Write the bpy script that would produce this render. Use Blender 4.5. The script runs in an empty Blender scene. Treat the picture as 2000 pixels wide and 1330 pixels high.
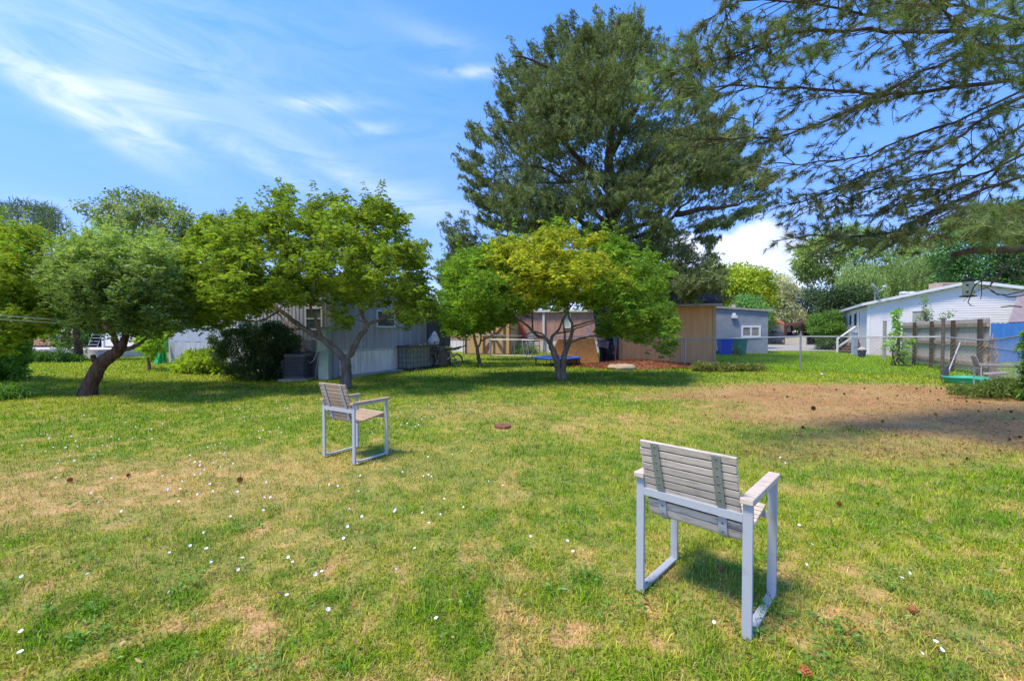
import bpy, bmesh, math, random
import numpy as np
from mathutils import Vector, Matrix, Euler

random.seed(7)
RNG = np.random.default_rng(11)
R = math.radians
SC = bpy.context.scene

# ------------------------------------------------------------------ camera
CAM_H = 1.4
F = 833.0                      # focal length in pixels of the 2000x1330 photograph
PITCH = math.atan(17.0 / F)
cd = bpy.data.cameras.new("camera")
cd.sensor_width = 36.0
cd.lens = 36.0 * F / 2000.0
cd.clip_start = 0.05
cd.clip_end = 3000.0
cam = bpy.data.objects.new("camera", cd)
SC.collection.objects.link(cam)
cam.location = (0, 0, CAM_H)
cam.rotation_euler = (R(90) - PITCH, 0, 0)
SC.camera = cam

# ------------------------------------------------------------------ exposure
SC.view_settings.view_transform = 'Standard'
SC.view_settings.look = 'None'
SC.view_settings.gamma = 1.0
SC.view_settings.exposure = 1.72
SC.view_settings.use_curve_mapping = False
SC.cycles.max_bounces = 8
SC.cycles.transparent_max_bounces = 8

# ------------------------------------------------------------------ sun
SUN_EL = R(63)
SUN_AZ = R(238)                # compass-like, from +Y clockwise: behind the camera, to the left
sdir = Vector((math.sin(SUN_AZ) * math.cos(SUN_EL), math.cos(SUN_AZ) * math.cos(SUN_EL), math.sin(SUN_EL)))
sl = bpy.data.lights.new("sun", 'SUN')
sl.energy = 1.5
sl.angle = R(12.0)
sl.color = (1.0, 0.88, 0.66)
so = bpy.data.objects.new("sun", sl)
so.rotation_euler = (-sdir).to_track_quat('-Z', 'Y').to_euler()
so.location = (0, -20, 40)
SC.collection.objects.link(so)

# ------------------------------------------------------------------ world
def build_world():
    w = bpy.data.worlds.new("World")
    SC.world = w
    w.use_nodes = True
    nt = w.node_tree
    N, L = nt.nodes, nt.links
    N.clear()
    out = N.new('ShaderNodeOutputWorld')
    bg = N.new('ShaderNodeBackground')
    bg.inputs['Strength'].default_value = 0.15
    L.new(bg.outputs[0], out.inputs[0])
    sky = N.new('ShaderNodeTexSky')
    sky.sky_type = 'NISHITA'
    sky.sun_disc = False
    sky.sun_elevation = SUN_EL
    sky.sun_rotation = SUN_AZ
    sky.altitude = 1400
    sky.air_density = 1.0
    sky.dust_density = 0.7
    sky.ozone_density = 2.5
    hs = N.new('ShaderNodeHueSaturation')
    hs.inputs['Saturation'].default_value = 1.26
    hs.inputs['Value'].default_value = 1.0
    L.new(sky.outputs[0], hs.inputs['Color'])
    tint = N.new('ShaderNodeMix'); tint.data_type = 'RGBA'; tint.blend_type = 'MULTIPLY'
    tint.inputs[0].default_value = 1.0
    tint.inputs[7].default_value = (0.86, 0.79, 0.90, 1)
    L.new(hs.outputs[0], tint.inputs[6])
    tc = N.new('ShaderNodeTexCoord')
    sep = N.new('ShaderNodeSeparateXYZ')
    L.new(tc.outputs['Generated'], sep.inputs[0])

    def m(op, a, b=None, c=None, clamp=False):
        n = N.new('ShaderNodeMath'); n.operation = op; n.use_clamp = clamp
        for i, v in enumerate((a, b, c)):
            if v is None: continue
            if isinstance(v, (int, float)): n.inputs[i].default_value = v
            else: L.new(v, n.inputs[i])
        return n.outputs[0]
    az = m('ARCTAN2', sep.outputs[0], sep.outputs[1])
    el = m('ARCSINE', sep.outputs[2])

    def azel(px, py):
        x = (px - 1000) / F; v = (665 - py) / F
        d = Vector((x, math.cos(PITCH) + v * math.sin(PITCH), v * math.cos(PITCH) - math.sin(PITCH))).normalized()
        return math.atan2(d.x, d.y), math.asin(d.z)

    def blob(px, py, su, sv, rot=0.0, amp=1.0):
        u0, v0 = azel(px, py)
        du = m('SUBTRACT', az, u0); dv = m('SUBTRACT', el, v0)
        c, s = math.cos(rot), math.sin(rot)
        a = m('DIVIDE', m('ADD', m('MULTIPLY', du, c), m('MULTIPLY', dv, s)), su)
        b = m('DIVIDE', m('SUBTRACT', m('MULTIPLY', dv, c), m('MULTIPLY', du, s)), sv)
        q = m('ADD', m('MULTIPLY', a, a), m('MULTIPLY', b, b))
        e = m('EXPONENT', m('MULTIPLY', q, -1.0))
        return m('MULTIPLY', e, amp)

    def add(l):
        r = l[0]
        for x in l[1:]: r = m('ADD', r, x)
        return r
    cmb = N.new('ShaderNodeCombineXYZ')
    rot = -0.30
    c, s = math.cos(rot), math.sin(rot)
    L.new(m('MULTIPLY', m('ADD', m('MULTIPLY', az, c), m('MULTIPLY', el, s)), 1.6), cmb.inputs[0])
    L.new(m('MULTIPLY', m('SUBTRACT', m('MULTIPLY', el, c), m('MULTIPLY', az, s)), 8.0), cmb.inputs[1])
    n1 = N.new('ShaderNodeTexNoise'); n1.inputs['Scale'].default_value = 1.5; n1.inputs['Detail'].default_value = 5; n1.inputs['Roughness'].default_value = 0.5
    n1.inputs['Distortion'].default_value = 0.5
    L.new(cmb.outputs[0], n1.inputs['Vector'])
    n2 = N.new('ShaderNodeTexNoise'); n2.inputs['Scale'].default_value = 9; n2.inputs['Detail'].default_value = 7; n2.inputs['Roughness'].default_value = 0.55
    L.new(tc.outputs['Generated'], n2.inputs['Vector'])
    wisps = add([
        blob(70, 170, 0.15, 0.017, -0.46, 0.65), blob(215, 218, 0.11, 0.020, -0.42, 0.65), blob(235, 170, 0.07, 0.035, -0.3, 0.42),
        blob(130, 70, 0.24, 0.10, -0.2, 0.28), blob(480, 300, 0.20, 0.022, -0.40, 0.34),
        blob(700, 360, 0.24, 0.028, -0.36, 0.30), blob(850, 400, 0.16, 0.03, -0.2, 0.25),
        blob(640, 203, 0.075, 0.014, 0.17, 0.75), blob(722, 252, 0.045, 0.012, 0.12, 0.6),
        blob(915, 142, 0.075, 0.011, 0.03, 0.75), blob(860, 75, 0.12, 0.02, -0.12, 0.2),
        blob(1610, 405, 0.11, 0.011, 0.0, 0.5), blob(120, 398, 0.12, 0.01, 0.0, 0.15), blob(500,120,0.6,0.2,-0.3,0.16)])
    fib = N.new('ShaderNodeTexNoise'); fib.inputs['Scale'].default_value = 3.2; fib.inputs['Detail'].default_value = 8; fib.inputs['Roughness'].default_value = .62; fib.inputs['Distortion'].default_value = 1.2
    cm2 = N.new('ShaderNodeCombineXYZ'); L.new(m('MULTIPLY', az, 1.3), cm2.inputs[0]); L.new(m('MULTIPLY', el, 5.0), cm2.inputs[1]); L.new(cm2.outputs[0], fib.inputs['Vector'])
    nz = m('MULTIPLY', m('MULTIPLY_ADD', n1.outputs[0], 1.2, 0.25, True), m('MULTIPLY_ADD', fib.outputs[0], 3.2, -0.85, True))
    cir = m('MULTIPLY', m('MULTIPLY', wisps, 0.85), nz, None, True)
    cum = add([
        blob(1490, 458, 0.060, 0.034, 0.1, .95), blob(1395, 480, 0.07, 0.035, 0.0, 0.85),
        blob(1530, 510, 0.07, 0.030, 0.0, 0.85), blob(1400, 540, 0.17, 0.05, 0.0, 0.8), blob(1330, 470, 0.04, 0.03, 0.0, 0.7),
        blob(400, 445, 0.030, 0.022, 0.3, 1.1), blob(375, 465, 0.03, 0.018, 0.0, 0.9),
        blob(1870, 420, 0.09, 0.03, 0.0, 0.55), blob(1790, 470, 0.05, 0.02, 0.0, 0.5)])
    n2v = m('MULTIPLY_ADD', n2.outputs[0], 2.6, -1.42)
    cu = N.new('ShaderNodeMapRange'); cu.interpolation_type = 'SMOOTHSTEP'
    cu.inputs['From Min'].default_value = 0.22; cu.inputs['From Max'].default_value = 0.95
    L.new(m('ADD', cum, n2v), cu.inputs['Value'])
    gate = m('GREATER_THAN', cum, 0.02)
    cuf = m('MULTIPLY', cu.outputs[0], gate)
    # the air low down is hazier and less bright than the model's
    lowf = N.new('ShaderNodeMapRange'); lowf.interpolation_type = 'SMOOTHSTEP'
    lowf.inputs['From Min'].default_value = 0.0; lowf.inputs['From Max'].default_value = 0.62; lowf.inputs['To Min'].default_value = 1.0; lowf.inputs['To Max'].default_value = 0.0
    L.new(el, lowf.inputs['Value'])
    lowm = N.new('ShaderNodeMix'); lowm.data_type = 'RGBA'; lowm.blend_type = 'MULTIPLY'
    L.new(lowf.outputs[0], lowm.inputs[0]); L.new(tint.outputs[2], lowm.inputs[6]); lowm.inputs[7].default_value = (0.50, 0.46, 0.56, 1)
    hz = m('MULTIPLY', m('EXPONENT', m('MULTIPLY', m('ABSOLUTE', el), -5.0)), 0.12)
    mix1 = N.new('ShaderNodeMix'); mix1.data_type = 'RGBA'
    L.new(m('ADD', cir, hz, None, True), mix1.inputs[0]); L.new(lowm.outputs[2], mix1.inputs[6]); mix1.inputs[7].default_value = (2.25, 2.45, 3.0, 1)
    mix2 = N.new('ShaderNodeMix'); mix2.data_type = 'RGBA'
    L.new(m('MULTIPLY', cuf, 0.85), mix2.inputs[0]); L.new(mix1.outputs[2], mix2.inputs[6])
    ccol = N.new('ShaderNodeMix'); ccol.data_type = 'RGBA'; ccol.inputs[6].default_value = (1.95, 2.1, 2.6, 1); ccol.inputs[7].default_value = (2.9, 2.95, 3.1, 1)
    n3 = N.new('ShaderNodeTexNoise'); n3.inputs['Scale'].default_value = 14; n3.inputs['Detail'].default_value = 6
    L.new(tc.outputs['Generated'], n3.inputs['Vector']); L.new(m('MULTIPLY_ADD', n3.outputs[0], 3.0, -1.0, True), ccol.inputs[0])
    L.new(ccol.outputs[2], mix2.inputs[7])
    L.new(mix2.outputs[2], bg.inputs[0])
build_world()

# ------------------------------------------------------------------ pixel -> world helpers
CP, SP = math.cos(PITCH), math.sin(PITCH)
def ray(px, py):
    x = (px - 1000) / F; v = (665 - py) / F
    return Vector((x, CP + v * SP, v * CP - SP))
def at(px, py, Y):
    d = ray(px, py); t = Y / d.y
    return Vector((d.x * t, Y, CAM_H + d.z * t))
def gp(px, py, z=0.0):
    d = ray(px, py); t = (z - CAM_H) / d.z
    return Vector((d.x * t, d.y * t, z))
def at_np(px, py, Y):
    x = (px - 1000) / F; v = (665 - py) / F
    dy = CP + v * SP; dz = v * CP - SP
    t = Y / dy
    return np.stack([x * t, Y * np.ones_like(px), CAM_H + dz * t], axis=1)

# ------------------------------------------------------------------ numpy noise
def _hash(ix, iy, iz, seed):
    h = (ix.astype(np.int64) * 374761393 + iy.astype(np.int64) * 668265263 + iz.astype(np.int64) * 2147483647 + seed * 974634777) & 0xffffffff
    h = ((h ^ (h >> 13)) * 1274126177) & 0xffffffff
    h = ((h ^ (h >> 16)) * 2246822519) & 0xffffffff
    return ((h ^ (h >> 15)) & 0xffffff) / float(0xffffff)
def vnoise(x, y, z=None, seed=0):
    if z is None: z = np.zeros_like(x)
    x0, y0, z0 = np.floor(x), np.floor(y), np.floor(z)
    fx, fy, fz = x - x0, y - y0, z - z0
    fx = fx * fx * (3 - 2 * fx); fy = fy * fy * (3 - 2 * fy); fz = fz * fz * (3 - 2 * fz)
    r = 0
    for i in (0, 1):
        wx = fx if i else 1 - fx
        for j in (0, 1):
            wy = fy if j else 1 - fy
            for k in (0, 1):
                wz = fz if k else 1 - fz
                r = r + wx * wy * wz * _hash(x0 + i, y0 + j, z0 + k, seed)
    return r
def fbm(x, y, z=None, seed=0, o=4):
    a, s, t = 0.5, 0.0, 0.0
    for i in range(o):
        s = s + a * vnoise(x * 2 ** i + 17 * i, y * 2 ** i, None if z is None else z * 2 ** i, seed + i); t += a; a *= 0.5
    return s / t
def sstep(a, b, x):
    t = np.clip((x - a) / (b - a), 0, 1)
    return t * t * (3 - 2 * t)

# ------------------------------------------------------------------ materials
MATS = {}
def mat(name, col, rough=0.6, col2=None, nscale=6.0, nstretch=(1, 1, 1), metal=0.0, bump=0.0, bscale=40.0, spec=0.3, detail=6.0, lo=0.35, hi=0.65, alpha=None, trans=0.0, coat=0.0):
    if name in MATS: return MATS[name]
    m = bpy.data.materials.new(name); m.use_nodes = True
    nt = m.node_tree; N, L = nt.nodes, nt.links
    b = N['Principled BSDF']
    b.inputs['Roughness'].default_value = rough
    b.inputs['Metallic'].default_value = metal
    b.inputs['Specular IOR Level'].default_value = spec
    b.inputs['Base Color'].default_value = (*col, 1)
    if trans: b.inputs['Transmission Weight'].default_value = trans
    if coat: b.inputs['Coat Weight'].default_value = coat
    tc = N.new('ShaderNodeTexCoord'); mp = N.new('ShaderNodeMapping'); mp.inputs['Scale'].default_value = nstretch
    L.new(tc.outputs['Object'], mp.inputs[0])
    if col2 is not None:
        n = N.new('ShaderNodeTexNoise'); n.inputs['Scale'].default_value = nscale; n.inputs['Detail'].default_value = detail; n.inputs['Roughness'].default_value = 0.65
        L.new(mp.outputs[0], n.inputs['Vector'])
        mr = N.new('ShaderNodeMapRange'); mr.inputs['From Min'].default_value = lo; mr.inputs['From Max'].default_value = hi
        L.new(n.outputs[0], mr.inputs[0])
        mx = N.new('ShaderNodeMix'); mx.data_type = 'RGBA'
        mx.inputs[6].default_value = (*col, 1); mx.inputs[7].default_value = (*col2, 1)
        L.new(mr.outputs[0], mx.inputs[0]); L.new(mx.outputs[2], b.inputs['Base Color'])
    if bump:
        n = N.new('ShaderNodeTexNoise'); n.inputs['Scale'].default_value = bscale; n.inputs['Detail'].default_value = 5
        L.new(mp.outputs[0], n.inputs['Vector'])
        bp = N.new('ShaderNodeBump'); bp.inputs['Strength'].default_value = bump; bp.inputs['Distance'].default_value = 0.05 if 'bark' in name else 0.02
        L.new(n.outputs[0], bp.inputs['Height']); L.new(bp.outputs[0], b.inputs['Normal'])
    MATS[name] = m
    return m

def leafmat(name, trans=0.35, gloss=0.08, rough=0.45):
    if name in MATS: return MATS[name]
    m = bpy.data.materials.new(name); m.use_nodes = True
    nt = m.node_tree; N, L = nt.nodes, nt.links
    N.clear()
    out = N.new('ShaderNodeOutputMaterial')
    a = N.new('ShaderNodeAttribute'); a.attribute_name = 'col'
    d = N.new('ShaderNodeBsdfDiffuse'); t = N.new('ShaderNodeBsdfTranslucent'); g = N.new('ShaderNodeBsdfGlossy')
    g.inputs['Roughness'].default_value = rough
    L.new(a.outputs['Color'], d.inputs[0])
    hs = N.new('ShaderNodeMix'); hs.data_type = 'RGBA'; hs.blend_type = 'MULTIPLY'; hs.inputs[0].default_value = 1
    L.new(a.outputs['Color'], hs.inputs[6]); hs.inputs[7].default_value = (1.25, 1.3, 0.6, 1)
    L.new(hs.outputs[2], t.inputs[0])
    m1 = N.new('ShaderNodeMixShader'); m1.inputs[0].default_value = trans
    L.new(d.outputs[0], m1.inputs[1]); L.new(t.outputs[0], m1.inputs[2])
    m2 = N.new('ShaderNodeMixShader'); m2.inputs[0].default_value = gloss
    L.new(m1.outputs[0], m2.inputs[1]); L.new(g.outputs[0], m2.inputs[2])
    L.new(m2.outputs[0], out.inputs[0])
    MATS[name] = m
    return m

# ------------------------------------------------------------------ objects
ORG = {}
def tag(o, label=None, cat=None, group=None, kind=None):
    if label: o['label'] = label
    if cat: o['category'] = cat
    if group: o['group'] = group
    if kind: o['kind'] = kind
    return o
def thing(name, label, cat, loc=(0, 0, 0), group=None, rotz=0.0):
    o = bpy.data.objects.new(name, None)
    o.empty_display_size = 0.2
    SC.collection.objects.link(o)
    o.location = loc; o.rotation_euler = (0, 0, rotz)
    ORG[o.name] = Vector(loc)
    return tag(o, label, cat, group)
def rename_org(o): return ORG.get(o.name, Vector((0, 0, 0)))

def np_mesh(name, V, Fs, mat_, parent=None, col=None, local=False, smooth=False):
    """V (n,3); Fs list of (faces array (m,k)); col (n,3)"""
    V = np.asarray(V, dtype=np.float32)
    org = np.zeros(3, dtype=np.float32)
    if parent is not None and not local:
        org = np.array(rename_org(parent), dtype=np.float32)
    elif parent is None and len(V):
        org = np.array([float(V[:, 0].mean()), float(V[:, 1].mean()), float(V[:, 2].min())], dtype=np.float32)
    V = V - org
    me = bpy.data.meshes.new(name)
    me.vertices.add(len(V)); me.vertices.foreach_set('co', V.ravel())
    loops = np.concatenate([f.ravel() for f in Fs]).astype(np.int32)
    tot = np.concatenate([np.full(len(f), f.shape[1]) for f in Fs]).astype(np.int32)
    st = np.concatenate([[0], np.cumsum(tot)[:-1]]).astype(np.int32)
    me.loops.add(len(loops)); me.loops.foreach_set('vertex_index', loops)
    me.polygons.add(len(tot)); me.polygons.foreach_set('loop_start', st); me.polygons.foreach_set('loop_total', tot)
    if smooth: me.polygons.foreach_set('use_smooth', np.ones(len(tot), dtype=bool))
    me.update(calc_edges=True)
    if col is not None:
        ca = me.color_attributes.new('col', 'FLOAT_COLOR', 'POINT')
        c4 = np.ones((len(V), 4), dtype=np.float32); c4[:, :3] = col
        ca.data.foreach_set('color', c4.ravel())
    if mat_ is not None: me.materials.append(mat_)
    o = bpy.data.objects.new(name, me)
    SC.collection.objects.link(o)
    if parent is not None:
        o.parent = parent
        ORG[o.name] = Vector(org) if not local else Vector((0, 0, 0))
    else:
        o.location = Vector(org.tolist())
        ORG[o.name] = Vector(org.tolist())
    return o

class MB:
    def __init__(s): s.v = []; s.f = []
    def add(s, vs, fs):
        b = len(s.v); s.v.extend(Vector(v) for v in vs); s.f.extend([tuple(b + i for i in f) for f in fs]); return s
    def hexa(s, p):   # 8 points: bottom ring 0-3, top ring 4-7
        return s.add(p, [(3, 2, 1, 0), (4, 5, 6, 7), (0, 1, 5, 4), (1, 2, 6, 5), (2, 3, 7, 6), (3, 0, 4, 7)])
    def box(s, c, d, rot=None):
        hx, hy, hz = d[0] / 2, d[1] / 2, d[2] / 2
        p = [Vector(q) for q in ((-hx, -hy, -hz), (hx, -hy, -hz), (hx, hy, -hz), (-hx, hy, -hz), (-hx, -hy, hz), (hx, -hy, hz), (hx, hy, hz), (-hx, hy, hz))]
        if rot is not None:
            M = rot if isinstance(rot, Matrix) else Euler(rot).to_matrix()
            p = [M @ q for q in p]
        c = Vector(c)
        return s.hexa([q + c for q in p])
    def ab(s, x0, x1, y0, y1, z0, z1): return s.box(((x0 + x1) / 2, (y0 + y1) / 2, (z0 + z1) / 2), (x1 - x0, y1 - y0, z1 - z0))
    def bar(s, a, b, w, h, up=(0, 0, 1)):
        a, b = Vector(a), Vector(b); d = (b - a); l = d.length; d.normalize(); up = Vector(up)
        if abs(d.dot(up)) > 0.98: up = Vector((0, 1, 0))
        x = d.cross(up).normalized(); u = x.cross(d).normalized()
        x *= w / 2; u *= h / 2
        return s.hexa([a - x - u, a + x - u, b + x - u, b - x - u, a - x + u, a + x + u, b + x + u, b - x + u])
    def tube(s, pts, rad, n=8, cap=True):
        pts = [Vector(p) for p in pts]
        if not hasattr(rad, '__len__'): rad = [rad] * len(pts)
        d0 = (pts[1] - pts[0]).normalized()
        up = Vector((0, 0, 1)) if abs(d0.z) < 0.9 else Vector((1, 0, 0))
        x = d0.cross(up).normalized(); b = len(s.v)
        for i, p in enumerate(pts):
            d = (pts[min(i + 1, len(pts) - 1)] - pts[max(i - 1, 0)])
            if d.length < 1e-9: d = d0
            d = d.normalized()
            x = (x - d * x.dot(d)); x = x.normalized() if x.length > 1e-6 else d.orthogonal().normalized()
            y = d.cross(x)
            for k in range(n):
                a = 2 * math.pi * k / n
                s.v.append(p + (x * math.cos(a) + y * math.sin(a)) * rad[i])
        for i in range(len(pts) - 1):
            for k in range(n):
                k2 = (k + 1) % n
                s.f.append((b + i * n + k, b + i * n + k2, b + (i + 1) * n + k2, b + (i + 1) * n + k))
        if cap:
            s.f.append(tuple(b + k for k in range(n))[::-1]); e = b + (len(pts) - 1) * n
            s.f.append(tuple(e + k for k in range(n)))
        return s
    def lathe(s, c, prof, n=20, cap=True):  # prof list (r,z)
        c = Vector(c); b = len(s.v)
        for r, z in prof:
            for k in range(n):
                a = 2 * math.pi * k / n; s.v.append(c + Vector((r * math.cos(a), r * math.sin(a), z)))
        for i in range(len(prof) - 1):
            for k in range(n):
                k2 = (k + 1) % n
                s.f.append((b + i * n + k, b + i * n + k2, b + (i + 1) * n + k2, b + (i + 1) * n + k))
        if cap:
            s.f.append(tuple(b + k for k in range(n))[::-1]); e = b + (len(prof) - 1) * n
            s.f.append(tuple(e + k for k in range(n)))
        return s
    def prism(s, poly, ext):   # poly: list of 3D points, ext vector
        ext = Vector(ext); n = len(poly); b = len(s.v)
        s.v.extend(Vector(p) for p in poly); s.v.extend(Vector(p) + ext for p in poly)
        s.f.append(tuple(b + i for i in range(n))[::-1]); s.f.append(tuple(b + n + i for i in range(n)))
        for i in range(n):
            j = (i + 1) % n; s.f.append((b + i, b + j, b + n + j, b + n + i))
        return s
    def build(s, name, m, parent=None, smooth=False, local=False, bevel=0.0):
        me = bpy.data.meshes.new(name)
        if parent is not None:
            org = Vector((0, 0, 0)) if local else rename_org(parent)
        else:
            xs = [v.x for v in s.v]; ys = [v.y for v in s.v]; zs = [v.z for v in s.v]
            org = Vector(((min(xs) + max(xs)) / 2, (min(ys) + max(ys)) / 2, min(zs)))
        me.from_pydata([tuple(v - org) for v in s.v], [], s.f)
        bm = bmesh.new(); bm.from_mesh(me); bmesh.ops.recalc_face_normals(bm, faces=bm.faces)
        bm.to_mesh(me); bm.free()
        if smooth:
            me.polygons.foreach_set('use_smooth', [True] * len(me.polygons))
        me.materials.append(m)
        o = bpy.data.objects.new(name, me); SC.collection.objects.link(o)
        if parent is not None: o.parent = parent; ORG[o.name] = org
        else: o.location = org; ORG[o.name] = org
        if bevel:
            md = o.modifiers.new('bevel', 'BEVEL'); md.width = bevel; md.segments = 2; md.limit_method = 'ANGLE'
        return o

def copy_tree(o, parent=None):
    c = o.copy(); SC.collection.objects.link(c)
    if parent is not None: c.parent = parent
    for ch in list(o.children): copy_tree(ch, c)
    return c

# ------------------------------------------------------------------ common materials
M_galv = mat('galvanized_steel', (0.42, 0.43, 0.44), 0.45, (0.30, 0.31, 0.33), 12, metal=0.6)
M_white = mat('white_paint', (0.78, 0.78, 0.78), 0.5, (0.66, 0.66, 0.67), 4, lo=.3, hi=.8)
M_black = mat('black_plastic', (0.02, 0.02, 0.024), 0.5, (0.045, 0.045, 0.05), 8)
M_glass = mat('window_glass', (0.05, 0.06, 0.075), 0.08, (0.12, 0.14, 0.16), 1.2, spec=0.8)
M_conc = mat('concrete', (0.46, 0.40, 0.34), 0.9, (0.33, 0.28, 0.24), 5, bump=0.3)

# ------------------------------------------------------------------ lawn colour field
def ell(x, y, cx, cy, rx, ry, rot=0.0, soft=0.35):
    c, s = math.cos(rot), math.sin(rot)
    dx, dy = x - cx, y - cy
    a = (dx * c + dy * s) / rx; b = (dy * c - dx * s) / ry
    return 1 - sstep(1 - soft, 1 + soft, np.sqrt(a * a + b * b))
def lawn(x, y):
    """returns colour (n,3), dryness (n), height factor"""
    wx = x + 0.8 * (fbm(x * .7, y * .7, seed=3) - .5); wy = y + 0.8 * (fbm(x * .7, y * .7, seed=9) - .5)
    brown = np.maximum.reduce([
        ell(wx, wy, 8.2, 9.2, 4.6, 2.4, -0.05, .30), ell(wx, wy, 6.0, 7.3, 2.6, 1.5, 0.1, .5), ell(wx, wy, 7.2, 6.1, 2.4, 1.3, 0.0, .5),
        0.85 * ell(wx, wy, 4.2, 9.3, 1.6, .7, 0.0, .6), 0.7 * ell(wx, wy, 4.3, 5.1, 1.7, .55, 0.1, .7)])
    n1 = fbm(wx * 1.3, wy * 1.3, seed=21); n2 = fbm(x * 4.5, y * 4.5, seed=31); n3 = fbm(x * 13, y * 13, seed=41, o=3)
    n0 = fbm(wx * .45, wy * .45, seed=51)
    n4 = fbm(x * 10, y * 10, seed=43, o=3)
    straw = np.maximum.reduce([
        0.95 * ell(wx, wy, -.55, 7.7, 1.3, .85, 0.1, .6), 1.0 * ell(wx, wy, -3.0, 4.0, 2.8, 1.0, 0.15, .7), .6 * ell(wx, wy, -.9, 5.0, 1.4, .5, .3, .8),
        .5 * ell(wx, wy, 2.2, 6.5, 2.3, .7, 0, .8), .55 * ell(wx, wy, 2.2, 2.0, 1.5, .5, -.3, .9), .4 * ell(wx, wy, -1.5, 2.6, 1.6, .6, 0.2, .9)])
    near = 1 - sstep(9.5, 12.5, y)
    patches = sstep(.52, .72, n1 * .45 + n2 * .40 + n0 * .15) * near
    dry = np.clip(np.maximum(np.maximum(straw * (0.34 + 0.9 * n2), patches * .85), brown * 1.0), 0, 1)
    green = np.maximum(ell(wx, wy, -4.6, 8.6, 5.6, 3.0, 0, .4), .8 * ell(wx, wy, 1.2, 4.4, 3.4, 1.7, 0, .5))
    spots = sstep(.575, .74, n4 * .6 + n2 * .4) * near * (1 - .75 * green)
    dry = np.clip(dry * .78 + (n3 - .5) * .5 * near + spots * .62, 0, 1) * (1 - .55 * green)
    lush = np.maximum(sstep(15.9, 17.2, y + (x - 7) * .42) * sstep(6.5, 7.5, x), 0)
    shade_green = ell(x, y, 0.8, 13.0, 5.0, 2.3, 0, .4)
    yel = sstep(.36, .62, n0 * .25 + n2 * .35 + n4 * .40)[:, None]
    deep = np.array([.120, .265, .012]); yg = np.array([.305, .375, .026])
    col = deep * (1 - yel) + yg * yel
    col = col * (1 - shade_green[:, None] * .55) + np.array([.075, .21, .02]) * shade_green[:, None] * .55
    lg = np.array([.22, .36, .010]) * (.85 + .3 * n2[:, None])
    col = col * (1 - lush[:, None]) + lg * lush[:, None]
    strawc = np.array([.60, .39, .16]) * (0.7 + .6 * n3[:, None])
    soil = np.array([.43, .195, .095]) * (0.7 + .6 * n3[:, None])
    dc = strawc * (1 - brown[:, None] * .85 * n1[:, None] * 1.6).clip(0, 1) + soil * (brown[:, None] * .85 * n1[:, None] * 1.6).clip(0, 1)
    dry = dry * (1 - lush * .8)
    col = col * (1 - dry[:, None]) + dc * dry[:, None]
    return col.clip(0, 1), dry, brown, lush

def in_poly(px, py, poly):
    poly = np.asarray(poly, float); x0, y0 = poly[:, 0], poly[:, 1]; x1, y1 = np.roll(x0, -1), np.roll(y0, -1)
    ins = np.zeros(len(px), bool)
    for a, b, c, d in zip(x0, y0, x1, y1):
        cond = ((b > py) != (d > py))
        with np.errstate(divide='ignore', invalid='ignore'):
            xi = (c - a) * (py - b) / (d - b + 1e-12) + a
        ins ^= cond & (px < xi)
    return ins
def edge_dist(px, py, poly):
    poly = np.asarray(poly, float); q = np.roll(poly, -1, axis=0); best = np.full(len(px), 1e9)
    for (a, b), (c, d) in zip(poly, q):
        vx, vy = c - a, d - b; L2 = vx * vx + vy * vy + 1e-9
        t = np.clip(((px - a) * vx + (py - b) * vy) / L2, 0, 1)
        best = np.minimum(best, np.hypot(px - a - t * vx, py - b - t * vy))
    return best

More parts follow.
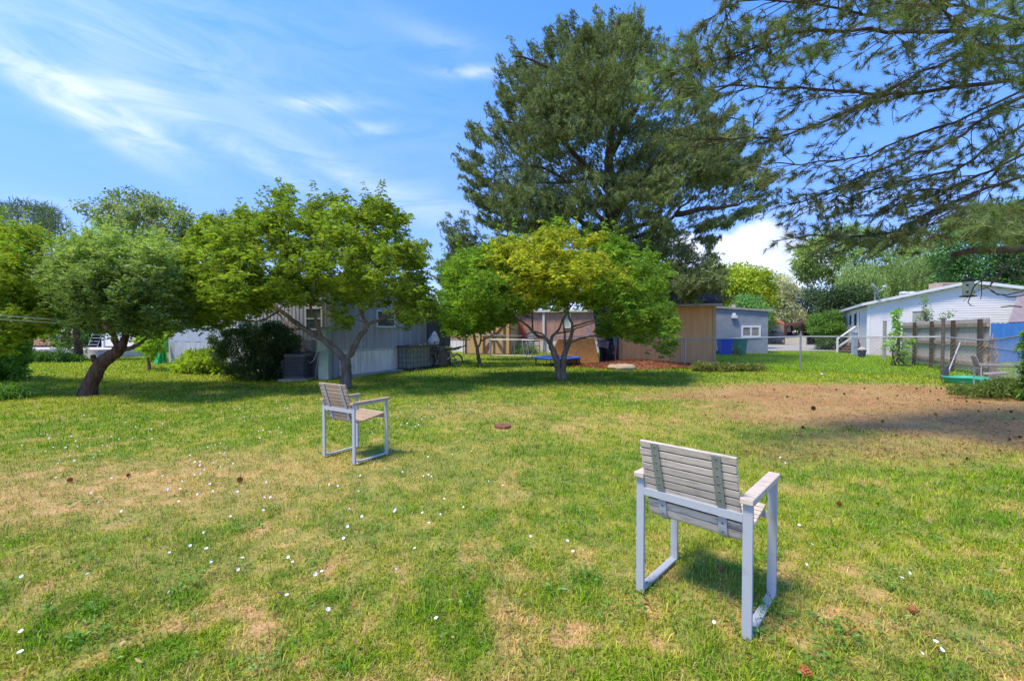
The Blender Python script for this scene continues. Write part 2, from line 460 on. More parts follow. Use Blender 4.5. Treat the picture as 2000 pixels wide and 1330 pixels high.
def build_ground():
    rr = np.concatenate([[0.0], np.geomspace(.4, 45, 330), np.geomspace(50, 900, 26)])
    aa = np.concatenate([np.linspace(-62, 62, 620), np.linspace(64, 296, 60)])
    aa = np.deg2rad(aa)
    Rg, Ag = np.meshgrid(rr, aa, indexing='ij')
    x = (Rg * np.sin(Ag)).ravel(); y = (Rg * np.cos(Ag)).ravel()
    z = (fbm(x * .9, y * .9, seed=77) - .5) * .03 * (1 - sstep(14, 20, np.hypot(x, y)))
    z = z - .012
    z[np.hypot(x, y) < .01] = z[-1] * 0
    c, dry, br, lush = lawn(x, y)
    far = sstep(45, 60, np.hypot(x, y))[:, None]
    c = c * (1 - far) + np.array([.10, .13, .05]) * far
    thatch = np.array([.40, .235, .13])
    c = c * .62 + thatch * .26 * (1 - lush[:, None] * .8)
    nr, na = len(rr), len(aa)
    i, j = np.meshgrid(np.arange(nr - 1), np.arange(na), indexing='ij')
    j2 = (j + 1) % na
    q = np.stack([i * na + j, i * na + j2, (i + 1) * na + j2, (i + 1) * na + j], -1).reshape(-1, 4)[:, ::-1]
    m = bpy.data.materials.new('soil_and_thatch'); m.use_nodes = True
    N, L = m.node_tree.nodes, m.node_tree.links
    b = N['Principled BSDF']; b.inputs['Roughness'].default_value = .95; b.inputs['Specular IOR Level'].default_value = .1
    a = N.new('ShaderNodeAttribute'); a.attribute_name = 'col'
    tc = N.new('ShaderNodeTexCoord')
    n = N.new('ShaderNodeTexNoise'); n.inputs['Scale'].default_value = 55; n.inputs['Detail'].default_value = 8; n.inputs['Roughness'].default_value = .75
    L.new(tc.outputs['Object'], n.inputs['Vector'])
    mr = N.new('ShaderNodeMapRange'); mr.inputs['From Min'].default_value = .3; mr.inputs['From Max'].default_value = .7; mr.inputs['To Min'].default_value = .55; mr.inputs['To Max'].default_value = 1.45
    L.new(n.outputs[0], mr.inputs[0])
    vm = N.new('ShaderNodeVectorMath'); vm.operation = 'SCALE'
    L.new(a.outputs['Color'], vm.inputs[0]); L.new(mr.outputs[0], vm.inputs['Scale'])
    L.new(vm.outputs[0], b.inputs['Base Color'])
    bp = N.new('ShaderNodeBump'); bp.inputs['Strength'].default_value = .6; bp.inputs['Distance'].default_value = .015
    L.new(n.outputs[0], bp.inputs['Height']); L.new(bp.outputs[0], b.inputs['Normal'])
    o = np_mesh('ground', np.stack([x, y, z], 1), [q], m, col=c, smooth=True)
    tag(o, kind='structure', label='yard ground with green, straw coloured and bare brown patches')
    # no mean-origin surprises: np_mesh handles offset
build_ground()

def ground_z(x, y):
    return (fbm(x * .9, y * .9, seed=77) - .5) * .03 * (1 - sstep(14, 20, np.hypot(x, y))) - .012

EXCL = []   # rectangles kept free of grass: (cx,cy,r)
def build_grass(N=640000):
    ymin, ymax = 1.15, 30.0
    y = np.exp(RNG.uniform(math.log(ymin), math.log(ymax), N))
    x = RNG.uniform(-1, 1, N) * (1.27 * y + .5)
    # clumping
    keep = RNG.random(N) < (.45 + .75 * sstep(.35, .6, fbm(x * 9, y * 9, seed=5, o=3)))
    x, y = x[keep], y[keep]
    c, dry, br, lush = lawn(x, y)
    keep = RNG.random(len(x)) < (1 - .55 * dry) * (1 - .55 * br)
    # buildings and mulch
    for (ex, ey, er) in EXCL: keep &= (np.hypot(x - ex, y - ey) > er)
    x, y, c, dry, br, lush = x[keep], y[keep], c[keep], dry[keep], br[keep], lush[keep]
    n = len(x)
    lod = np.clip(y / 3.2, 1, 6)
    tuft = fbm(x * 3.2, y * 3.2, seed=61, o=3)
    h = RNG.uniform(.018, .045, n) * (.55 + 1.0 * tuft) * (1 - .45 * dry) * (1 + .15 * (lod - 1))
    h *= 1 + 1.0 * (RNG.random(n) < .06)
    w = RNG.uniform(.0022, .0044, n) * lod * 1.1
    a = RNG.uniform(0, 2 * np.pi, n); lean = RNG.uniform(.1, 1.5, n)
    dx, dy = np.cos(a), np.sin(a)
    sa = a + np.pi / 2 + RNG.uniform(-.5, .5, n); sx, sy = np.cos(sa) * w, np.sin(sa) * w
    z0 = ground_z(x, y)
    cr = RNG.uniform(.58, 1.66, n)[:, None]
    c = c * cr
    hue = RNG.normal(0, .10, n)[:, None]
    c = c * np.concatenate([1 + hue, 1 + hue * .25, 1 - hue * .3], 1)
    blond = RNG.random(n) < (.05 + .12 * dry)
    blond &= lush < .5
    c[blond] = np.array([.52, .42, .20]) * RNG.uniform(.7, 1.15, (blond.sum(), 1))
    c = c.clip(.005, .9)
    m1x, m1y, m1z = x + dx * h * np.sin(lean) * .45, y + dy * h * np.sin(lean) * .45, z0 + h * .62 * np.cos(lean * .6)
    tx, ty, tz = x + dx * h * np.sin(lean) * 1.15, y + dy * h * np.sin(lean) * 1.15, z0 + h * (np.cos(lean) * .75 + .22)
    V = np.empty((n, 5, 3), np.float32)
    V[:, 0] = np.stack([x - sx * .5, y - sy * .5, z0 - .004], 1); V[:, 1] = np.stack([x + sx * .5, y + sy * .5, z0 - .004], 1)
    V[:, 2] = np.stack([m1x + sx * .5, m1y + sy * .5, m1z], 1); V[:, 3] = np.stack([m1x - sx * .5, m1y - sy * .5, m1z], 1)
    V[:, 4] = np.stack([tx, ty, tz], 1)
    b = np.arange(n)[:, None] * 5
    q = b + np.array([[0, 1, 2, 3]]); t = b + np.array([[3, 2, 4]])
    C = np.repeat(c[:, None], 5, 1).reshape(-1, 3)
    o = np_mesh('grass', V.reshape(-1, 3), [q, t], leafmat('grass_blade', .28, .0, .5), col=C)
    tag(o, 'short mown grass covering the yard, green to straw coloured', 'grass', kind='stuff')

# ------------------------------------------------------------------ foliage helpers
def norm(v): return v / (np.linalg.norm(v, axis=1, keepdims=True) + 1e-9)
def rand_dirs(n): return norm(RNG.normal(size=(n, 3)))
def leaves_mesh(name, P, D, L, W, col, m, parent, droop=.3, fold=.25):
    """diamond leaves, folded along the midrib and bending down"""
    n = len(P)
    D = norm(D); up = np.array([0, 0, 1.0])
    S = norm(np.cross(D, up + RNG.normal(0, .45, (n, 3)))); U = np.cross(S, D)
    L = (np.ones(n) * L)[:, None]; W = (np.ones(n) * W)[:, None]
    tip = P + D * L; tip[:, 2:3] -= droop * L
    mid = P + D * L * .5
    V = np.empty((n, 4, 3), np.float32)
    V[:, 0] = P; V[:, 1] = mid + S * W * .5 + U * W * fold; V[:, 2] = tip; V[:, 3] = mid - S * W * .5 + U * W * fold
    b = np.arange(n)[:, None] * 4
    t = np.concatenate([b + np.array([[0, 1, 2]]), b + np.array([[0, 2, 3]])])
    C = np.repeat(col[:, None], 4, 1).reshape(-1, 3)
    return np_mesh(name, V.reshape(-1, 3), [t], m, parent, col=C.clip(.003, .9))
def needles_mesh(name, P, D, L, W, col, m, parent):
    n = len(P); D = norm(D); S = norm(np.cross(D, RNG.normal(size=(n, 3))))
    L = (np.ones(n) * L)[:, None]; W = (np.ones(n) * W)[:, None]
    V = np.empty((n, 3, 3), np.float32)
    V[:, 0] = P - S * W * .5; V[:, 1] = P + S * W * .5; V[:, 2] = P + D * L
    t = np.arange(n * 3).reshape(-1, 3)
    return np_mesh(name, V.reshape(-1, 3), [t], m, parent, col=np.repeat(col[:, None], 3, 1).reshape(-1, 3).clip(.003, .9))

def scatter(poly, Y0, dY, n, gap=.42, gscale=.9, seed=0, edge=0.22, zmin=.25, inset=0, zs=1.0):
    """points in the volume behind an outline, thick in the middle, with noise gaps"""
    poly = np.asarray(poly, float); lo, hi = poly.min(0), poly.max(0)
    out = []; tot = 0
    wpx = min(hi[0] - lo[0], (hi[1] - lo[1]) * 1.3) * edge
    for _ in range(60):
        px = RNG.uniform(lo[0], hi[0], n); py = RNG.uniform(lo[1], hi[1], n)
        k = in_poly(px, py, poly); px, py = px[k], py[k]
        if not len(px): continue
        ed = edge_dist(px, py, poly); k = ed > inset; px, py, ed = px[k], py[k], ed[k]
        if not len(px): continue
        t = np.clip(ed / wpx, 0, 1); th = np.sqrt(1 - (1 - t) ** 2) * dY
        u = RNG.uniform(-1, 1, len(px)); u = np.sign(u) * np.abs(u) ** .6
        P = at_np(px, py, Y0 + u * th)
        g = fbm(P[:, 0] * gscale, P[:, 1] * gscale, P[:, 2] * gscale * zs, seed=seed + 100, o=3)
        P = P[(g > gap) & (P[:, 2] > zmin)]
        out.append(P); tot += len(P)
        if tot >= n: break
    return np.concatenate(out)[:n]

def jitter_line(pts, amp, n_sub=3):
    pts = [Vector(p) for p in pts]; out = []
    for i in range(len(pts) - 1):
        for k in range(n_sub):
            t = k / n_sub
            p0 = pts[max(i - 1, 0)]; p1 = pts[i]; p2 = pts[i + 1]; p3 = pts[min(i + 2, len(pts) - 1)]
            q = 0.5 * ((2 * p1) + (-p0 + p2) * t + (2 * p0 - 5 * p1 + 4 * p2 - p3) * t * t + (-p0 + 3 * p1 - 3 * p2 + p3) * t ** 3)
            if i + k > 0: q = q + Vector((random.gauss(0, amp), random.gauss(0, amp), random.gauss(0, amp)))
            out.append(q)
    out.append(pts[-1]); return out
def limb(mb, skel, pts, r0, r1, amp=.02, n=8, sub=3, flare=0):
    L = jitter_line(pts, amp, sub); k = len(L)
    rad = [r0 + (r1 - r0) * (i / (k - 1)) ** .8 for i in range(k)]
    if flare:
        rad[0] *= 1 + flare
        if k > 1: rad[1] *= 1 + flare * .3
    rad = [r * random.uniform(.97, 1.03) for r in rad]
    mb.tube(L, rad, n)
    for i in range(k - 1):
        for t in (0, .5): skel.append((L[i].lerp(L[i + 1], t), rad[i]))
    skel.append((L[-1], rad[-1]))
    return L
def twigs(mb, skel, C, r=.012, rt=.004, n=4, maxd=None, bend=.15, root_bias=.0):
    S = np.array([tuple(s[0]) for s in skel]); SR = np.array([s[1] for s in skel])
    base = S[0]
    order = np.argsort([np.min(np.linalg.norm(S - c, axis=1)) for c in C])
    new = []
    for i in order:
        c = C[i]; d = np.linalg.norm(S - c, axis=1)
        j = int(np.argmin(d + (S[:, 2] > c[2]) * .25 * d))
        if maxd and d[j] > maxd: continue
        a = Vector(S[j]); b = Vector(c); L = (b - a).length
        if L < .03: continue
        mid = a.lerp(b, .5) + Vector((random.gauss(0, bend * L * .5), random.gauss(0, bend * L * .5), random.uniform(0, bend * L)))
        r0 = min(SR[j] * .75, r * (0.6 + L))
        mb.tube([a, a.lerp(mid, .6) , mid, b], [r0, r0 * .85, r0 * .65, rt], n, cap=False)
        add = np.array([tuple(mid), tuple(b)])
        S = np.vstack([S, add]); SR = np.append(SR, [r0 * .6, rt * 1.6])
    return mb

def clump_leaves(C, rad, per, flat=.75, shell=.45, out=1.0, up=.15):
    n = len(C); rad = np.ones(n) * rad
    idx = np.repeat(np.arange(n), per)
    d = rand_dirs(len(idx)); r = RNG.random(len(idx)) ** shell
    off = d * (r * rad[idx])[:, None]; off[:, 2] *= flat
    P = C[idx] + off
    D = d * out + RNG.normal(0, .55, d.shape); D[:, 2] += up
    return P, D, idx

BARK = mat('bark_grey', (0.11, 0.082, 0.062), .95, (0.25, 0.19, 0.15), 9, (1, 1, .35), bump=.8, bscale=35)
BARK_D = mat('bark_brown', (0.05, 0.03, 0.022), .95, (0.17, 0.10, 0.065), 12, (1, 1, .3), bump=.9, bscale=28)
BARK_P = mat('bark_pine', (0.055, 0.038, 0.030), .95, (0.135, 0.085, 0.060), 5, (1, 1, .3), bump=.9, bscale=16)
LEAF = leafmat('leaf', .40, .035, .45)
NEEDLE = leafmat('needle', .25, .03, .5)

def colours(n, base, var=.22, alt=None, palt=0.0, hue=.08):
    c = np.array(base)[None] * 1.32 * RNG.uniform(1 - var, 1 + var, (n, 1))
    h = RNG.normal(0, hue, (n, 1)); c = c * np.concatenate([1 + h * 1.3, 1 + h * .2, 1 - h], 1)
    if alt is not None:
        k = RNG.random(n) < palt; c[k] = np.array(alt)[None] * RNG.uniform(.8, 1.2, (k.sum(), 1))
    return c

def peach_like(name, label, cat, base, limbs, poly, Y0, dY, nclump, per, rad, colfn, leafL=.12, leafW=.032, bark=BARK, group=None, gap=.40, droop=.45, twr=.014, trunkn=10, zmin=.6, extra=None, flat=.75, gscale=.9, seed=0, shoots=42, shoot_h=.8):
    """fruit tree: hand-placed limbs, twigs to leaf clumps, long drooping leaves"""
    t = thing(name, label, cat, base, group)
    mb = MB(); sk = []
    for (pts, r0, r1, fl) in limbs: limb(mb, sk, pts, r0, r1, amp=.010 + .012 * r1, n=trunkn, flare=fl)
    C = scatter(poly, Y0, dY, nclump, gap=gap, zmin=zmin, gscale=gscale, seed=seed, inset=4)
    if extra is not None: C = np.vstack([C, extra])
    twigs(mb, sk, C, twr)
    mb.build('trunk', bark, t, smooth=True)
    # shoots end in rosettes of arching leaves
    nr = max(3, per // 5)
    RC, RD, ri = clump_leaves(C, RNG.uniform(.65, 1.35, len(C)) * rad * 1.1, nr, flat=flat, up=.5)
    RD = norm(RD); q9 = np.repeat(np.arange(len(RC)), 10)
    P = RC[q9] + RNG.normal(0, .018, (len(q9), 3)) - RD[q9] * RNG.uniform(0, .17, (len(q9), 1))
    D = RD[q9] * .55 + rand_dirs(len(q9)) * .9; D[:, 2] = np.abs(D[:, 2]) * .6 + .05
    idx = ri[q9]; tone = RNG.uniform(.72, 1.34, len(RC))[q9]; tone = np.concatenate([tone])
    k = P[:, 2] > .12; tone = tone[k]
    P, D, idx = P[k], D[k], idx[k]
    if shoots:
        zt = np.percentile(C[:, 2], 60); cand = C[C[:, 2] > zt]; cand = cand[RNG.integers(0, len(cand), shoots)]
        for c in cand:
            h = RNG.uniform(.25, .65) * shoot_h; tilt = RNG.normal(0, .22, 2)
            u = np.array([tilt[0], tilt[1], 1.0]); k2 = int(16 + 26 * h)
            f = RNG.uniform(0, 1, k2); q = c + u * (f * h + .15)[:, None] + RNG.normal(0, .012, (k2, 3))
            dd = RNG.normal(0, 1, (k2, 3)); dd[:, 2] = RNG.uniform(.1, 1.0, k2)
            P = np.vstack([P, q]); D = np.vstack([D, dd]); idx = np.concatenate([idx, np.full(k2, RNG.integers(0, len(C)))])
    col = colfn(P, idx, len(C)); col[:len(tone)] *= tone[:, None]
    L = RNG.uniform(.5, 1.25, len(P)) * leafL
    leaves_mesh('crown', P, D, L, leafW * L / leafL, col, LEAF, t, droop=droop)
    return t

# ------------------------------------------------------------------ trees: fruit trees in the yard
def px_line(Y, *pts):   # (px,py[,dY])
    return [at(p[0], p[1], Y + (p[2] if len(p) > 2 else 0)) for p in pts]

def tree_left_peach():
    Y = 10.7; b = gp(676, 757); Y = b.y
    base = (b.x, b.y, -.03)
    tr = [Vector(base)] + px_line(Y, (676, 735), (677, 715), (674, 700))
    limbs = [
        (tr, .135, .115, .35),
        (px_line(Y, (674, 704), (662, 690), (645, 674), (622, 658), (592, 640), (563, 618, .1), (545, 606, .2), (530, 588, .3), (505, 565, .5), (470, 540, .7), (425, 520, .9)), .10, .022, 0),
        (px_line(Y, (545, 606, .2), (520, 622, 0), (490, 628, -.3), (450, 622, -.6)), .035, .010, 0),
        (px_line(Y, (530, 588, .3), (540, 560, .1), (560, 520, -.2), (565, 460, -.4), (562, 400, -.4)), .05, .010, 0),
        (px_line(Y, (628, 660), (618, 630, -.2), (608, 600, -.5), (612, 565, -.8), (625, 500, -1.1), (640, 440, -1.2)), .055, .010, 0),
        (px_line(Y, (592, 640), (570, 640, .6), (530, 600, 1.3), (480, 560, 1.8)), .045, .010, 0),
        (px_line(Y, (676, 706), (690, 680), (702, 660), (712, 644), (716, 634), (706, 612, .2), (702, 590, .3), (708, 550, .4), (715, 490, .3), (735, 420, .2)), .088, .012, 0),
        (px_line(Y, (716, 634), (732, 628), (748, 622, -.1), (766, 612, -.2), (790, 590, -.2), (815, 540, -.2)), .05, .010, 0),
        (px_line(Y, (752, 621, -.1), (768, 630, -.3), (781, 641, -.4), (800, 634, -.5), (825, 620, -.6)), .026, .007, 0),
        (px_line(Y, (706, 612, .2), (740, 580, 1.0), (780, 520, 1.5), (800, 460, 1.6)), .04, .010, 0),
        (px_line(Y, (703, 590, .3), (680, 560, -.4), (670, 500, -1.0), (660, 430, -1.3)), .04, .010, 0),
    ]
    poly = [(345, 625), (330, 580), (345, 540), (335, 500), (365, 470), (385, 440), (420, 425), (455, 425), (480, 402), (505, 402), (520, 415), (527, 385), (545, 362), (580, 368), (590, 400), (585, 425), (605, 400), (625, 388), (650, 378), (680, 382), (695, 405), (715, 388), (740, 378), (765, 395), (765, 425), (785, 410), (803, 408), (815, 440), (808, 462), (832, 470), (832, 520), (828, 560), (850, 590), (838, 625), (800, 640), (770, 618), (735, 600), (705, 585), (680, 610), (690, 650), (668, 658), (650, 600), (620, 570), (590, 590), (545, 590), (520, 600), (490, 612), (440, 632), (405, 640), (375, 628)]
    def cf(P, idx, n):
        c = colours(len(P), (.18, .265, .038), .3, (.32, .38, .03), .14)
        cl = RNG.uniform(.78, 1.2, n)[idx][:, None]
        return c * cl
    peach_like('peach_tree', 'large peach tree with forked trunk behind the left wooden chair', 'tree', base, limbs, poly, Y, 2.0, 620, 74, .27, cf, .125, .022, gap=.24, gscale=1.5, seed=1, extra=scatter([(335, 620), (330, 520), (420, 560), (520, 560), (600, 560), (620, 590), (520, 600), (440, 628), (380, 635)], Y - .6, .7, 70, gap=.1))
tree_left_peach()

def tree_centre_peach():
    b = gp(1096, 742); Y = b.y; base = (b.x, b.y, -.03)
    s1 = [Vector((b.x - .05, b.y, -.03))] + px_line(Y, (1090, 715), (1083, 690), (1076, 675))
    s2 = [Vector((b.x + .05, b.y + .02, -.03))] + px_line(Y, (1101, 712), (1104, 690), (1111, 672))
    limbs = [
        (s1, .115, .085, .3), (s2, .105, .075, .3),
        (px_line(Y, (1076, 676), (1068, 664), (1050, 655), (1040, 648), (1030, 635, -.1), (1010, 622, -.2), (995, 610, -.3), (960, 590, -.5), (930, 570, -.6)), .060, .012, 0),
        (px_line(Y, (1068, 664), (1058, 652, -.2), (1040, 647, -.3), (1025, 657, -.4), (1005, 645, -.6), (985, 635, -.7)), .03, .008, 0),
        (px_line(Y, (1040, 648), (1040, 620, .4), (1037, 590, .6), (1020, 540, .9)), .03, .008, 0),
        (px_line(Y, (1076, 675), (1078, 658), (1085, 650), (1093, 640, .2), (1100, 620, .3), (1104, 590, .4), (1090, 550, .6), (1075, 500, .8)), .055, .010, 0),
        (px_line(Y, (1085, 652), (1110, 648, .5), (1135, 638, .9), (1165, 628, 1.3), (1200, 615, 1.6)), .03, .008, 0),
        (px_line(Y, (1111, 672), (1115, 655, -.1), (1118, 640, -.2), (1110, 610, -.3), (1108, 585, -.5), (1098, 570, -.8), (1070, 555, -1.0), (1040, 540, -1.2)), .060, .010, 0),
        (px_line(Y, (1108, 590, -.5), (1120, 560, -.5), (1125, 510, -.6), (1110, 460, -.7)), .035, .008, 0),
        (px_line(Y, (1111, 672), (1125, 664, .1), (1150, 657, .2), (1180, 652, .2), (1200, 645, .1), (1230, 648, 0), (1265, 655, -.1)), .035, .010, 0),
        (px_line(Y, (1116, 640, -.1), (1140, 632, -.5), (1170, 624, -.8), (1210, 600, -1.1), (1260, 580, -1.2)), .030, .008, 0),
        (px_line(Y, (1104, 690), (1102, 650, .3), (1103, 620, .5), (1130, 580, .8), (1180, 540, 1.0), (1220, 520, 1.0)), .04, .008, 0),
    ]
    poly = [(868, 640), (850, 600), (872, 560), (868, 520), (900, 490), (935, 492), (950, 470), (975, 470), (1010, 455), (1040, 458), (1060, 440), (1078, 440), (1085, 422), (1098, 425), (1098, 446), (1130, 455), (1165, 460), (1190, 452), (1225, 475), (1255, 490), (1295, 500), (1305, 530), (1300, 560), (1315, 580), (1312, 610), (1328, 650), (1318, 672), (1300, 688), (1270, 672), (1240, 680), (1215, 660), (1190, 650), (1180, 615), (1140, 590), (1100, 580), (1060, 585), (1035, 600), (1000, 615), (965, 630), (935, 640), (905, 650)]
    extra = np.vstack([scatter([(1170, 630), (1205, 625), (1208, 662), (1180, 664)], Y, .4, 10, gap=0), scatter([(880, 640), (930, 520), (1000, 470), (1080, 520), (1130, 570), (1190, 580), (1190, 600), (1120, 600), (1040, 604), (990, 625), (930, 650)], Y, 1.3, 150, gap=.1)])
    def cf(P, idx, n):
        c = colours(len(P), (.16, .28, .042), .3, (.26, .38, .03), .16)
        cl = RNG.uniform(.8, 1.2, n)[idx][:, None]
        c = c * cl
        # yellowed limb through the middle of the crown
        u = (P[:, 0] - at(1080, 540, Y).x) / 1.75; v = (P[:, 2] - at(1080, 520, Y).z) / 1.15
        q2 = (u * u + v * v + (fbm(P[:, 0] * 2, P[:, 1] * 2, P[:, 2] * 2, seed=4) - .5) * 1.6)
        cr_ = RNG.random(n)[idx]
        k = cr_ < (1 - sstep(.35, 1.45, q2)) * (1 - .7 * sstep(Y, Y + 1.2, P[:, 1]))
        yc = colours(len(P), (.40, .41, .05), .22, (.26, .38, .045), .3)
        c[k] = yc[k]
        return c
    peach_like('peach_tree', 'peach tree with yellowed top leaves growing beside the blue trampoline', 'tree', base, limbs, poly, Y, 2.1, 620, 70, .28, cf, .135, .023, gap=.12, gscale=1.6, extra=extra, seed=2)
tree_centre_peach()

def tree_apple():
    b = gp(172, 770); Y = b.y; base = (b.x, b.y, -.04)
    limbs = [
        ([Vector(base)] + px_line(Y, (178, 745), (190, 722), (205, 703), (222, 690), (235, 680)), .165, .115, .35),
        (px_line(Y, (190, 712), (184, 702), (181, 694)), .06, .045, 0),
        (px_line(Y, (235, 682), (226, 668), (222, 650, -.2), (215, 620, -.5), (190, 580, -.9)), .085, .02, 0),
        (px_line(Y, (235, 682), (243, 665), (246, 640, .2), (250, 600, .3), (240, 530, .4)), .10, .02, 0),
        (px_line(Y, (238, 684), (258, 678), (272, 672), (285, 660, .1), (300, 640, .3), (325, 600, .5)), .055, .015, 0),
        (px_line(Y, (245, 650, .2), (270, 620, -.4), (300, 580, -.8)), .05, .012, 0),
        (px_line(Y, (222, 655, -.2), (180, 620, .6), (140, 580, 1.0)), .05, .012, 0),
    ]
    poly = [(92, 570), (68, 528), (78, 520), (110, 535), (100, 500), (112, 485), (130, 478), (145, 462), (165, 470), (180, 455), (205, 450), (225, 455), (240, 450), (250, 470), (275, 462), (300, 470), (320, 468), (340, 490), (352, 520), (352, 555), (345, 590), (375, 600), (385, 640), (360, 652), (330, 640), (300, 655), (265, 650), (235, 650), (200, 655), (170, 648), (150, 640), (120, 620), (95, 600), (88, 585)]
    def cf(P, idx, n):
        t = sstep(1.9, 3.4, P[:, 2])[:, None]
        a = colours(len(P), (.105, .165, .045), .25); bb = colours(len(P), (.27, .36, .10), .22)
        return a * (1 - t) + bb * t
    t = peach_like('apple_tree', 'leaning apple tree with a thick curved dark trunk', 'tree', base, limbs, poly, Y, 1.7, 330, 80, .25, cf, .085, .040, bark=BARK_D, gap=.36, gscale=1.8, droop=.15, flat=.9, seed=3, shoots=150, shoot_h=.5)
    # upright water shoots on top
tree_apple()

def tree_sapling_peach():
    b = gp(937, 715); Y = b.y; base = (b.x, b.y, -.03)
    limbs = [
        ([Vector(base)] + px_line(Y, (935, 700), (931, 680), (927, 660), (922, 640), (915, 610), (905, 570)), .10, .02, .3),
        (px_line(Y, (932, 682), (937, 672), (940, 655), (938, 635), (945, 600), (950, 550)), .05, .012, 0),
        (px_line(Y, (940, 666), (960, 655, .1), (975, 645, .2), (995, 625, .3), (1000, 590, .4)), .03, .01, 0)]
    poly = [(850, 590), (845, 570), (860, 540), (870, 500), (900, 490), (940, 488), (975, 500), (990, 540), (985, 590), (970, 630), (955, 640), (920, 650), (880, 665), (860, 650), (868, 625)]
    def cf(P, idx, n):
        return colours(len(P), (.165, .285, .042), .3, (.26, .38, .03), .14) * RNG.uniform(.8, 1.2, n)[idx][:, None]
    peach_like('peach_tree', 'slim peach tree with a pale forked trunk beside the dirt bike', 'tree', base, limbs, poly, Y, 1.3, 110, 90, .36, cf, .145, .027, gap=.25, gscale=1.6, seed=5, zmin=1.2)
tree_sapling_peach()

def tree_left_edge():
    base = (-13.2, 10.4, -.03)
    limbs = [([Vector(base), Vector((-13.1, 10.4, .8)), Vector((-12.7, 10.3, 1.5)), Vector((-12.2, 10.2, 2.4)), Vector((-11.9, 10.2, 3.4))], .14, .02, .3),
             ([Vector((-13.1, 10.4, 1.0)), Vector((-13.6, 10.6, 2.0)), Vector((-13.8, 10.8, 3.4))], .09, .02, 0),
             ([Vector((-12.9, 10.35, 1.3)), Vector((-12.2, 9.8, 1.9)), Vector((-11.6, 9.8, 2.1))], .05, .012, 0)]
    Y = 10.3
    poly = [(-160, 640), (-180, 560), (-140, 460), (-60, 430), (0, 428), (10, 440), (40, 432), (60, 428), (70, 445), (98, 455), (92, 480), (75, 490), (95, 510), (88, 540), (98, 570), (88, 600), (98, 625), (70, 640), (60, 665), (25, 668), (10, 700), (-40, 690), (-100, 660)]
    def cf(P, idx, n):
        return colours(len(P), (.20, .30, .035), .3, (.36, .36, .04), .12) * RNG.uniform(.8, 1.2, n)[idx][:, None]
    peach_like('peach_tree', 'bright yellow-green peach tree cut by the left edge of the view', 'tree', base, limbs, poly, Y, 1.6, 300, 74, .30, cf, .13, .024, gap=.33, seed=6)
tree_left_edge()

def tree_small_left_sapling():
    b = gp(291, 722); Y = b.y; base = (b.x, b.y, -.03)
    limbs = [([Vector(base)] + px_line(Y, (290, 705), (289, 690), (292, 668)), .07, .02, .2),
             (px_line(Y, (291, 705), (300, 690), (312, 672), (330, 655), (345, 640)), .06, .015, 0)]
    poly = [(262, 650), (300, 640), (345, 625), (350, 645), (330, 660), (318, 690), (300, 700), (275, 690), (262, 675)]
    def cf(P, idx, n): return colours(len(P), (.20, .33, .03), .25)
    peach_like('young_tree', 'young thin-trunked tree behind the leaning apple trunk', 'tree', base, limbs, poly, Y, .9, 45, 60, .22, cf, .10, .03, gap=.3, seed=8)
    b = gp(65, 702); Y = b.y; base = (b.x, b.y, -.03)
    limbs = [([Vector(base)] + px_line(Y, (62, 690), (55, 680), (45, 668), (30, 655)), .09, .03, .2), (px_line(Y, (60, 685), (64, 670), (60, 650)), .04, .02, 0)]
    poly = [(10, 660), (5, 620), (60, 610), (110, 620), (120, 650), (80, 664), (50, 664)]
    peach_like('young_tree', 'small curved-trunk tree in front of the pale concrete wall, under the two cables', 'tree', base, limbs, poly, Y, 1.2, 60, 60, .32, cf, .14, .05, gap=.3, seed=9)
tree_small_left_sapling()

# ------------------------------------------------------------------ pines
def pine_shoots(C, D, per, L, W, base, var=.25, back=.14, spread=.75):
    """needles in brushes round shoot tips; C tips, D shoot directions"""
    n = len(C); idx = np.repeat(np.arange(n), per)
    t = RNG.random(len(idx))
    P = C[idx] - D[idx] * (t * back)[:, None]
    nd = D[idx] * RNG.uniform(.5, 1.2, (len(idx), 1)) + rand_dirs(len(idx)) * spread
    cl = RNG.uniform(.7, 1.3, n)[idx][:, None]
    col = colours(len(idx), base, var) * cl
    return P, nd, RNG.uniform(.75, 1.15, len(idx)) * L, W, col

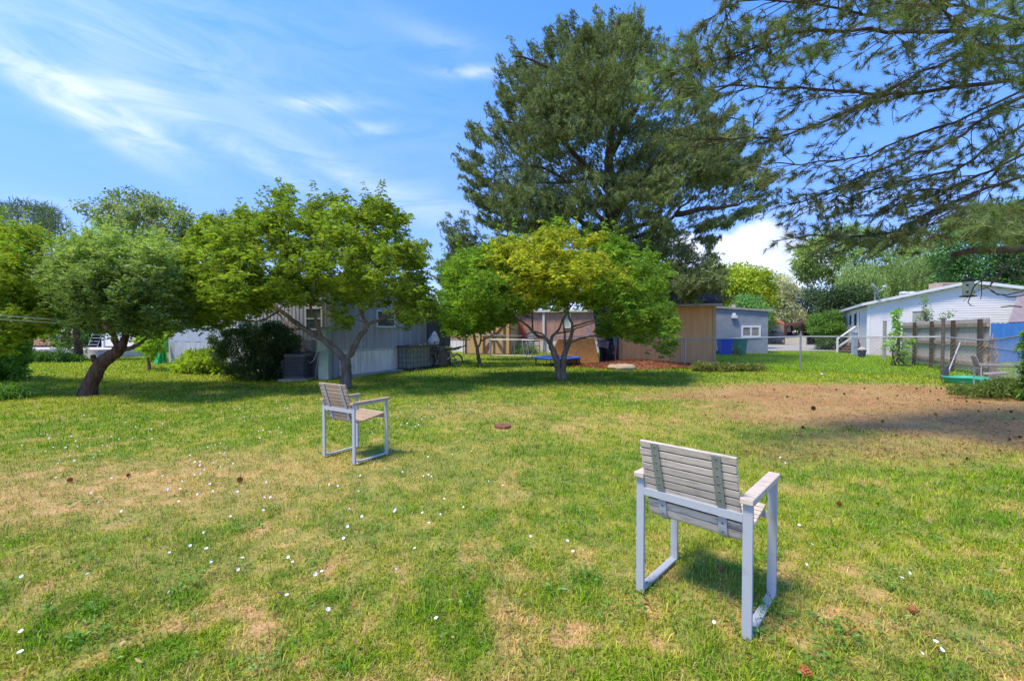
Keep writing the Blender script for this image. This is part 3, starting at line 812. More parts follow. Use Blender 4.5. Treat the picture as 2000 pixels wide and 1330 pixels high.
def big_pine():
    Y = 20.5; bx = at(1196, 690, Y).x
    t = thing('pine_tree', 'huge dark green pine rising above the brown shed', 'tree', (bx, Y, -.1))
    mb = MB(); sk = []
    tr = [Vector((bx, Y, -.1)), at(1197, 600, Y), at(1196, 520, Y), at(1192, 470, Y), at(1196, 400, Y), at(1190, 320, Y), at(1196, 220, Y), at(1190, 120, Y), at(1205, 40, Y)]
    limb(mb, sk, tr, .52, .07, amp=.03, n=12, flare=.25)
    limbs = [[(1200, 490), (1235, 470, -1), (1300, 432, -2), (1340, 400, -2.6), (1362, 370, -3)],
             [(1320, 418, -2.2), (1380, 405, -2.5), (1440, 400, -2.8), (1500, 385, -3)],
             [(1200, 500), (1270, 500, -1.5), (1330, 520, -2.4), (1390, 500, -3)],
             [(1192, 480), (1130, 430, -1), (1050, 400, -1.5), (960, 385, -2)], [(1192, 450), (1150, 400, 1), (1060, 330, 1.5), (960, 330, 2)],
             [(1196, 380), (1100, 280, -1), (1020, 240, -1.2), (965, 240, -1.5)], [(1196, 350), (1290, 270, 1), (1400, 230, 1.5), (1470, 240, 2)],
             [(1194, 420), (1300, 340, -1.5), (1420, 320, -2), (1500, 330, -2)], [(1194, 300), (1250, 200, -1.3), (1340, 130, -1.6), (1380, 100, -2)],
             [(1194, 250), (1120, 160, -1.2), (1040, 120, -1.5), (1000, 110, -2)], [(1192, 200), (1130, 100, 1), (1100, 40, 1)], [(1195, 150), (1240, 80, .6), (1260, 30, .5)],
             [(1196, 440), (1170, 380, -2), (1140, 330, -3), (1100, 300, -3.5)], [(1196, 430), (1240, 370, -2), (1270, 320, -3.2), (1290, 290, -3.6)],
             [(1194, 510), (1090, 500, -1.5), (1010, 470, -2), (960, 455, -2.5)], [(1196, 470), (1250, 440, -2.4), (1290, 420, -3.4), (1300, 380, -4)],
             [(1196, 530), (1240, 540, -1), (1290, 560, -1.8), (1340, 580, -2.2)], [(1190, 540), (1050, 520, 0), (940, 500, .4), (875, 490, .5)],
             [(1190, 340), (1080, 360, 2.5), (1000, 350, 3.2)], [(1200, 360), (1350, 330, 2.5), (1440, 340, 3.2)]]
    for l in limbs: limb(mb, sk, px_line(Y, *l), .15, .014, amp=.05, n=6)
    polys = [([(1235, 12), (1255, 35), (1268, 60), (1288, 100), (1325, 125), (1350, 130), (1375, 175), (1415, 205), (1445, 240), (1485, 268), (1475, 290), (1508, 318), (1490, 345), (1530, 355), (1500, 385), (1525, 415), (1475, 425), (1440, 450), (1400, 452), (1375, 478), (1412, 490), (1400, 520), (1380, 545), (1300, 540), (1270, 510), (1200, 500), (1120, 480), (1070, 465), (1000, 462), (930, 445), (950, 420), (918, 400), (905, 372), (935, 360), (900, 330), (925, 320), (905, 285), (925, 258), (955, 285), (975, 262), (958, 215), (985, 215), (975, 170), (970, 140), (1000, 150), (1005, 105), (1030, 95), (1060, 100), (1065, 55), (1085, 50), (1100, 30), (1130, 40), (1150, 28), (1185, 18)], 4.5, 2250, .465),
             ([(858, 535), (880, 500), (868, 455), (890, 448), (915, 470), (950, 488), (990, 490), (960, 530), (900, 560)], .9, 85, .3),
             ([(1290, 572), (1272, 548), (1300, 530), (1340, 538), (1400, 532), (1418, 548), (1398, 566), (1350, 570)], .8, 50, .3)]
    Cs = []
    polys[0] = ([(x - max(0, x - 1250) * .06, 10 + (y - 10) * .965 + 16) for x, y in polys[0][0]],) + polys[0][1:]
    for i, (p, dy, n, g) in enumerate(polys):
        yo = [0, 0, -3.9][i]
        Cs.append(scatter(p, Y + yo, dy, n, gap=g, gscale=.55, seed=30 + i, edge=.2, zmin=1, inset=(20 if i == 0 else 5), zs=1.8))
    Cm = Cs[0]; qx = 1000 + F * Cm[:, 0] / Cm[:, 1]; qy = 648 - F * (Cm[:, 2] - CAM_H) / Cm[:, 1]
    Cs[0] = Cm[~((qx > 1320) & (qy > 370) & (RNG.random(len(Cm)) < .6))]
    fingers = []
    for (p, dy, n, g), yo in zip(polys, (0, 0, -3.9)):
        pa = np.array(p, float); cen = pa.mean(0)
        for a, b in zip(pa, np.roll(pa, -1, axis=0)):
            for k in range(max(1, int(np.hypot(*(b - a)) / 8))):
                q = a + (b - a) * RNG.random(); out_ = (q - cen); out_ /= np.hypot(*out_) + 1e-6
                y0 = Y + yo + RNG.normal(0, .28 * dy); ln = RNG.uniform(16, 46) * (.6 if q[1] < 90 else 1)
                dirp = out_ * .8 + np.array([0, -.75]) + RNG.normal(0, .2, 2)
                if q[1] > 500: dirp = out_ + np.array([0, -.2]) + RNG.normal(0, .3, 2)
                for f in (0.0, .25, .5, .75, 1.0):
                    e = q - out_ * 20 + dirp * ln * f; fingers.append(tuple(at(e[0], e[1], y0)))
    NF = len(fingers)
    C = np.vstack(Cs + [np.array(fingers)])
    twigs(mb, sk, C, .028, .010, n=3, bend=.12)
    mb.build('trunk', BARK_P, t, smooth=True)
    # every clump is a spray of upturned shoots
    per = 12; idx = np.repeat(np.arange(len(C)), per)
    axis = np.array([bx, Y, 0.]); out = C - axis; out[:, 2] = 0; out = norm(out)
    sg = np.where(idx >= len(C) - NF, .10, .205)[:, None]; keepf = (idx < len(C) - NF) | (RNG.random(len(idx)) < .5)
    idx = idx[keepf]; sg = sg[keepf]
    off = RNG.normal(0, 1, (len(idx), 3)) * sg; off[:, 2] *= .5
    T = C[idx] + off
    D = norm(out[idx] * .7 + RNG.normal(0, .5, (len(idx), 3)) + np.array([0, 0, .75]))
    S = MB()
    P, nd, L, W, col = pine_shoots(T, D, 21, .16, .013, (.145, .185, .062), .34, back=.24)
    k = P[:, 2] > 1.5
    P, nd, L, col = P[k], nd[k], L[k], col[k]
    ctone = RNG.uniform(.62, 1.42, len(C))[np.repeat(idx, 21)[k]]
    col = col * ctone[:, None]
    tanm = RNG.random(len(col)) < .04; col[tanm] = np.array([.22, .14, .06])
    needles_mesh('crown', P, nd, L, .024, col, NEEDLE, t)
big_pine()

def near_pine():
    base = Vector((9.1, 6.9, -.1))
    t = thing('pine_tree', 'near pine reaching in from the right with long thin branches overhead', 'tree', base)
    mb = MB(); sk = []
    T = [base, Vector((9.05, 6.9, 1.5)), Vector((8.9, 6.85, 3.0)), Vector((8.75, 6.8, 4.5)), Vector((8.4, 6.8, 6.3)), Vector((8.0, 6.8, 8.2)), Vector((7.8, 6.8, 11))]
    limb(mb, sk, T, .30, .10, amp=.015, n=12, flare=.3)
    B = [  # (points (px,py,Y), r0)
        ([(2050, 150, 6.9), (1960, 162, 6.6), (1870, 172, 6.3), (1780, 178, 6.0), (1700, 183, 5.7), (1600, 176, 5.3), (1480, 172, 4.9), (1330, 172, 4.5)], .055, 1.0),
        ([(2060, 30, 6.9), (1900, 62, 6.3), (1780, 66, 5.9), (1650, 60, 5.4), (1540, 66, 5.0), (1440, 110, 4.7), (1350, 130, 4.4)], .05, 1.0),
        ([(2030, 180, 6.9), (1960, 205, 6.5), (1880, 262, 6.1), (1800, 300, 5.8), (1700, 340, 5.5), (1620, 375, 5.3), (1540, 400, 5.2)], .045, .9),
        ([(2040, 210, 6.9), (1960, 270, 6.4), (1860, 330, 6.1), (1760, 355, 5.8), (1680, 380, 5.6), (1630, 388, 5.5)], .035, 1.0),
        ([(2040, 330, 6.9), (1950, 362, 6.5), (1860, 395, 6.2), (1790, 430, 6.0), (1720, 460, 5.8), (1640, 468, 5.7), (1580, 460, 5.6)], .04, 1.0),
        ([(2040, 290, 6.8), (1930, 330, 6.2), (1860, 365, 6.0), (1800, 372, 5.8), (1730, 412, 5.6)], .03, .9),
        ([(2040, 90, 6.8), (1900, 100, 6.2), (1800, 140, 5.8), (1700, 195, 5.4), (1600, 240, 5.1), (1500, 268, 4.9), (1400, 268, 4.8)], .035, .9),
        ([(2020, 60, 6.8), (1920, 20, 6.3), (1800, 10, 5.8), (1700, 30, 5.4), (1600, 8, 5.0), (1450, 0, 4.8), (1420, 35, 4.6)], .035, .9),
        ([(2030, 130, 6.8), (1950, 110, 6.2), (1880, 60, 5.4), (1840, 20, 4.8), (1800, -20, 4.4)], .03, 1.0),
        ([(2040, 370, 6.9), (1980, 400, 6.3), (1900, 425, 5.6), (1850, 430, 5.0)], .03, 1.2),
        ([(2040, 240, 6.9), (1980, 300, 6.2), (1920, 360, 5.8), (1860, 410, 5.6), (1800, 455, 5.4)], .03, .8),
        ([(2040, 160, 6.9), (1900, 225, 6.4), (1790, 262, 6.2), (1700, 300, 6.0), (1600, 318, 5.8), (1500, 320, 5.7)], .03, .7),
        ([(2050, -40, 6.9), (1950, -60, 6.0), (1850, -40, 5.2), (1700, -30, 4.9), (1560, 10, 4.8)], .035, .9),
    ]
    tips = []; tdir = []; fat = []
    def tw(a, b, r): mb.tube([a, a.lerp(b, .5) + Vector((random.gauss(0, .012), random.gauss(0, .012), random.gauss(0, .02))), b], [r, r * .8, r * .5], 4, cap=False)
    for bi, (pts, r0, dens) in enumerate(B):
        L = limb(mb, sk, [at(*p) for p in pts], r0 * .72, .007, amp=.018, n=7, sub=3)
        n = len(L)
        for i in range(3, n):
            f = i / (n - 1)
            for k in range(3 if dens >= .9 else 2):
                if random.random() > .92: continue
                a = L[i - 1].lerp(L[i], random.random())
                bd = (L[i] - L[i - 1]).normalized()
                side = Vector((random.gauss(0, .35), random.choice((-1, 1)) * random.uniform(.3, 1.0), random.uniform(-.55, .35)))
                d = (bd * random.uniform(.8, 1.3) + side * .75).normalized()
                ln = random.uniform(.35, .95) * (1.15 - .55 * f)
                p = a; pts2 = [a]
                segs = 4
                for s in range(segs):
                    d = (d + Vector((random.gauss(0, .12), random.gauss(0, .12), random.gauss(-.02, .10)))).normalized()
                    p = p + d * ln / segs; pts2.append(p)
                    if s >= 1:
                        for q in range(2 if random.random() < .8 else 1):
                            d2 = (d + Vector((random.gauss(0, .6), random.gauss(0, .6), random.gauss(0, .5)))).normalized()
                            e = p + d2 * random.uniform(.07, .24)
                            tw(p, e, .0038)
                            if random.random() < .92: tips.append(e); tdir.append(d2); fat.append(random.random() < .25)
                mb.tube(pts2, [.007 - .0010 * s for s in range(segs + 1)], 4, cap=False)
                tips.append(p); tdir.append(d); fat.append(random.random() < .4)
    T_ = np.array([tuple(v) for v in tips]); D_ = np.array([tuple(v) for v in tdir]); ft = np.array(fat)
    Ps = []
    P, nd, L, W, col = pine_shoots(T_, D_, 24, .070, .0036, (.125, .145, .05), .35, back=.07, spread=.8); Ps.append((P, nd, L, col))
    P, nd, L, W, col = pine_shoots(T_[ft], D_[ft], 40, .11, .0036, (.16, .20, .07), .35, back=.10, spread=.7); Ps.append((P, nd, L, col))
    # full green brushes near the tips and the upper right corner
    polys = [([(1240, 130), (1270, 90), (1330, 65), (1390, 80), (1400, 150), (1380, 210), (1330, 225), (1260, 215), (1230, 170)], 4.6, .35, 60),
             ([(1390, 60), (1470, 30), (1600, 30), (1620, 110), (1560, 130), (1440, 150), (1400, 120)], 5.0, .4, 60),
             ([(1680, -20), (1820, -30), (1990, -30), (2050, 60), (2020, 130), (1900, 110), (1840, 40), (1720, 45)], 5.2, .6, 150),
             ([(1840, 110), (1930, 90), (2010, 110), (2020, 190), (1960, 150), (1870, 150)], 5.6, .5, 50),
             ([(1835, 430), (1880, 405), (1960, 395), (2040, 400), (2040, 480), (1960, 475), (1870, 470)], 5.0, .5, 100),
             ([(1640, 470), (1600, 462), (1640, 448), (1720, 445), (1790, 440), (1750, 470), (1690, 485)], 5.7, .3, 30),
             ([(1900, 230), (1960, 200), (2030, 200), (2040, 360), (1980, 380), (1930, 310)], 6.2, .5, 60)]
    for po, y0, dy, n in polys:
        C = scatter(po, y0, dy, n, gap=0, zmin=1)
        twigs(mb, sk, C, .010, .004, n=4, bend=.1)
        D = norm(np.tile(np.array([-.75, -.25, .15]), (len(C), 1)) + RNG.normal(0, .5, (len(C), 3)))
        P, nd, L, W, col = pine_shoots(C, D, 75, .125, .0034, (.16, .22, .075), .35, back=.16, spread=.75); Ps.append((P, nd, L, col))
    # thick broken limb and bare hanging twigs at lower right
    lb = [at(1862, 497, 5.2), at(1900, 490, 5.3), at(1950, 488, 5.5), at(2000, 484, 5.8), at(2060, 478, 6.9)]
    mb.tube(jitter_line(lb, .006), [.030 + .003 * i for i in range(13)], 8)
    tw_l = [[(2000, 500, 5.6), (1960, 530, 5.4), (1930, 560, 5.3), (1905, 570, 5.2), (1898, 578, 5.2)], [(2010, 560, 5.5), (1980, 573, 5.4), (1950, 575, 5.3), (1915, 560, 5.2), (1880, 590, 5.2)],
            [(2010, 530, 5.6), (1985, 545, 5.5), (1960, 520, 5.4), (1940, 500, 5.4)], [(1990, 490, 5.7), (1940, 545, 5.4), (1935, 560, 5.4)], [(1980, 488, 5.6), (1950, 515, 5.5), (1920, 545, 5.4), (1915, 585, 5.3)],
            [(1870, 500, 5.2), (1840, 520, 5.1), (1800, 540, 5.0), (1770, 552, 5.0)], [(2020, 505, 5.8), (1990, 520, 5.6), (2000, 550, 5.5), (2020, 580, 5.5)], [(1940, 548, 5.4), (1905, 555, 5.3), (1893, 592, 5.3), (1902, 597, 5.3)],
            [(2010, 575, 5.5), (1970, 580, 5.4), (1935, 568, 5.4)], [(1995, 600, 5.5), (1975, 598, 5.5), (1955, 600, 5.5)]]
    for l in tw_l: mb.tube(jitter_line([at(*p) for p in l], .006), [.009 - .0006 * i for i in range(len(l) * 3 - 2)], 5, cap=False)
    mb.build('trunk', BARK_P, t, smooth=True)
    P = np.concatenate([p[0] for p in Ps]); nd = np.concatenate([p[1] for p in Ps]); L = np.concatenate([p[2] for p in Ps]); col = np.concatenate([p[3] for p in Ps])
    tanm = RNG.random(len(col)) < .05; col[tanm] = np.array([.26, .15, .06])
    needles_mesh('crown', P, nd, L, .0062, col, NEEDLE, t)
near_pine()

# ------------------------------------------------------------------ background trees and shrubs
def bg_tree(name, label, base_px, Y, poly, dY, n, per, rad, base, leaf=.3, w=.2, alt=None, palt=0, gap=.36, droop=.2, trunk=.3, flat=.8, gscale=.3, seed=50, trunk_top=None, bark=BARK, group=None, up=.15, zmin=.4, hue=.08):
    bx = at(base_px, 650, Y).x
    t = thing(name, label, 'tree', (bx, Y, -.1), group)
    C = scatter(poly, Y, dY, n, gap=gap, gscale=gscale, seed=seed, zmin=zmin)
    mb = MB(); sk = []
    c = C.mean(0); top = np.percentile(C[:, 2], 80)
    limb(mb, sk, [Vector((bx, Y, -.1)), Vector((bx * .7 + c[0] * .3, Y, top * .35)), Vector((bx * .4 + c[0] * .6, Y, top * .7)), Vector((c[0], Y, top))], trunk, trunk * .2, amp=.05, n=8, flare=.2)
    for k in range(8):
        q = C[RNG.integers(len(C))]; s0 = sk[random.randrange(2, len(sk))][0]
        limb(mb, sk, [s0, s0.lerp(Vector(q), .5) + Vector((0, 0, .3)), Vector(q)], trunk * .35, trunk * .08, amp=.05, n=5)
    twigs(mb, sk, C[:min(len(C), 260)], trunk * .12, .02, n=3)
    mb.build('trunk', bark, t, smooth=True)
    P, D, idx = clump_leaves(C, RNG.uniform(.6, 1.4, len(C)) * rad, per, flat=flat, up=up)
    k = P[:, 2] > .1; P, D, idx = P[k], D[k], idx[k]
    col = colours(len(P), base, .25, alt, palt, hue) * RNG.uniform(.9, 1.6, len(C))[idx][:, None]  # crown colours lightened overall to stand in for distance haze
    leaves_mesh('crown', P, D, RNG.uniform(.7, 1.2, len(P)) * leaf, w, col, LEAF, t, droop=droop)
    return t

def willow(name, label, base_px, Y, poly, dY, n, col, seed=70, trunk=.3):
    bx = at(base_px, 650, Y).x
    t = thing(name, label, 'tree', (bx, Y, -.1))
    C = scatter(poly, Y, dY, n, gap=.3, gscale=.3, seed=seed)
    mb = MB(); sk = []
    c = C.mean(0); top = C[:, 2].max() * .9
    limb(mb, sk, [Vector((bx, Y, -.1)), Vector((bx, Y, top * .5)), Vector((c[0], Y, top))], trunk, trunk * .3, amp=.05, n=8)
    twigs(mb, sk, C, trunk * .12, .02, n=3)
    mb.build('trunk', BARK, t, smooth=True)
    # hanging strands of narrow leaves
    m = 26; idx = np.repeat(np.arange(n), 7 * m)[:len(C) * 7 * m]
    st = np.repeat(RNG.normal(0, .5, (len(C) * 7, 3)), m, axis=0)
    ln = np.tile(np.linspace(0, 1, m), len(C) * 7)
    idx = np.repeat(np.arange(len(C)), 7 * m)
    P = C[idx] + st; P[:, 2] -= ln * 1.9; P[:, :2] += RNG.normal(0, .04, (len(P), 2))
    D = RNG.normal(0, .5, P.shape); D[:, 2] -= .9
    k = P[:, 2] > .2; P, D = P[k], D[k]
    leaves_mesh('crown', P, D, .26, .07, colours(len(P), col, .25), LEAF, t, droop=.3)

def shrub(name, label, cat, poly, Y, dY, n, per, rad, base, leaf, w, droop=.2, alt=None, palt=0, gap=.2, stemb=None, group=None, up=.2, seed=90, gscale=1.2, hue=.08):
    C = scatter(poly, Y, dY, n, gap=gap, gscale=gscale, seed=seed, zmin=.08)
    bx = float(C[:, 0].mean())
    t = thing(name, label, cat, (bx, Y, 0), group)
    mb = MB()
    for i in range(0, min(len(C), 60)):
        q = Vector(C[i]); a = Vector((bx + random.gauss(0, .12), Y + random.gauss(0, .12), 0)).lerp(Vector((q.x, q.y, 0)), .25)
        mb.tube([a, a.lerp(q, .5) + Vector((0, 0, .06)), q], [.012, .009, .004], 4, cap=False)
    mb.build('stem', BARK_D, t)
    P, D, idx = clump_leaves(C, RNG.uniform(.6, 1.4, len(C)) * rad, per, flat=.85, up=up)
    k = P[:, 2] > .01; P, D, idx = P[k], D[k], idx[k]
    col = colours(len(P), base, .28, alt, palt, hue) * RNG.uniform(.75, 1.25, len(C))[idx][:, None]
    leaves_mesh('foliage', P, D, RNG.uniform(.7, 1.2, len(P)) * leaf, w, col, LEAF, t, droop=droop)
    return t

def conifer(name, label, poly, Y, dY, n, base_px, col=(.12, .17, .07), nl=.45, nw=.05, per=60, rad=.8, seed=60, gap=.38):
    bx = at(base_px, 650, Y).x
    t = thing(name, label, 'tree', (bx, Y, -.1))
    C = scatter(poly, Y, dY, n, gap=gap, gscale=.4, seed=seed)
    mb = MB(); sk = []
    limb(mb, sk, [Vector((bx, Y, -.1)), Vector((bx, Y, C[:, 2].max() * .5)), Vector((bx, Y, C[:, 2].max()))], .3, .04, amp=.02, n=8)
    twigs(mb, sk, C, .05, .02, n=3)
    mb.build('trunk', BARK_P, t, smooth=True)
    P, D, idx = clump_leaves(C, rad, per, flat=.6, up=.3)
    needles_mesh('crown', P, D, nl, nw, colours(len(P), col, .3) * RNG.uniform(.75, 1.25, len(C))[idx][:, None], NEEDLE, t)

def background_plants():
    conifer('conifer_tree', 'dark green conifer behind the yellow-green tree at the left edge', [(-60, 640), (-60, 400), (10, 398), (20, 392), (32, 402), (45, 386), (58, 402), (85, 400), (100, 410), (115, 425), (130, 435), (125, 450), (128, 470), (140, 490), (130, 560), (130, 640)], 38, 3.0, 420, 40, nl=.5, nw=.07, rad=.9, per=45)
    conifer('spire_conifer', 'small pointed dark conifer tip above the left peach crown', [(436, 398), (446, 412), (450, 440), (448, 470), (470, 560), (400, 560), (418, 470), (398, 430), (412, 428), (425, 418)], 26, 1.0, 70, 436, nl=.25, nw=.04, rad=.35, per=50, seed=61, gap=.2)
    bg_tree('broadleaf_tree', 'tall wind-swept tree with a ragged crown behind the apple tree', 260, 34, [(145, 400), (150, 396), (185, 400), (200, 392), (190, 372), (205, 365), (225, 372), (245, 362), (255, 378), (290, 378), (315, 395), (330, 402), (345, 400), (370, 425), (378, 440), (372, 475), (390, 560), (380, 640), (200, 640), (170, 560), (210, 500), (215, 460), (195, 435), (160, 425)], 3.2, 420, 46, .62, (.15, .20, .075), .30, .16, alt=(.24, .26, .13), palt=.2, gap=.42, seed=62)
    # filler masses between the houses on the left
    bg_tree('dark_tree', 'dark trunked tree with low leaves before the carport, left of the apple tree', 150, 20.5, [(85, 640), (70, 600), (100, 560), (200, 560), (260, 600), (300, 620), (280, 655), (215, 650), (180, 668), (150, 690), (110, 690), (90, 670), (110, 650)], 1.6, 130, 60, .35, (.10, .18, .035), .12, .07, trunk=.2, gap=.3, seed=63, bark=BARK_D)
    bg_tree('hedge_tree', 'bright green tree seen between the apple tree and the gray trailer', 285, 30, [(205, 660), (200, 600), (330, 580), (345, 600), (340, 690), (260, 692), (215, 690)], 1.2, 130, 60, .5, (.19, .32, .03), .18, .1, gap=.15, seed=64, trunk=.1)
    bg_tree('broadleaf_tree', 'mid green tree mass behind the pink trailer home, seen between the peach trunks', 1060, 38, [(880, 640), (890, 560), (930, 520), (1000, 505), (1100, 500), (1200, 505), (1260, 530), (1270, 640)], 2.0, 330, 55, .6, (.10, .19, .045), .22, .13, gap=.12, seed=104)
    bg_tree('yellow_green_tree', 'yellow-green tree crown behind the brown shed and blue-gray building', 1440, 52, [(1355, 640), (1362, 560), (1375, 535), (1400, 525), (1425, 522), (1445, 515), (1460, 528), (1480, 528), (1500, 535), (1510, 560), (1505, 600), (1500, 640)], 3.5, 420, 60, .95, (.22, .30, .02), .34, .22, alt=(.34, .33, .03), palt=.3, gap=.33, seed=65)
    bg_tree('round_shrub_tree', 'pale green rounded tree just above the gray building roof', 1455, 36, [(1430, 615), (1432, 590), (1450, 578), (1475, 585), (1495, 600), (1500, 625)], 1.5, 80, 60, .5, (.11, .22, .06), .2, .12, gap=.2, seed=66, trunk=.12)
    bg_tree('silver_tree', 'silver-gray leaved tree behind the blue-gray building', 1527, 70, [(1495, 600), (1488, 580), (1500, 555), (1508, 540), (1530, 540), (1545, 548), (1555, 570), (1550, 600), (1575, 620), (1560, 640), (1500, 640)], 2.6, 240, 60, .9, (.36, .36, .27), .40, .17, gap=.36, seed=67, trunk=.35, bark=BARK_D)
    bg_tree('dark_tree', 'dark blue-green tree behind the brown carport', 1600, 72, [(1545, 650), (1548, 600), (1560, 572), (1590, 562), (1610, 565), (1640, 570), (1660, 600), (1650, 650)], 3, 260, 55, 1.1, (.055, .10, .055), .36, .2, alt=(.15, .2, .15), palt=.15, gap=.22, seed=68)
    bg_tree('tall_tree', 'tall loose light green tree behind the white trailer, rounded top left of the willow', 1650, 60, [(1550, 520), (1552, 495), (1570, 480), (1600, 455), (1640, 440), (1690, 440), (1720, 455), (1745, 470), (1760, 460), (1785, 450), (1800, 470), (1825, 480), (1840, 520), (1840, 600), (1760, 640), (1650, 600), (1625, 560), (1600, 530), (1580, 555), (1568, 545)], 4, 520, 55, .95, (.17, .25, .07), .38, .2, alt=(.28, .34, .10), palt=.25, gap=.42, seed=69)
    willow('willow_tree', 'drooping light green willow behind the satellite dish', 1690, 50, [(1650, 560), (1645, 530), (1665, 515), (1700, 520), (1720, 535), (1725, 570), (1690, 600)], 2.5, 80, (.25, .35, .11))
    willow('willow_tree', 'drooping willow behind the roof vents of the white trailer', 1800, 52, [(1740, 560), (1735, 520), (1770, 495), (1830, 500), (1850, 540), (1840, 590), (1770, 600)], 2.5, 110, (.20, .29, .08), seed=71)
    bg_tree('dark_tree', 'dark dense tree trunk mass behind the left end of the white trailer', 1640, 48, [(1590, 650), (1600, 600), (1620, 570), (1660, 560), (1700, 575), (1720, 620), (1700, 650)], 2.5, 260, 50, .9, (.035, .065, .025), .3, .18, gap=.2, seed=72)
    bg_tree('walnut_tree', 'dark green broadleaf tree towering behind the right end of the white trailer', 1960, 34, [(1825, 560), (1830, 500), (1825, 470), (1835, 440), (1870, 425), (1900, 425), (1940, 400), (2000, 395), (2120, 400), (2160, 500), (2150, 620), (1900, 620), (1840, 590)], 3.5, 620, 52, .75, (.050, .125, .030), .28, .15, gap=.3, seed=73, alt=(.09, .19, .04), palt=.2, droop=.3)
    shrub('round_shrub', 'large rounded green shrub left of the white trailer steps', 'shrub', [(1582, 650), (1580, 625), (1592, 615), (1608, 617), (1622, 606), (1640, 610), (1650, 625), (1650, 680), (1625, 683), (1600, 680), (1595, 660)], 34, 1.6, 200, 70, .32, (.10, .21, .035), .13, .08, alt=(.19, .30, .05), palt=.25, seed=91)
    shrub('dark_shrub', 'big dark green bush beside the air conditioner', 'shrub', [(428, 740), (440, 715), (412, 690), (412, 660), (425, 648), (450, 640), (480, 632), (520, 628), (560, 632), (582, 650), (588, 680), (560, 694), (546, 702), (546, 746), (520, 752), (460, 750)], 12.7, .85, 300, 90, .14, (.040, .085, .028), .075, .024, droop=.3, seed=92, gap=.15)
    shrub('fern_shrub', 'yellow-green leafy perennial clump left of the big dark bush', 'shrub', [(345, 722), (350, 705), (375, 692), (405, 686), (430, 695), (440, 725), (425, 738), (380, 728)], 14.6, .6, 90, 60, .16, (.26, .36, .04), .16, .035, droop=.4, seed=93, up=.5)
    shrub('flower_shrub', 'leafy plants with small orange flowers along the left edge', 'shrub', [(-30, 700), (-30, 650), (10, 640), (45, 655), (58, 690), (50, 730), (20, 760), (-30, 760)], 12.6, .6, 150, 60, .15, (.10, .22, .03), .08, .05, alt=(.75, .20, .06), palt=.015, seed=94)
    shrub('low_plants', 'low dark green plants in front of the pale concrete wall', 'shrub', [(60, 702), (75, 690), (120, 692), (160, 698), (158, 706), (100, 712), (66, 712)], 20.0, .4, 80, 40, .16, (.06, .14, .02), .12, .05, seed=95)
    shrub('weed_tree', 'tall light green weed sapling before the wooden fence', 'plant', [(1728, 665), (1745, 650), (1750, 610), (1756, 600), (1762, 630), (1768, 650), (1783, 670), (1778, 712), (1758, 712), (1752, 680), (1730, 690)], 17.6, .3, 34, 22, .13, (.22, .40, .05), .13, .07, seed=96, up=.4)
    shrub('vine', 'leafy shoots sticking up over the wooden fence', 'plant', [(1795, 632), (1800, 585), (1808, 572), (1812, 600), (1818, 630), (1840, 618), (1858, 606), (1862, 612), (1835, 632)], 18.9, .3, 34, 10, .14, (.16, .24, .06), .11, .06, seed=97, up=.4)
    shrub('edge_bush', 'bright leafy weeds at the right edge beside the far chair', 'plant', [(1990, 790), (1994, 740), (1994, 700), (1996, 650), (2010, 640), (2040, 660), (2040, 800)], 8.8, .25, 40, 40, .10, (.13, .26, .04), .075, .05, seed=98)
    shrub('ground_weeds', 'low dark green weeds around the legs of the far chair', 'plant', [(1860, 772), (1868, 752), (1900, 760), (1940, 745), (2000, 745), (2040, 760), (2040, 810), (1990, 800), (1930, 778)], 9.3, .6, 110, 34, .10, (.11, .18, .035), .10, .018, seed=99, alt=(.20, .24, .05), palt=.2)
    shrub('fence_weeds', 'thin strip of weeds along the chain link fence foot', 'plant', [(1352, 722), (1362, 712), (1440, 716), (1520, 720), (1600, 724), (1800, 732), (1830, 740), (1826, 752), (1700, 738), (1550, 732), (1400, 728)], 15.3, .5, 150, 30, .13, (.14, .19, .045), .12, .03, up=.7, seed=100, alt=(.36, .27, .10), palt=.3)
    shrub('planter_weeds', 'green and red potted weeds before the pink trailer skirting', 'plant', [(1000, 692), (1005, 680), (1020, 674), (1045, 676), (1048, 692)], 26.8, .3, 30, 40, .2, (.14, .27, .05), .12, .05, alt=(.4, .1, .06), palt=.1, seed=101)
    shrub('cage_weeds', 'weeds growing over the wire cage and white bag by the trailer', 'plant', [(846, 690), (850, 678), (870, 674), (884, 682), (880, 694)], 17.2, .2, 12, 18, .10, (.15, .28, .05), .10, .05, seed=102)
    # daylily clump at the left edge
    b = gp(12, 778)
    t = thing('daylily_clump', 'arching strap-leaved clump at the lower left edge of the lawn', 'plant', (b.x, b.y, 0))
    n = 260; a = RNG.uniform(0, 2 * np.pi, n); Ls = RNG.uniform(.35, .8, n)
    V = []; Fc = []; Cc = []
    for i in range(n):
        p0 = np.array([b.x + RNG.normal(0, .22), b.y + RNG.normal(0, .18), 0.]); dr = np.array([math.cos(a[i]), math.sin(a[i]), 0]); s = np.array([-dr[1], dr[0], 0]) * .012
        el = RNG.uniform(.7, 1.4); k0 = len(V); c = np.array((.12, .27, .04)) * RNG.uniform(.7, 1.3)
        for j in range(6):
            f = j / 5; r = Ls[i] * (math.cos(el) * f + .35 * f * f); z = Ls[i] * (math.sin(el) * f - .55 * f ** 2.4)
            p = p0 + dr * r + np.array([0, 0, max(z, .01)]); wd = (1 - f ** 2) + .05
            V += [p - s * wd, p + s * wd]; Cc += [c, c]
            if j: q = k0 + 2 * j; Fc.append((q - 2, q - 1, q + 1, q))
    np_mesh('foliage', np.array(V), [np.array(Fc)], LEAF, t, col=np.array(Cc))
background_plants()


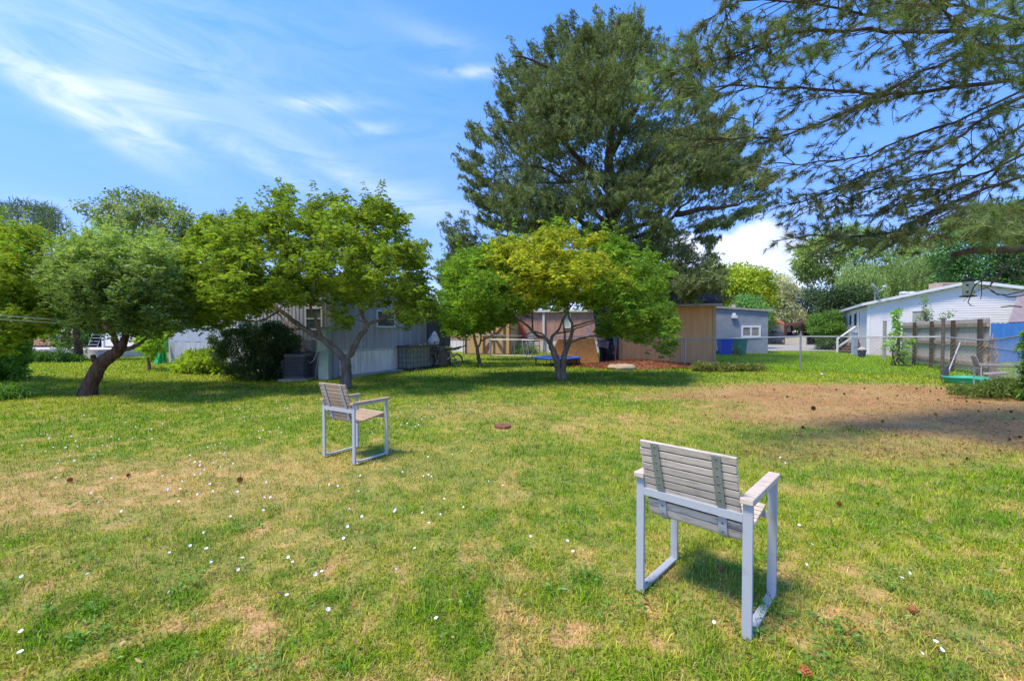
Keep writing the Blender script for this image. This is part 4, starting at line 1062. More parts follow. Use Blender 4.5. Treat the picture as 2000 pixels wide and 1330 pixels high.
# ------------------------------------------------------------------ garden chairs
def wood_mat(name, c1, c2, c3):
    m = bpy.data.materials.new(name); m.use_nodes = True
    N, L = m.node_tree.nodes, m.node_tree.links
    b = N['Principled BSDF']; b.inputs['Roughness'].default_value = .85; b.inputs['Specular IOR Level'].default_value = .2
    tc = N.new('ShaderNodeTexCoord'); mp = N.new('ShaderNodeMapping'); mp.inputs['Scale'].default_value = (3, 30, 30)
    L.new(tc.outputs['Object'], mp.inputs[0])
    n = N.new('ShaderNodeTexNoise'); n.inputs['Scale'].default_value = 3.5; n.inputs['Detail'].default_value = 9; n.inputs['Roughness'].default_value = .7
    L.new(mp.outputs[0], n.inputs['Vector'])
    n2 = N.new('ShaderNodeTexNoise'); n2.inputs['Scale'].default_value = 9; n2.inputs['Detail'].default_value = 6; n2.inputs['Roughness'].default_value = .7
    mp2 = N.new('ShaderNodeMapping'); mp2.inputs['Scale'].default_value = (.6, 2, 2)
    L.new(tc.outputs['Object'], mp2.inputs[0]); L.new(mp2.outputs[0], n2.inputs['Vector'])
    cr = N.new('ShaderNodeValToRGB'); e = cr.color_ramp.elements
    e[0].position = .30; e[0].color = (*c2, 1); e[1].position = .52; e[1].color = (*c1, 1)
    L.new(n.outputs[0], cr.inputs[0])
    mr = N.new('ShaderNodeMapRange'); mr.inputs['From Min'].default_value = .56; mr.inputs['From Max'].default_value = .72; mr.inputs['To Max'].default_value = .85
    L.new(n2.outputs[0], mr.inputs[0])
    mx = N.new('ShaderNodeMix'); mx.data_type = 'RGBA'; L.new(mr.outputs[0], mx.inputs[0]); L.new(cr.outputs[0], mx.inputs[6]); mx.inputs[7].default_value = (*c3, 1)
    ge = N.new('ShaderNodeNewGeometry'); mr2 = N.new('ShaderNodeMapRange'); mr2.inputs['To Min'].default_value = .84; mr2.inputs['To Max'].default_value = 1.12
    L.new(ge.outputs['Random Per Island'], mr2.inputs[0]); vs = N.new('ShaderNodeVectorMath'); vs.operation = 'SCALE'; L.new(mx.outputs[2], vs.inputs[0]); L.new(mr2.outputs[0], vs.inputs['Scale'])
    L.new(vs.outputs[0], b.inputs['Base Color'])
    bp = N.new('ShaderNodeBump'); bp.inputs['Strength'].default_value = .5; bp.inputs['Distance'].default_value = .004
    L.new(n.outputs[0], bp.inputs['Height']); L.new(bp.outputs[0], b.inputs['Normal'])
    MATS[name] = m
    return m
W_pale = wood_mat('weathered_wood_pale', (.68, .57, .46), (.37, .29, .225), (.19, .145, .11))
W_tan = wood_mat('weathered_wood_tan', (.50, .375, .25), (.30, .21, .14), (.16, .11, .08))
W_grey = wood_mat('weathered_wood_grey', (.40, .37, .34), (.25, .22, .20), (.13, .11, .10))
M_frame = mat('powder_coated_frame', (.40, .425, .455), .5, (.30, .30, .29), 11, lo=.55, hi=.80, detail=9, metal=.0, spec=.4)
M_strap = mat('strap_metal', (.33, .36, .31), .5, (.26, .28, .25), 14, metal=.25)
M_gap_shade = mat('gap_shade_and_dirt', (.045, .032, .025), .95)  # near-black colour stands in for shade and dirt in the slat gaps
M_bolt = mat('bolt', (.22, .19, .17), .5, metal=.6)

def garden_chair(name, label, P, ux, wood, strap, W=.565, D=.455):
    """P rear-left foot; ux unit vector towards the rear-right foot (2D)"""
    t = thing(name, label, 'chair', (P[0], P[1], 0), 'slatted garden chairs on the lawn', rotz=math.atan2(ux[1], ux[0]))
    bw, bt = .042, .014
    Hh = .625
    def loop(x0):
        m = MB(); xa, xb = x0, x0 + bw
        m.ab(xa, xb, 0, bt + .004, .0, Hh); m.ab(xa, xb, D - bt - .004, D, .0, Hh)
        m.ab(xa + .0008, xb - .0008, bt + .004, D - bt - .004, .006, .006 + bt); m.ab(xa + .0008, xb - .0008, bt + .004, D - bt - .004, Hh - bt, Hh - .0005)
        return m
    loop(0).build('side_frame', M_frame, t, local=True, bevel=.0015); loop(W - bw).build('side_frame', M_frame, t, local=True, bevel=.0015)
    for x0 in (-.006, W - bw - .008):
        m = MB(); m.ab(x0, x0 + bw + .014, -.022, D + .03, Hh, Hh + .027); m.build('armrest', wood, t, local=True, bevel=.004)
    # cross rails
    m = MB(); m.ab(bw, W - bw, -.001, .013, .532, .572); m.build('back_rail', M_frame, t, local=True, bevel=.0015)
    m = MB(); m.ab(bw, W - bw, D - .016, D - .002, .412, .448); m.build('front_rail', M_frame, t, local=True, bevel=.0015)
    # profile of the slats (y, z): top of the back, down, curled under, forward to the seat front
    ctrl = [(-.078, .842), (-.040, .712), (.004, .580), (.022, .525), (.030, .475), (.046, .435), (.078, .414), (.125, .414), (.25, .430), (.38, .448), (.462, .462)]
    pts = []
    for i in range(len(ctrl) - 1):
        p0, p1, p2, p3 = [Vector((0, *ctrl[max(0, min(len(ctrl) - 1, j))])) for j in (i - 1, i, i + 1, i + 2)]
        for k in range(14):
            u = k / 14
            pts.append(.5 * ((2 * p1) + (-p0 + p2) * u + (2 * p0 - 5 * p1 + 4 * p2 - p3) * u * u + (-p0 + 3 * p1 - 3 * p2 + p3) * u ** 3))
    pts.append(Vector((0, *ctrl[-1])))
    acc = [0]
    for i in range(1, len(pts)): acc.append(acc[-1] + (pts[i] - pts[i - 1]).length)
    def atl(s):
        for i in range(1, len(pts)):
            if acc[i] >= s:
                f = (s - acc[i - 1]) / (acc[i] - acc[i - 1]); return pts[i - 1].lerp(pts[i], f), (pts[i] - pts[i - 1]).normalized()
        return pts[-1], (pts[-1] - pts[-2]).normalized()
    tot = acc[-1]; n = 20; step = tot / n
    xl, xr = bw + .010, W - bw - .010
    back, seat = MB(), MB()
    cols = []
    for i in range(n):
        p, tg = atl(step * (i + .5)); nrm = Vector((0, -tg.z, tg.y))   # towards the sitter
        if nrm.y < 0 and i < 8: nrm = -nrm
        if i >= 8 and nrm.z < 0: nrm = -nrm
        c = p + nrm * .011
        ang = math.atan2(tg.z, tg.y)
        M = Matrix.Rotation(ang, 3, 'X')
        e = random.uniform(-.003, .003)
        (back if i < 11 else seat).box(((xl + xr) / 2 + e, c.y, c.z), (xr - xl, step * .84, .017), M)
    jb, js = MB(), MB()  # added strips that darken the open gaps between slats; no real chair part
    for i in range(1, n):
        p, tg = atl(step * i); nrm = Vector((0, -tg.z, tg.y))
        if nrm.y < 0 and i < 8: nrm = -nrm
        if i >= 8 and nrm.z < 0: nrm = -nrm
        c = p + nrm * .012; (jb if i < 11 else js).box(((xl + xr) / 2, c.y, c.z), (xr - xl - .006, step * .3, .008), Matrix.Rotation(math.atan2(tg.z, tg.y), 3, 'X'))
    back.build('backrest', wood, t, local=True, bevel=.0018); seat_o = seat.build('seat', wood, t, local=True, bevel=.0018)
    jb.build('gap_shade_strips', M_gap_shade, t, local=True); js.build('gap_shade_strips', M_gap_shade, t, local=True)
    # steel straps behind the slats with a bolt on every slat
    for x in (xl + .083, xr - .083):
        for (s0, s1, mm, nm) in ((.004, .274, strap, 'strap'), (.315, .47, M_frame, 'strap'), (.47, tot * .985, M_frame, 'seat_support')):
            m = MB(); k = 14; prev = None; L = []
            for j in range(k + 1):
                p, tg = atl(s0 + (s1 - s0) * j / k); nrm = Vector((0, -tg.z, tg.y)); 
                if nrm.y < 0 and (s0 + (s1 - s0) * j / k) < .40: nrm = -nrm
                if (s0 + (s1 - s0) * j / k) >= .40 and nrm.z < 0: nrm = -nrm
                q = p + nrm * -.0005; w = .0195
                L.append([q + Vector((x - w, 0, 0)), q + Vector((x + w, 0, 0)), q + Vector((x + w, 0, 0)) - nrm * .005, q + Vector((x - w, 0, 0)) - nrm * .005])
            b0 = len(m.v)
            for r_ in L: m.v.extend(r_)
            for j in range(k):
                for e2 in range(4):
                    f2 = (e2 + 1) % 4; m.f.append((b0 + j * 4 + e2, b0 + j * 4 + f2, b0 + (j + 1) * 4 + f2, b0 + (j + 1) * 4 + e2))
            m.f.append((b0, b0 + 1, b0 + 2, b0 + 3)); m.f.append((b0 + 4 * k + 3, b0 + 4 * k + 2, b0 + 4 * k + 1, b0 + 4 * k))
            so_ = m.build(nm, mm, t, local=True)
            if nm == 'strap':
                for i in range(n):
                    s = step * (i + .5)
                    if s0 - .005 < s < s1:
                        p, tg = atl(s); nrm = Vector((0, -tg.z, tg.y)); nrm = -nrm if nrm.y < 0 else nrm
                        q = p - nrm * .0050; bm_ = MB(); bm_.tube([q + Vector((x, 0, 0)), q + Vector((x, 0, 0)) - nrm * .0025], [.0062, .0045], 8); bm_.build('bolt', M_bolt, so_, local=True)
    return t
def unit(a, b):
    d = Vector((b[0] - a[0], b[1] - a[1], 0)); d.normalize(); return (d.x, d.y)
A_ = gp(1242, 1152); B_ = gp(1468, 1255)
c1 = garden_chair('garden_chair', 'near slatted wooden chair with pale grey metal frame, seen from behind at the right', (A_.x, A_.y), unit(A_, B_), W_pale, M_strap)
A_ = gp(630, 890.5); B_ = gp(693, 907)
c2 = garden_chair('garden_chair', 'tan slatted chair with blue-grey frame, left of centre before the large peach tree', (A_.x, A_.y), unit(A_, B_), W_tan, M_frame)
c3 = garden_chair('garden_chair', 'distant slatted chair facing right beside the green wading pool', (11.05, 10.2), unit((11.05, 10.2), (10.7, 9.72)), W_grey, M_frame, W=.60, D=.72)

# ------------------------------------------------------------------ things lying on the lawn
def lawn_bits():
    b = gp(982, 833)
    t = thing('drain_cover', 'small round rusty brown metal cover set in the lawn', 'cover', (b.x, b.y, 0))
    mr = mat('rust', (.16, .06, .035), .9, (.27, .12, .07), 30, bump=.4)
    m = MB(); m.lathe((b.x, b.y, -.01), [(.118, 0), (.122, .03), (.112, .036), (.106, .030)], 26); m.build('rim', mr, t)
    m = MB(); m.lathe((b.x, b.y, .0), [(.104, 0), (.104, .024), (.02, .027)], 26)
    m.tube([(b.x - .02, b.y, .026), (b.x, b.y, .04), (b.x + .02, b.y, .026)], .004, 6); m.build('lid', mr, t)
    # pine cones
    mc = mat('cone_scales', (.26, .10, .04), .8, (.36, .16, .065), 40)
    mo = mat('cone_scales_orange', (.50, .17, .045), .75, (.30, .10, .035), 50)
    md = mat('cone_scales_dark', (.045, .025, .018), .9, (.09, .05, .035), 40)
    def cone_mesh(mm):
        m = MB(); n = 70; Lc = .075
        m.tube([(0, 0, .0), (0, 0, .04), (0, 0, Lc)], [.008, .012, .003], 6)
        for i in range(n):
            f = i / n; a = i * 2.39996; z = .004 + f * Lc * .93; r = .030 * math.sin(math.pi * min(1, .22 + .80 * (f ** .8))) + .004
            d = Vector((math.cos(a), math.sin(a), 0)); s = Vector((-d.y, d.x, 0)); up = Vector((0, 0, 1))
            tip = d * r + up * (z + .010 * (1 - f)); b0 = d * .006 + up * z
            w = .0095 * (1 - .5 * f)
            m.add([b0 - s * w * .5, b0 + s * w * .5, tip * 1 + s * w * .75, tip + d * .003 + up * .003, tip - s * w * .75, tip - up * .004 - d * .002], [(0, 1, 2, 3, 4), (4, 3, 5), (3, 2, 5), (0, 4, 5), (2, 1, 5), (1, 0, 5)])
        return m
    protos = {}
    def cone(px, py, kind, label, group, s=1.0, i=0):
        p = gp(px, py)
        if kind not in protos:
            o = cone_mesh(None).build('pine_cone', {'o': mo, 'b': mc, 'd': md}[kind], None)
            protos[kind] = o
        else:
            o = protos[kind].copy(); SC.collection.objects.link(o)
        s *= .78
        o.location = (p.x, p.y, .022 * s); a = random.uniform(0, 6.28)
        o.rotation_euler = (R(90) + random.uniform(-.3, .3), random.uniform(-.3, .3), a); o.scale = (s, s, s)
        tag(o, label, 'pine cone', group)
    cone(1558, 1316, 'o', 'bright orange-brown pine cone at the bottom edge right of the near chair', None, 1.0)
    cone(1411, 1117, 'b', 'reddish brown pine cone under the seat of the near chair', None, .9)
    cone(1779, 1196, 'b', 'brown pine cone lying between two white flowers at lower right', None, .8)
    cone(472, 938, 'b', 'brown pine cone in a straw patch left of the tan chair', None, .95)
    cone(137, 939, 'o', 'tan pine cone on the far left of the lawn', None, .8)
    cone(246, 929, 'b', 'brown pine cone at the left beside the tan one', None, .7)
    cone(1634, 985, 'o', 'pale orange pine cone just right of the near chair armrest', None, .8)
    cone(1588, 799, 'd', 'large dark pine cone alone on the bare brown patch', None, 1.35)
    rest = [(1827, 811), (1726, 824, 'o'), (1565, 836), (1417, 776), (1540, 776), (1632, 762), (1712, 779), (1750, 773), (1831, 782), (1863, 782), (1886, 785), (1916, 786), (1982, 820), (1952, 800), (1975, 805), (1858, 909), (1892, 897), (1412, 757), (1543, 747), (1664, 744), (1690, 760), (1742, 757), (1780, 752), (1790, 760), (1800, 749), (1770, 746), (1815, 765), (1695, 749), (1730, 744), (1650, 770), (1376, 811), (1988, 855), (1968, 858), (1955, 880), (1510, 762), (1600, 757), (1870, 800), (1910, 803), (1840, 760), (1855, 768)]
    for i, q in enumerate(rest):
        k = 'b' if i % 3 == 0 else 'd'
        cone(q[0], q[1], k, 'small dark pine cone fallen on the dry patch and lawn edge by the right fence', 'pine cones scattered over the dry patch', random.uniform(.5, .85))
    # bindweed flowers
    mf = mat('petal_white', (.86, .84, .86), .6, (.80, .76, .80), 60)
    ms = mat('flower_throat', (.80, .78, .45), .6)
    def flower():
        m = MB(); n = 10; 
        ring = [(.001, 0), (.003, .008), (.008, .016), (.0165, .021)]
        for r_, z in ring:
            for k in range(n):
                a = 2 * math.pi * k / n; rr = r_ * (1 + .06 * math.cos(5 * a)); m.v.append(Vector((rr * math.cos(a), rr * math.sin(a), z)))
        for i in range(3):
            for k in range(n): m.f.append((i * n + k, i * n + (k + 1) % n, (i + 1) * n + (k + 1) % n, (i + 1) * n + k))
        return m
    src = flower().build('bindweed_flower', mf, None, smooth=True)
    pos = [(450, 1016), (514, 1010), (400, 1048), (403, 1081), (413, 1110), (372, 1080), (466, 1121), (473, 1102), (572, 1106), (564, 1098), (615, 1131), (629, 1131), (672, 1065), (708, 1020), (679, 1038), (680, 1003), (770, 1010), (773, 1004), (826, 1013), (838, 1034), (860, 1012), (811, 1086), (771, 1127), (640, 1208), (560, 1175), (853, 1220), (333, 1167), (172, 1136), (44, 1136), (43, 1252), (41, 1294), (330, 1093), (1120, 1086), (1108, 1070), (1397, 1226), (1561, 1035), (1584, 1074), (1573, 1109), (1761, 1145), (1774, 1132), (1828, 1271), (1798, 1294), (1835, 1288), (1250, 1075), (1524, 899), (1532, 911), (953, 947), (982, 958), (1036, 1056), (700, 967), (660, 958), (520, 950), (905, 1000), (867, 985), (295, 1060), (350, 990), (240, 1010)]
    P2 = [gp(*p) for p in pos]
    while len(P2) < 215:
        px, py = random.uniform(20, 930), random.triangular(772, 1010, 800)
        if py > 940 and px > 700: continue
        f = fbm(np.array([px / 130.]), np.array([py / 40.]), seed=8)[0]
        if f < .48: continue
        P2.append(gp(px, py))
    for i, p in enumerate(P2):
        o = src if i == 0 else src.copy()
        if i: SC.collection.objects.link(o)
        o.location = (p.x, p.y, random.uniform(.02, .045)); s = random.uniform(.45, .70)
        if i >= 57: s *= random.uniform(.7, 1.1)
        o.scale = (s, s, s)
        o.rotation_euler = (random.uniform(-.1, .9), random.gauss(0, .3), random.uniform(-.8, .8))
        tag(o, 'small white bindweed flower open in the short lawn', 'flower', 'bindweed flowers dotted over the lawn')
    # broad-leaved weeds
    P, D, L, W, C = [], [], [], [], []
    spots = [(600, 1140, .10), (705, 1040, .16), (1300, 1190, .16), (1600, 1240, .14), (1620, 1275, .14), (1700, 1245, .12), (1800, 1050, .12), (860, 1090, .12), (1350, 1090, .12), (1480, 1180, .10), (1590, 1010, .1), (220, 980, .18), (1560, 865, .15), (1750, 842, .1), (1010, 1080, .12), (1120, 1010, .14)]
    for _ in range(170):
        px, py = random.uniform(-40, 2040), random.uniform(800, 1330); spots.append((px, py, random.uniform(.03, .08)))
    for px, py, rr in spots:
        p = gp(px, py)
        if lawn(np.array([p.x]), np.array([p.y]))[2][0] > .4: continue
        k = int(10 + 700 * rr * rr * 2.2)
        k = min(k, 34); big = random.random() < .12
        for _ in range(k):
            a = random.uniform(0, 6.28); r_ = rr * math.sqrt(random.random())
            P.append((p.x + r_ * math.cos(a), p.y + r_ * math.sin(a), random.uniform(.008, .04))); a2 = a + random.gauss(0, .7)
            D.append((math.cos(a2), math.sin(a2), random.uniform(.1, .6))); L.append(random.uniform(.014, .034) * (1.5 if big else 1)); W.append(random.uniform(.008, .016) * (1.3 if big else 1))
            C.append(np.array((.15, .31, .04)) * random.uniform(.7, 1.35))
    o = leaves_mesh('lawn_weeds', np.array(P), np.array(D), np.array(L), np.array(W), np.array(C), LEAF, None, droop=.2)
    tag(o, 'patches of broad-leaved green weeds in the short grass', 'weeds', kind='stuff')
    # dry leaves, needles, crumbs of bark
    P, D, C, L, W = [], [], [], [], []
    for _ in range(1500):
        px, py = random.uniform(0, 2000), 745 + 580 * random.random() ** 1.4
        p = gp(px, py); br = lawn(np.array([p.x]), np.array([p.y]))[2][0]
        if br < .3 and random.random() > .35: continue
        P.append((p.x, p.y, random.uniform(.004, .02))); a = random.uniform(0, 6.28); D.append((math.cos(a), math.sin(a), random.uniform(0, .3)))
        if br > .3: C.append(np.array((.10, .045, .025)) * random.uniform(.5, 1.6)); L.append(random.uniform(.02, .07)); W.append(random.uniform(.01, .03))
        else: C.append(np.array(random.choice([(.42, .18, .06), (.30, .15, .07), (.5, .34, .12)])) * random.uniform(.7, 1.2)); L.append(random.uniform(.015, .045)); W.append(random.uniform(.008, .02))
    n3 = 9000; px = RNG.uniform(1300, 2060, n3); py = RNG.uniform(738, 900, n3); pts3 = np.array([tuple(gp(a, b)) for a, b in zip(px, py)])
    br = lawn(pts3[:, 0], pts3[:, 1])[2]; cl = fbm(pts3[:, 0] * 2.2, pts3[:, 1] * 2.2, seed=88); pts3 = pts3[(br > .35) & (cl > .42)]; n3 = len(pts3)
    pts3[:, 2] = RNG.uniform(.002, .012, n3)
    P = list(map(tuple, pts3)) + P; a3 = RNG.uniform(0, 6.28, n3); D = [(math.cos(a), math.sin(a), .05) for a in a3] + D
    C = list(np.array([[.15, .065, .035]]) * RNG.uniform(.4, 2.4, (n3, 1))) + C; L = list(RNG.uniform(.015, .07, n3)) + L; W = list(RNG.uniform(.003, .014, n3)) + W
    o = leaves_mesh('fallen_leaves', np.array(P), np.array(D), np.array(L), np.array(W), np.array(C), LEAF, None, droop=-.1)
    tag(o, 'brown fallen leaves and crumbs strewn over the lawn and bare patch', 'fallen leaves', kind='stuff')
lawn_bits()

# ------------------------------------------------------------------ walls helpers
def P2(p, z): return Vector((p[0], p[1], z))
def wall(mb, a, b, z0, z1, th=.12, z1b=None):
    """slab standing on the line a-b, thickness goes to the left of a->b"""
    a, b = Vector((a[0], a[1], 0)), Vector((b[0], b[1], 0)); d = (b - a).normalized(); n = Vector((-d.y, d.x, 0)) * th
    z1b = z1 if z1b is None else z1b
    return mb.hexa([a + Vector((0, 0, z0)), b + Vector((0, 0, z0)), b + n + Vector((0, 0, z0)), a + n + Vector((0, 0, z0)), a + Vector((0, 0, z1)), b + Vector((0, 0, z1b)), b + n + Vector((0, 0, z1b)), a + n + Vector((0, 0, z1))])
def on_wall(a, b, s, z, out=0.0):
    a, b = Vector((a[0], a[1], 0)), Vector((b[0], b[1], 0)); d = (b - a).normalized(); n = Vector((d.y, -d.x, 0))
    return a + d * s + n * out + Vector((0, 0, z))
def panel(mb, a, b, s0, s1, z0, z1, o0, o1):
    """box on the outer (right-hand) side of a->b from s0..s1 along, z0..z1, o0..o1 outwards"""
    q = [on_wall(a, b, s0, z0, o1), on_wall(a, b, s1, z0, o1), on_wall(a, b, s1, z0, o0), on_wall(a, b, s0, z0, o0)]
    return mb.hexa(q + [p + Vector((0, 0, z1 - z0)) for p in q])
def ribs(mb, a, b, s0, s1, z0, z1, pitch=.2, depth=.025, o=0.0, top=None):
    """corrugated sheet: a zigzag of trapezoid ribs"""
    xs = []; s = s0; k = 0
    while s < s1 - 1e-6:
        for ds, oo in ((0, 0), (pitch * .5, 0), (pitch * .62, depth), (pitch * .88, depth)):
            if s + ds < s1: xs.append((s + ds, oo))
        s += pitch
    xs.append((s1, 0))
    bse = len(mb.v)
    for s, oo in xs:
        zt = z1 if top is None else top(s)
        mb.v.append(on_wall(a, b, s, z0, o + oo)); mb.v.append(on_wall(a, b, s, zt, o + oo))
    for i in range(len(xs) - 1): mb.f.append((bse + 2 * i, bse + 2 * i + 2, bse + 2 * i + 3, bse + 2 * i + 1))
def laps(mb, a, b, s0, s1, z0, z1, h=.115, depth=.012, o=0.0, top=None, hole=None):
    """horizontal lap siding; top(s) gives a sloping upper edge"""
    z = z0
    while z < z1:
        segs = [(s0, s1)]
        if hole and z + h > hole[2] and z < hole[3]: segs = [(s0, hole[0]), (hole[1], s1)]
        if top is not None:
            # clip to where the wall is high enough
            ss = np.linspace(s0, s1, 200); ok = ss[[top(s) > z + .02 for s in ss]]
            if len(ok) == 0: break
            segs = [(max(x0, ok[0]), min(x1, ok[-1])) for x0, x1 in segs]
        for x0, x1 in segs:
            if x1 - x0 < .05: continue
            zz = z + h
            b0 = len(mb.v)
            mb.v += [on_wall(a, b, x0, z, o), on_wall(a, b, x1, z, o), on_wall(a, b, x1, z, o + depth), on_wall(a, b, x0, z, o + depth), on_wall(a, b, x1, zz, o + .001), on_wall(a, b, x0, zz, o + .001)]
            mb.f += [(b0, b0 + 1, b0 + 2, b0 + 3), (b0 + 3, b0 + 2, b0 + 4, b0 + 5)]
        z += h
def window(parent, a, b, s0, s1, z0, z1, frame=M_white, fw=.06, mull=0, glass=M_glass, out=.0, dep=.05, hor=0):
    m = MB()
    panel(m, a, b, s0, s1, z0, z0 + fw, out - .02, out + dep); panel(m, a, b, s0, s1, z1 - fw, z1, out - .02, out + dep)
    panel(m, a, b, s0, s0 + fw, z0 + fw, z1 - fw, out - .02, out + dep - .002); panel(m, a, b, s1 - fw, s1, z0 + fw, z1 - fw, out - .02, out + dep - .002)
    for k in range(mull):
        c = s0 + (s1 - s0) * (k + 1) / (mull + 1); panel(m, a, b, c - fw * .4, c + fw * .4, z0 + fw, z1 - fw, out - .02, out + dep - .006)
    for k in range(hor):
        c = z0 + (z1 - z0) * (k + 1) / (hor + 1); panel(m, a, b, s0 + fw, s1 - fw, c - fw * .3, c + fw * .3, out - .02, out + dep - .009)
    f = m.build('window', frame, parent)
    m = MB(); panel(m, a, b, s0 + fw * .5, s1 - fw * .5, z0 + fw * .5, z1 - fw * .5, out - .03, out + .012); m.build('pane', glass, f)
    return f

M_gray_side = mat('grey_metal_siding', (.45, .46, .52), .42, (.33, .335, .385), 1.6, (5, 5, .3), metal=.15, bump=.1, bscale=6)
M_gray_light = mat('light_grey_siding', (.40, .43, .52), .45, (.33, .36, .44), 2.0, (1, 1, .3), bump=.08, bscale=5)
M_skirt = mat('white_skirting', (.90, .87, .82), .6, (.66, .62, .56), 2.5, (4, 4, .5), bump=.1, bscale=8)
M_skirt_g = mat('grey_skirting', (.42, .44, .50), .55, (.33, .34, .38), 3)
M_roofmetal = mat('roof_metal', (.55, .56, .60), .4, (.42, .43, .46), 2)

def gray_trailer():
    A = (-5.38, 12.8); B = (-3.49, 17.4)
    d = Vector((B[0] - A[0], B[1] - A[1], 0)).normalized(); n = Vector((-d.y, d.x, 0))    # n points left/back
    C = (A[0] + n.x * 3.4, A[1] + n.y * 3.4); Dp = (B[0] + n.x * 3.4, B[1] + n.y * 3.4)
    t = thing('gray_trailer_home', 'gray ribbed metal trailer home behind the large peach tree', 'trailer home', (A[0], A[1], 0))
    H = 2.95
    m = MB(); wall(m, A, B, .80, H, 3.4); m.build('wall', M_gray_side, t)
    Lr = math.hypot(B[0] - A[0], B[1] - A[1])
    m = MB(); ribs(m, A, B, 0, 3.0, .84, H, .16, .022, .004); ribs(m, A, B, 3.0, Lr, .84, H, .55, .02, .004); ribs(m, C, A, 0, 3.4, .84, H, .16, .022, .004)
    m.build('ribbed_siding', M_gray_side, t)
    m = MB(); panel(m, A, B, .0, Lr, .78, .84, -.02, .035); panel(m, C, A, 0, 3.4, .78, .84, -.02, .036); m.build('trim', M_roofmetal, t)
    # skirting, split into sheets
    m = MB(); wall(m, (A[0] - .0 + n.x * .05, A[1] + n.y * .05), (B[0] + n.x * .05, B[1] + n.y * .05), -.05, .79, 3.2)
    m.build('underfloor', M_skirt_g, t)
    xs = [.25, 1.15, 1.65, 3.7, 4.97]
    for i in range(4):
        m = MB(); panel(m, A, B, xs[i] + .006, xs[i + 1] - .006, -.02, .775, -.04, .012 + .004 * (i % 2)); m.build('skirting_panel', M_skirt, t)
    m = MB(); ribs(m, A, B, 0, .25, -.02, .775, .12, .02, -.02); ribs(m, C, A, 1.6, 3.4, -.02, .775, .13, .02, -.03); m.build('ribbed_skirting', M_skirt_g, t)
    # roof with rounded edge
    m = MB()
    a1, b1 = on_wall(A, B, -.1, H, .10), on_wall(A, B, Lr + .1, H, .10); a2, b2 = a1 + n * 3.6, b1 + n * 3.6
    up = Vector((0, 0, 1))
    m.hexa([a1, b1, b2, a2, a1 + up * .09, b1 + up * .09, b2 + up * .09, a2 + up * .09])
    mid1, mid2 = (a1 + a2) / 2, (b1 + b2) / 2
    m.add([a1 + up * .09, b1 + up * .09, b2 + up * .09, a2 + up * .09, mid1 + up * .28, mid2 + up * .28], [(0, 1, 5, 4), (3, 4, 5, 2), (0, 4, 3), (1, 2, 5)])
    m.build('roof', M_roofmetal, t)
    window(t, C, A, 2.35, 3.05, 1.45, 2.15, hor=1, fw=.05, out=.02)
    window(t, A, B, 1.9, 2.9, 1.55, 2.15, hor=1, fw=.05, out=.02)
    # left wing set further back
    E = at(330, 700, 19.4); E = (E.x, E.y); G = at(600, 700, 15.0); G = (G.x, G.y)
    Lw = math.hypot(G[0] - E[0], G[1] - E[1])
    m = MB(); wall(m, E, G, .95, 3.05, 3.0); m.build('wing_wall', M_gray_light, t)
    m = MB(); ribs(m, E, G, 0, Lw, .98, 3.05, .9, .018, .003); m.build('wing_siding', M_gray_light, t)
    m = MB(); wall(m, (E[0], E[1] + .04), (G[0], G[1] + .04), -.05, .94, 2.9); ribs(m, E, G, 0, Lw, -.05, .95, .38, .014, .006); m.build('skirting_panel', M_skirt_g, t)
    m = MB(); panel(m, E, G, -.1, Lw, 3.05, 3.16, -3.1, .15); m.build('wing_roof', M_roofmetal, t)
    window(t, E, G, 2.2, 3.6, 1.6, 2.5, mull=1, out=.02); window(t, E, G, 4.6, 5.5, 1.5, 2.75, mull=1, out=.02, fw=.09)
    # annex at the far right end
    A2 = (B[0] + .12 * d.x, B[1] + .12 * d.y); w = at(880, 700, 18.4); B3 = (w.x, w.y)
    M_purple = mat('mauve_siding', (.155, .135, .165), .6, (.12, .105, .13), 2)
    t2 = thing('annex', 'dark mauve-gray annex with a small red-brown gable roof beside the trailer home', 'shed', (A2[0], A2[1], 0))
    m = MB(); wall(m, A2, B3, -.05, 2.05, 2.2); m.build('wall', M_purple, t2)
    m = MB(); ribs(m, A2, B3, 0, math.hypot(B3[0] - A2[0], B3[1] - A2[1]), 0, 2.05, .24, .015, .004); m.build('siding', M_purple, t2)
    pk = (at(848, 600, 18.0).x, 18.0)
    a = P2(A2, 2.05); b = P2(B3, 2.05); c = a.lerp(b, .45) + Vector((0, 0, .48)); e = Vector((-.3, 2.3, 0))
    m = MB(); m.prism([a, b, c], e * .95); m.build('gable', M_purple, t2)
    M_rr = mat('red_roof', (.20, .055, .035), .8, (.28, .10, .07), 8)
    m = MB(); o = Vector((0, -.12, .02)); ov = (a - c).normalized() * .16; ow = (b - c).normalized() * .16
    m.prism([a + o + ov, c + o, c + o + Vector((0, 0, .07)), a + o + ov + Vector((0, 0, .07))], e * 1.1); m.prism([c + o, b + o + ow, b + o + ow + Vector((0, 0, .07)), c + o + Vector((0, 0, .07))], e * 1.1); m.build('roof', M_rr, t2)
    # concrete strip at the foot of the skirting
    m = MB(); panel(m, A, B, .2, 3.9, -.03, .05, -.05, .42); o = m.build('slab', M_conc, None); tag(o, 'thin concrete strip at the foot of the white skirting', 'slab', kind='structure'); o.name = 'concrete_strip'
    return A, B, C
TA, TB, TC = gray_trailer()

